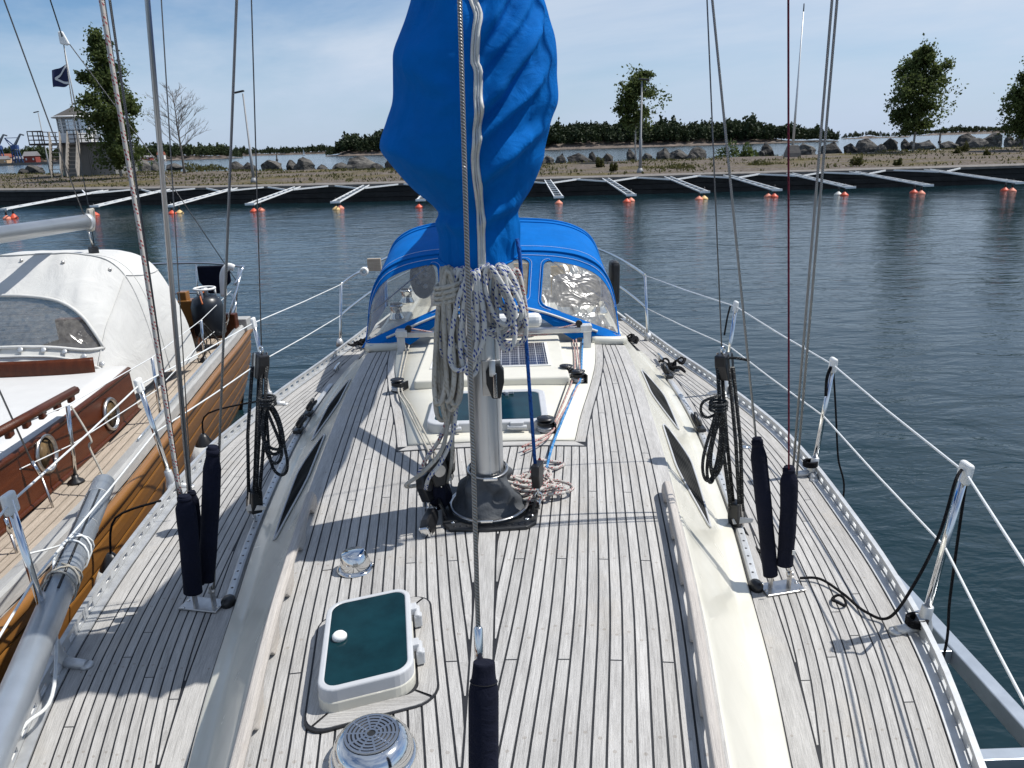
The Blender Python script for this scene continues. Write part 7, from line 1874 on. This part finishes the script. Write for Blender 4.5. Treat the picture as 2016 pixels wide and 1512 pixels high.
# ================================================================== islands and far shore
M['island'] = pm('bare_granite_shore', (.06, .05, .04), .9, var=.3, scale=.12, bump=.5, bscale=.3, col2=(.19, .15, .125), detail=8)
M['islegrass'] = pm('heath_ground', (.06, .06, .03), .95, var=.3, scale=.05)
def prof_t(t, ridge, rockh):
    a = ridge * math.sin(math.pi * min(1, max(0, t)) ** .8) ** 1.6
    return max(a, min(ridge, rockh) * min(1, t / .12)) if 0 < t < .5 else a
def island(name, label, tops, Dist, depth, tree_h, seed, mat, ntree, bare=(), rockh=2.5, xj=1.0, sz=1.0):
    fn = interp(tops); x0, x1 = tops[0][0], tops[-1][0]
    def sky(x):   # world height of the tree line at that bearing
        return py(x, fn(x), Dist).z
    n = 90; m1 = MB(); vv = []; ff = []; nd = 9
    for i in range(n):
        x = x0 + (x1 - x0) * i / (n-1); endf = min(1, min(i, n-1-i) / 5.0)
        ridge = max(.8, sky(x) - tree_h) * endf + .2
        for j in range(nd):
            t = j / (nd-1); D = Dist - depth * .5 + depth * t; b0 = py(x, 290, D)
            h = prof_t(t, ridge, rockh * (1 + .9 * nz((x * .05, j * 2.0, seed)))) if 0 < t < 1 else -.5
            vv.append((b0.x, D + (3 * nz((x * .1, j, seed)) if j else 0), h + .5 * nz((x * .23, j * 1.3, seed + 4.4))))
        if i:
            for j in range(nd-1): ff.append(((i-1)*nd+j, i*nd+j, i*nd+j+1, (i-1)*nd+j+1))
    m1.add(vv, ff, False); tag(m1.build(name, M['island']), label, kind='structure')
    r = np.random.default_rng(seed); CC = []; SS = []
    for k in range(ntree):
        x = r.uniform(x0, x1); t = r.uniform(.16, .60) if r.random() < .6 else r.uniform(.07, .26); D = Dist - depth * .5 + depth * t
        fx = (x - x0) / (x1 - x0) * (n-1); e = min(1, min(fx, n-1-fx) / 4.0)
        if any(a < x < b_ and r.random() < pr for a, b_, pr in bare): continue
        ridge = max(.8, sky(x) - tree_h) * e; base = py(x, 290, D); gz_ = prof_t(t, ridge, rockh * .8)
        th = tree_h * r.uniform(.48, 1.08) * (.45 + .55 * e) * (1 if r.random() > .08 else 1.28) * (.98 + .4 * nz((x * .045, seed, 2.2))); wd = th * r.uniform(.18, .34)
        nl = 46
        q = r.normal(size=(nl, 3)); q /= np.linalg.norm(q, axis=1)[:, None]; q *= (r.random(nl) ** .45)[:, None]
        # narrower towards the top like pines and spruces, ragged outline
        hh = (q[:, 2] + 1) / 2; q[:, :2] *= (1.15 - .75 * hh)[:, None]
        CC.append(np.stack([base.x + q[:, 0] * wd, D + q[:, 1] * wd, gz_ + th * (.18 + .82 * hh)], 1)); SS.append(r.uniform(.6, 1.3, nl) * th * .135 * sz)
    CC = np.concatenate(CC); SS = np.concatenate(SS)
    me = quads_mesh('forest', CC, SS, M[mat], seed, 1.3); o_ = bpy.data.objects.new('forest', me); COL.objects.link(o_)
    tag(o_, 'wood covering ' + label, 'forest', kind='stuff')
island('island', 'the large pine island behind the mast', [(640, 297), (660, 279), (690, 264), (720, 263), (750, 257), (800, 250), (900, 246), (1000, 247), (1070, 249), (1110, 242), (1180, 238), (1250, 240), (1330, 241), (1400, 239), (1470, 237), (1505, 239), (1525, 246), (1570, 251), (1610, 256), (1648, 268)], 620, 120, 10.5, 3, 'pine', 4400,
       bare=((640, 665, .6), (830, 830, 0)), rockh=2.2)
island('islet', 'the low rocky islet right of the large island', [(1655, 266), (1680, 262), (1702, 258), (1716, 258), (1740, 263), (1790, 266)], 1100, 90, 7, 5, 'pine', 200, rockh=3.5)
island('far_shore', 'the wooded far shore at the right edge', [(1770, 262), (1810, 257), (1840, 252), (1900, 249), (1980, 247), (2100, 244), (2250, 240)], 2300, 300, 14, 7, 'pine', 1500, rockh=4, sz=1.1)
island('far_shore', 'the wooded far shore left of the mast', [(420, 291), (470, 290), (520, 291), (600, 288), (660, 286), (760, 286), (860, 284)], 1700, 260, 12, 9, 'pine', 1500, rockh=2, sz=1.1)
island('near_shore', 'the village shore behind the watch hut', [(-160, 297), (0, 293), (60, 287), (120, 288), (200, 286), (280, 283), (330, 284), (400, 286), (440, 288), (475, 300)], 780, 160, 10, 11, 'far_tree', 1800, rockh=2.2)

# small far buildings, each its own thing
M['falu'] = pm('red_house_paint', (.26, .05, .035), .8, var=.1); M['ochre'] = pm('ochre_house_paint', (.50, .34, .20), .8, var=.1); M['tile'] = pm('clay_roof_tile', (.30, .10, .06), .8, var=.2); M['greyroof'] = pm('grey_sheet_roof', (.22, .21, .21), .7, var=.1)
def house(label, x, yb, w, h, D, wall, roof, zb=.8, win=2):
    p = py(x, yb, D); sc = D / FPX; W_, Hh = w * sc, h * sc
    o_ = thing('house', label, 'house', (p.x, D, zb), group='buildings on the far shore'); dp = W_ * .7
    m1 = MB(); m1.box((p.x, D, zb + Hh * .3), (W_, dp, Hh * .6)); m1.build('wall', M[wall], o_)
    m1 = MB(); hw, hd = W_ * .56, dp * .58; z0, z1 = zb + Hh * .6, zb + Hh
    m1.add([(p.x - hw, D - hd, z0), (p.x + hw, D - hd, z0), (p.x + hw, D + hd, z0), (p.x - hw, D + hd, z0), (p.x - hw, D, z1), (p.x + hw, D, z1)], [(0, 1, 5, 4), (2, 3, 4, 5), (1, 2, 5), (3, 0, 4), (0, 3, 2, 1)]); m1.build('roof', M[roof], o_)
    for k in range(win):
        m1 = MB(); m1.box((p.x - W_ * .3 + W_ * .6 * k / max(1, win - 1), D - dp / 2 - .05, zb + Hh * .32), (W_ * .11, .1, Hh * .18)); m1.build('window', M['hut_white'], o_)
house('dark red boathouse left of the green container', 64, 316, 22, 20, 640, 'falu', 'greyroof', 1.5); house('grey shed on the far quay left of the red boathouse', 46, 316, 26, 12, 650, 'hut_grey', 'greyroof', 1.5); house('ochre house with tiled roof among trees at the far left', 12, 312, 22, 16, 690, 'ochre', 'tile', 2)
house('ochre house with clay roof right of the bare tree', 413, 300, 12, 13, 760, 'ochre', 'tile', 3); house('red waterfront shed behind the left shrouds', 286, 309, 26, 8, 700, 'falu', 'greyroof', .8); house('white waterfront house behind the left shrouds', 318, 308, 12, 14, 705, 'hut_white', 'tile', .8); house('pale concrete quay building at the left edge', 8, 318, 18, 14, 630, 'ochre', 'greyroof', 1.2)
p = py(50, 322, 620); m1 = MB(); m1.box((p.x - 30, 620, .4), (150, 6, 2.6)); tag(m1.build('harbour_quay', M['concrete']), 'pale concrete harbour quay far off at the left edge', 'quay')
# harbour cranes
M['crane'] = pm('blue_crane_paint', (.03, .07, .20), .6, var=.1)
def crane(label, x, D, h, lean):
    p = py(x, 318, D); s = h; o_ = thing('harbour_crane', label, 'crane', (p.x, D, 1.5), group='harbour cranes on the far quay'); b0 = Vector((p.x, D, 1.5))
    m1 = MB()
    for dx in (-1, 1):
        for dy in (-1, 1): beam(m1, b0 + Vector((dx * s * .13, dy * s * .1, 0)), b0 + Vector((dx * s * .07, dy * s * .06, s * .5)), s * .03, s * .03)
    for k in range(4): z_ = s * (.08 + .12 * k); beam(m1, b0 + Vector((-s * .12, -s * .1, z_)), b0 + Vector((s * .10, -s * .09, z_ + s * .1)), s * .02, s * .02)
    m1.build('crane_tower', M['crane'], o_)
    m1 = MB(); m1.box(b0 + Vector((0, 0, s * .56)), (s * .2, s * .2, s * .14)); m1.build('crane_cab', M['crane'], o_)
    m1 = MB(); e = b0 + Vector((lean * s * .30, 0, s * 1.0)); k2 = b0 + Vector((-lean * s * .30, 0, s * .88))
    beam(m1, b0 + Vector((0, -1, s * .6)), e, s * .035, s * .05); beam(m1, b0 + Vector((0, 1, s * .6)), e, s * .035, s * .05); beam(m1, e, e + Vector((lean * s * .12, 0, -s * .04)), s * .05, s * .05); m1.build('crane_jib', M['post'], o_)
    m1 = MB(); beam(m1, b0 + Vector((0, 0, s * .6)), k2, s * .03, s * .03); beam(m1, k2, e - Vector((lean * s * .1, 0, s * .12)), s * .02, s * .02); beam(m1, k2, b0 + Vector((-lean * s * .16, 0, s * .62)), s * .02, s * .02); m1.build('crane_stay', M['crane'], o_)
crane('blue harbour crane left of the green container', 35, 640, 22, 1); crane('blue harbour crane cut by the left edge of the picture', 2, 640, 22, 1)
# sea marks and a far sail
def mark(label, x, yb, yt, D, mat):
    a = py(x, yb, D); b_ = py(x, yt, D); m1 = MB(); m1.lathe([(.5, -.5), (.5, .6), (.28, .7), (.28, b_.z), (.0, b_.z + .1)], 10, Matrix.Translation((a.x, D, 0))); tag(m1.build('sea_mark', M[mat]), label, 'sea mark')
mark('dark pole beacon in the water between the lamp post and sail cover', 545, 312, 303, 330, 'dark_wood'); mark('dark pole beacon in the water right of the full birch', 1850, 276, 262, 260, 'dark_wood')
p = py(598, 302, 900); s_ = thing('distant_sailboat', 'tiny white sailboat far away left of the sail cover', 'sailboat', (p.x, 900, 0))
m1 = MB(); m1.add([(p.x - 1.2, 900, .6), (p.x + 1.6, 900.2, .6), (p.x - .2, 900, 7.2), (p.x, 900.4, .6)], [(0, 1, 2), (1, 3, 2), (3, 0, 2)]); m1.build('sail', M['hut_white'], s_)
m1 = MB(); m1.prism([(-2.4, 0), (-1.6, -.8), (1.8, -.7), (2.8, 0), (1.8, .7), (-1.6, .8)], 0, .7, Matrix.Translation((p.x, 900, 0))); m1.build('hull', M['hut_white'], s_)
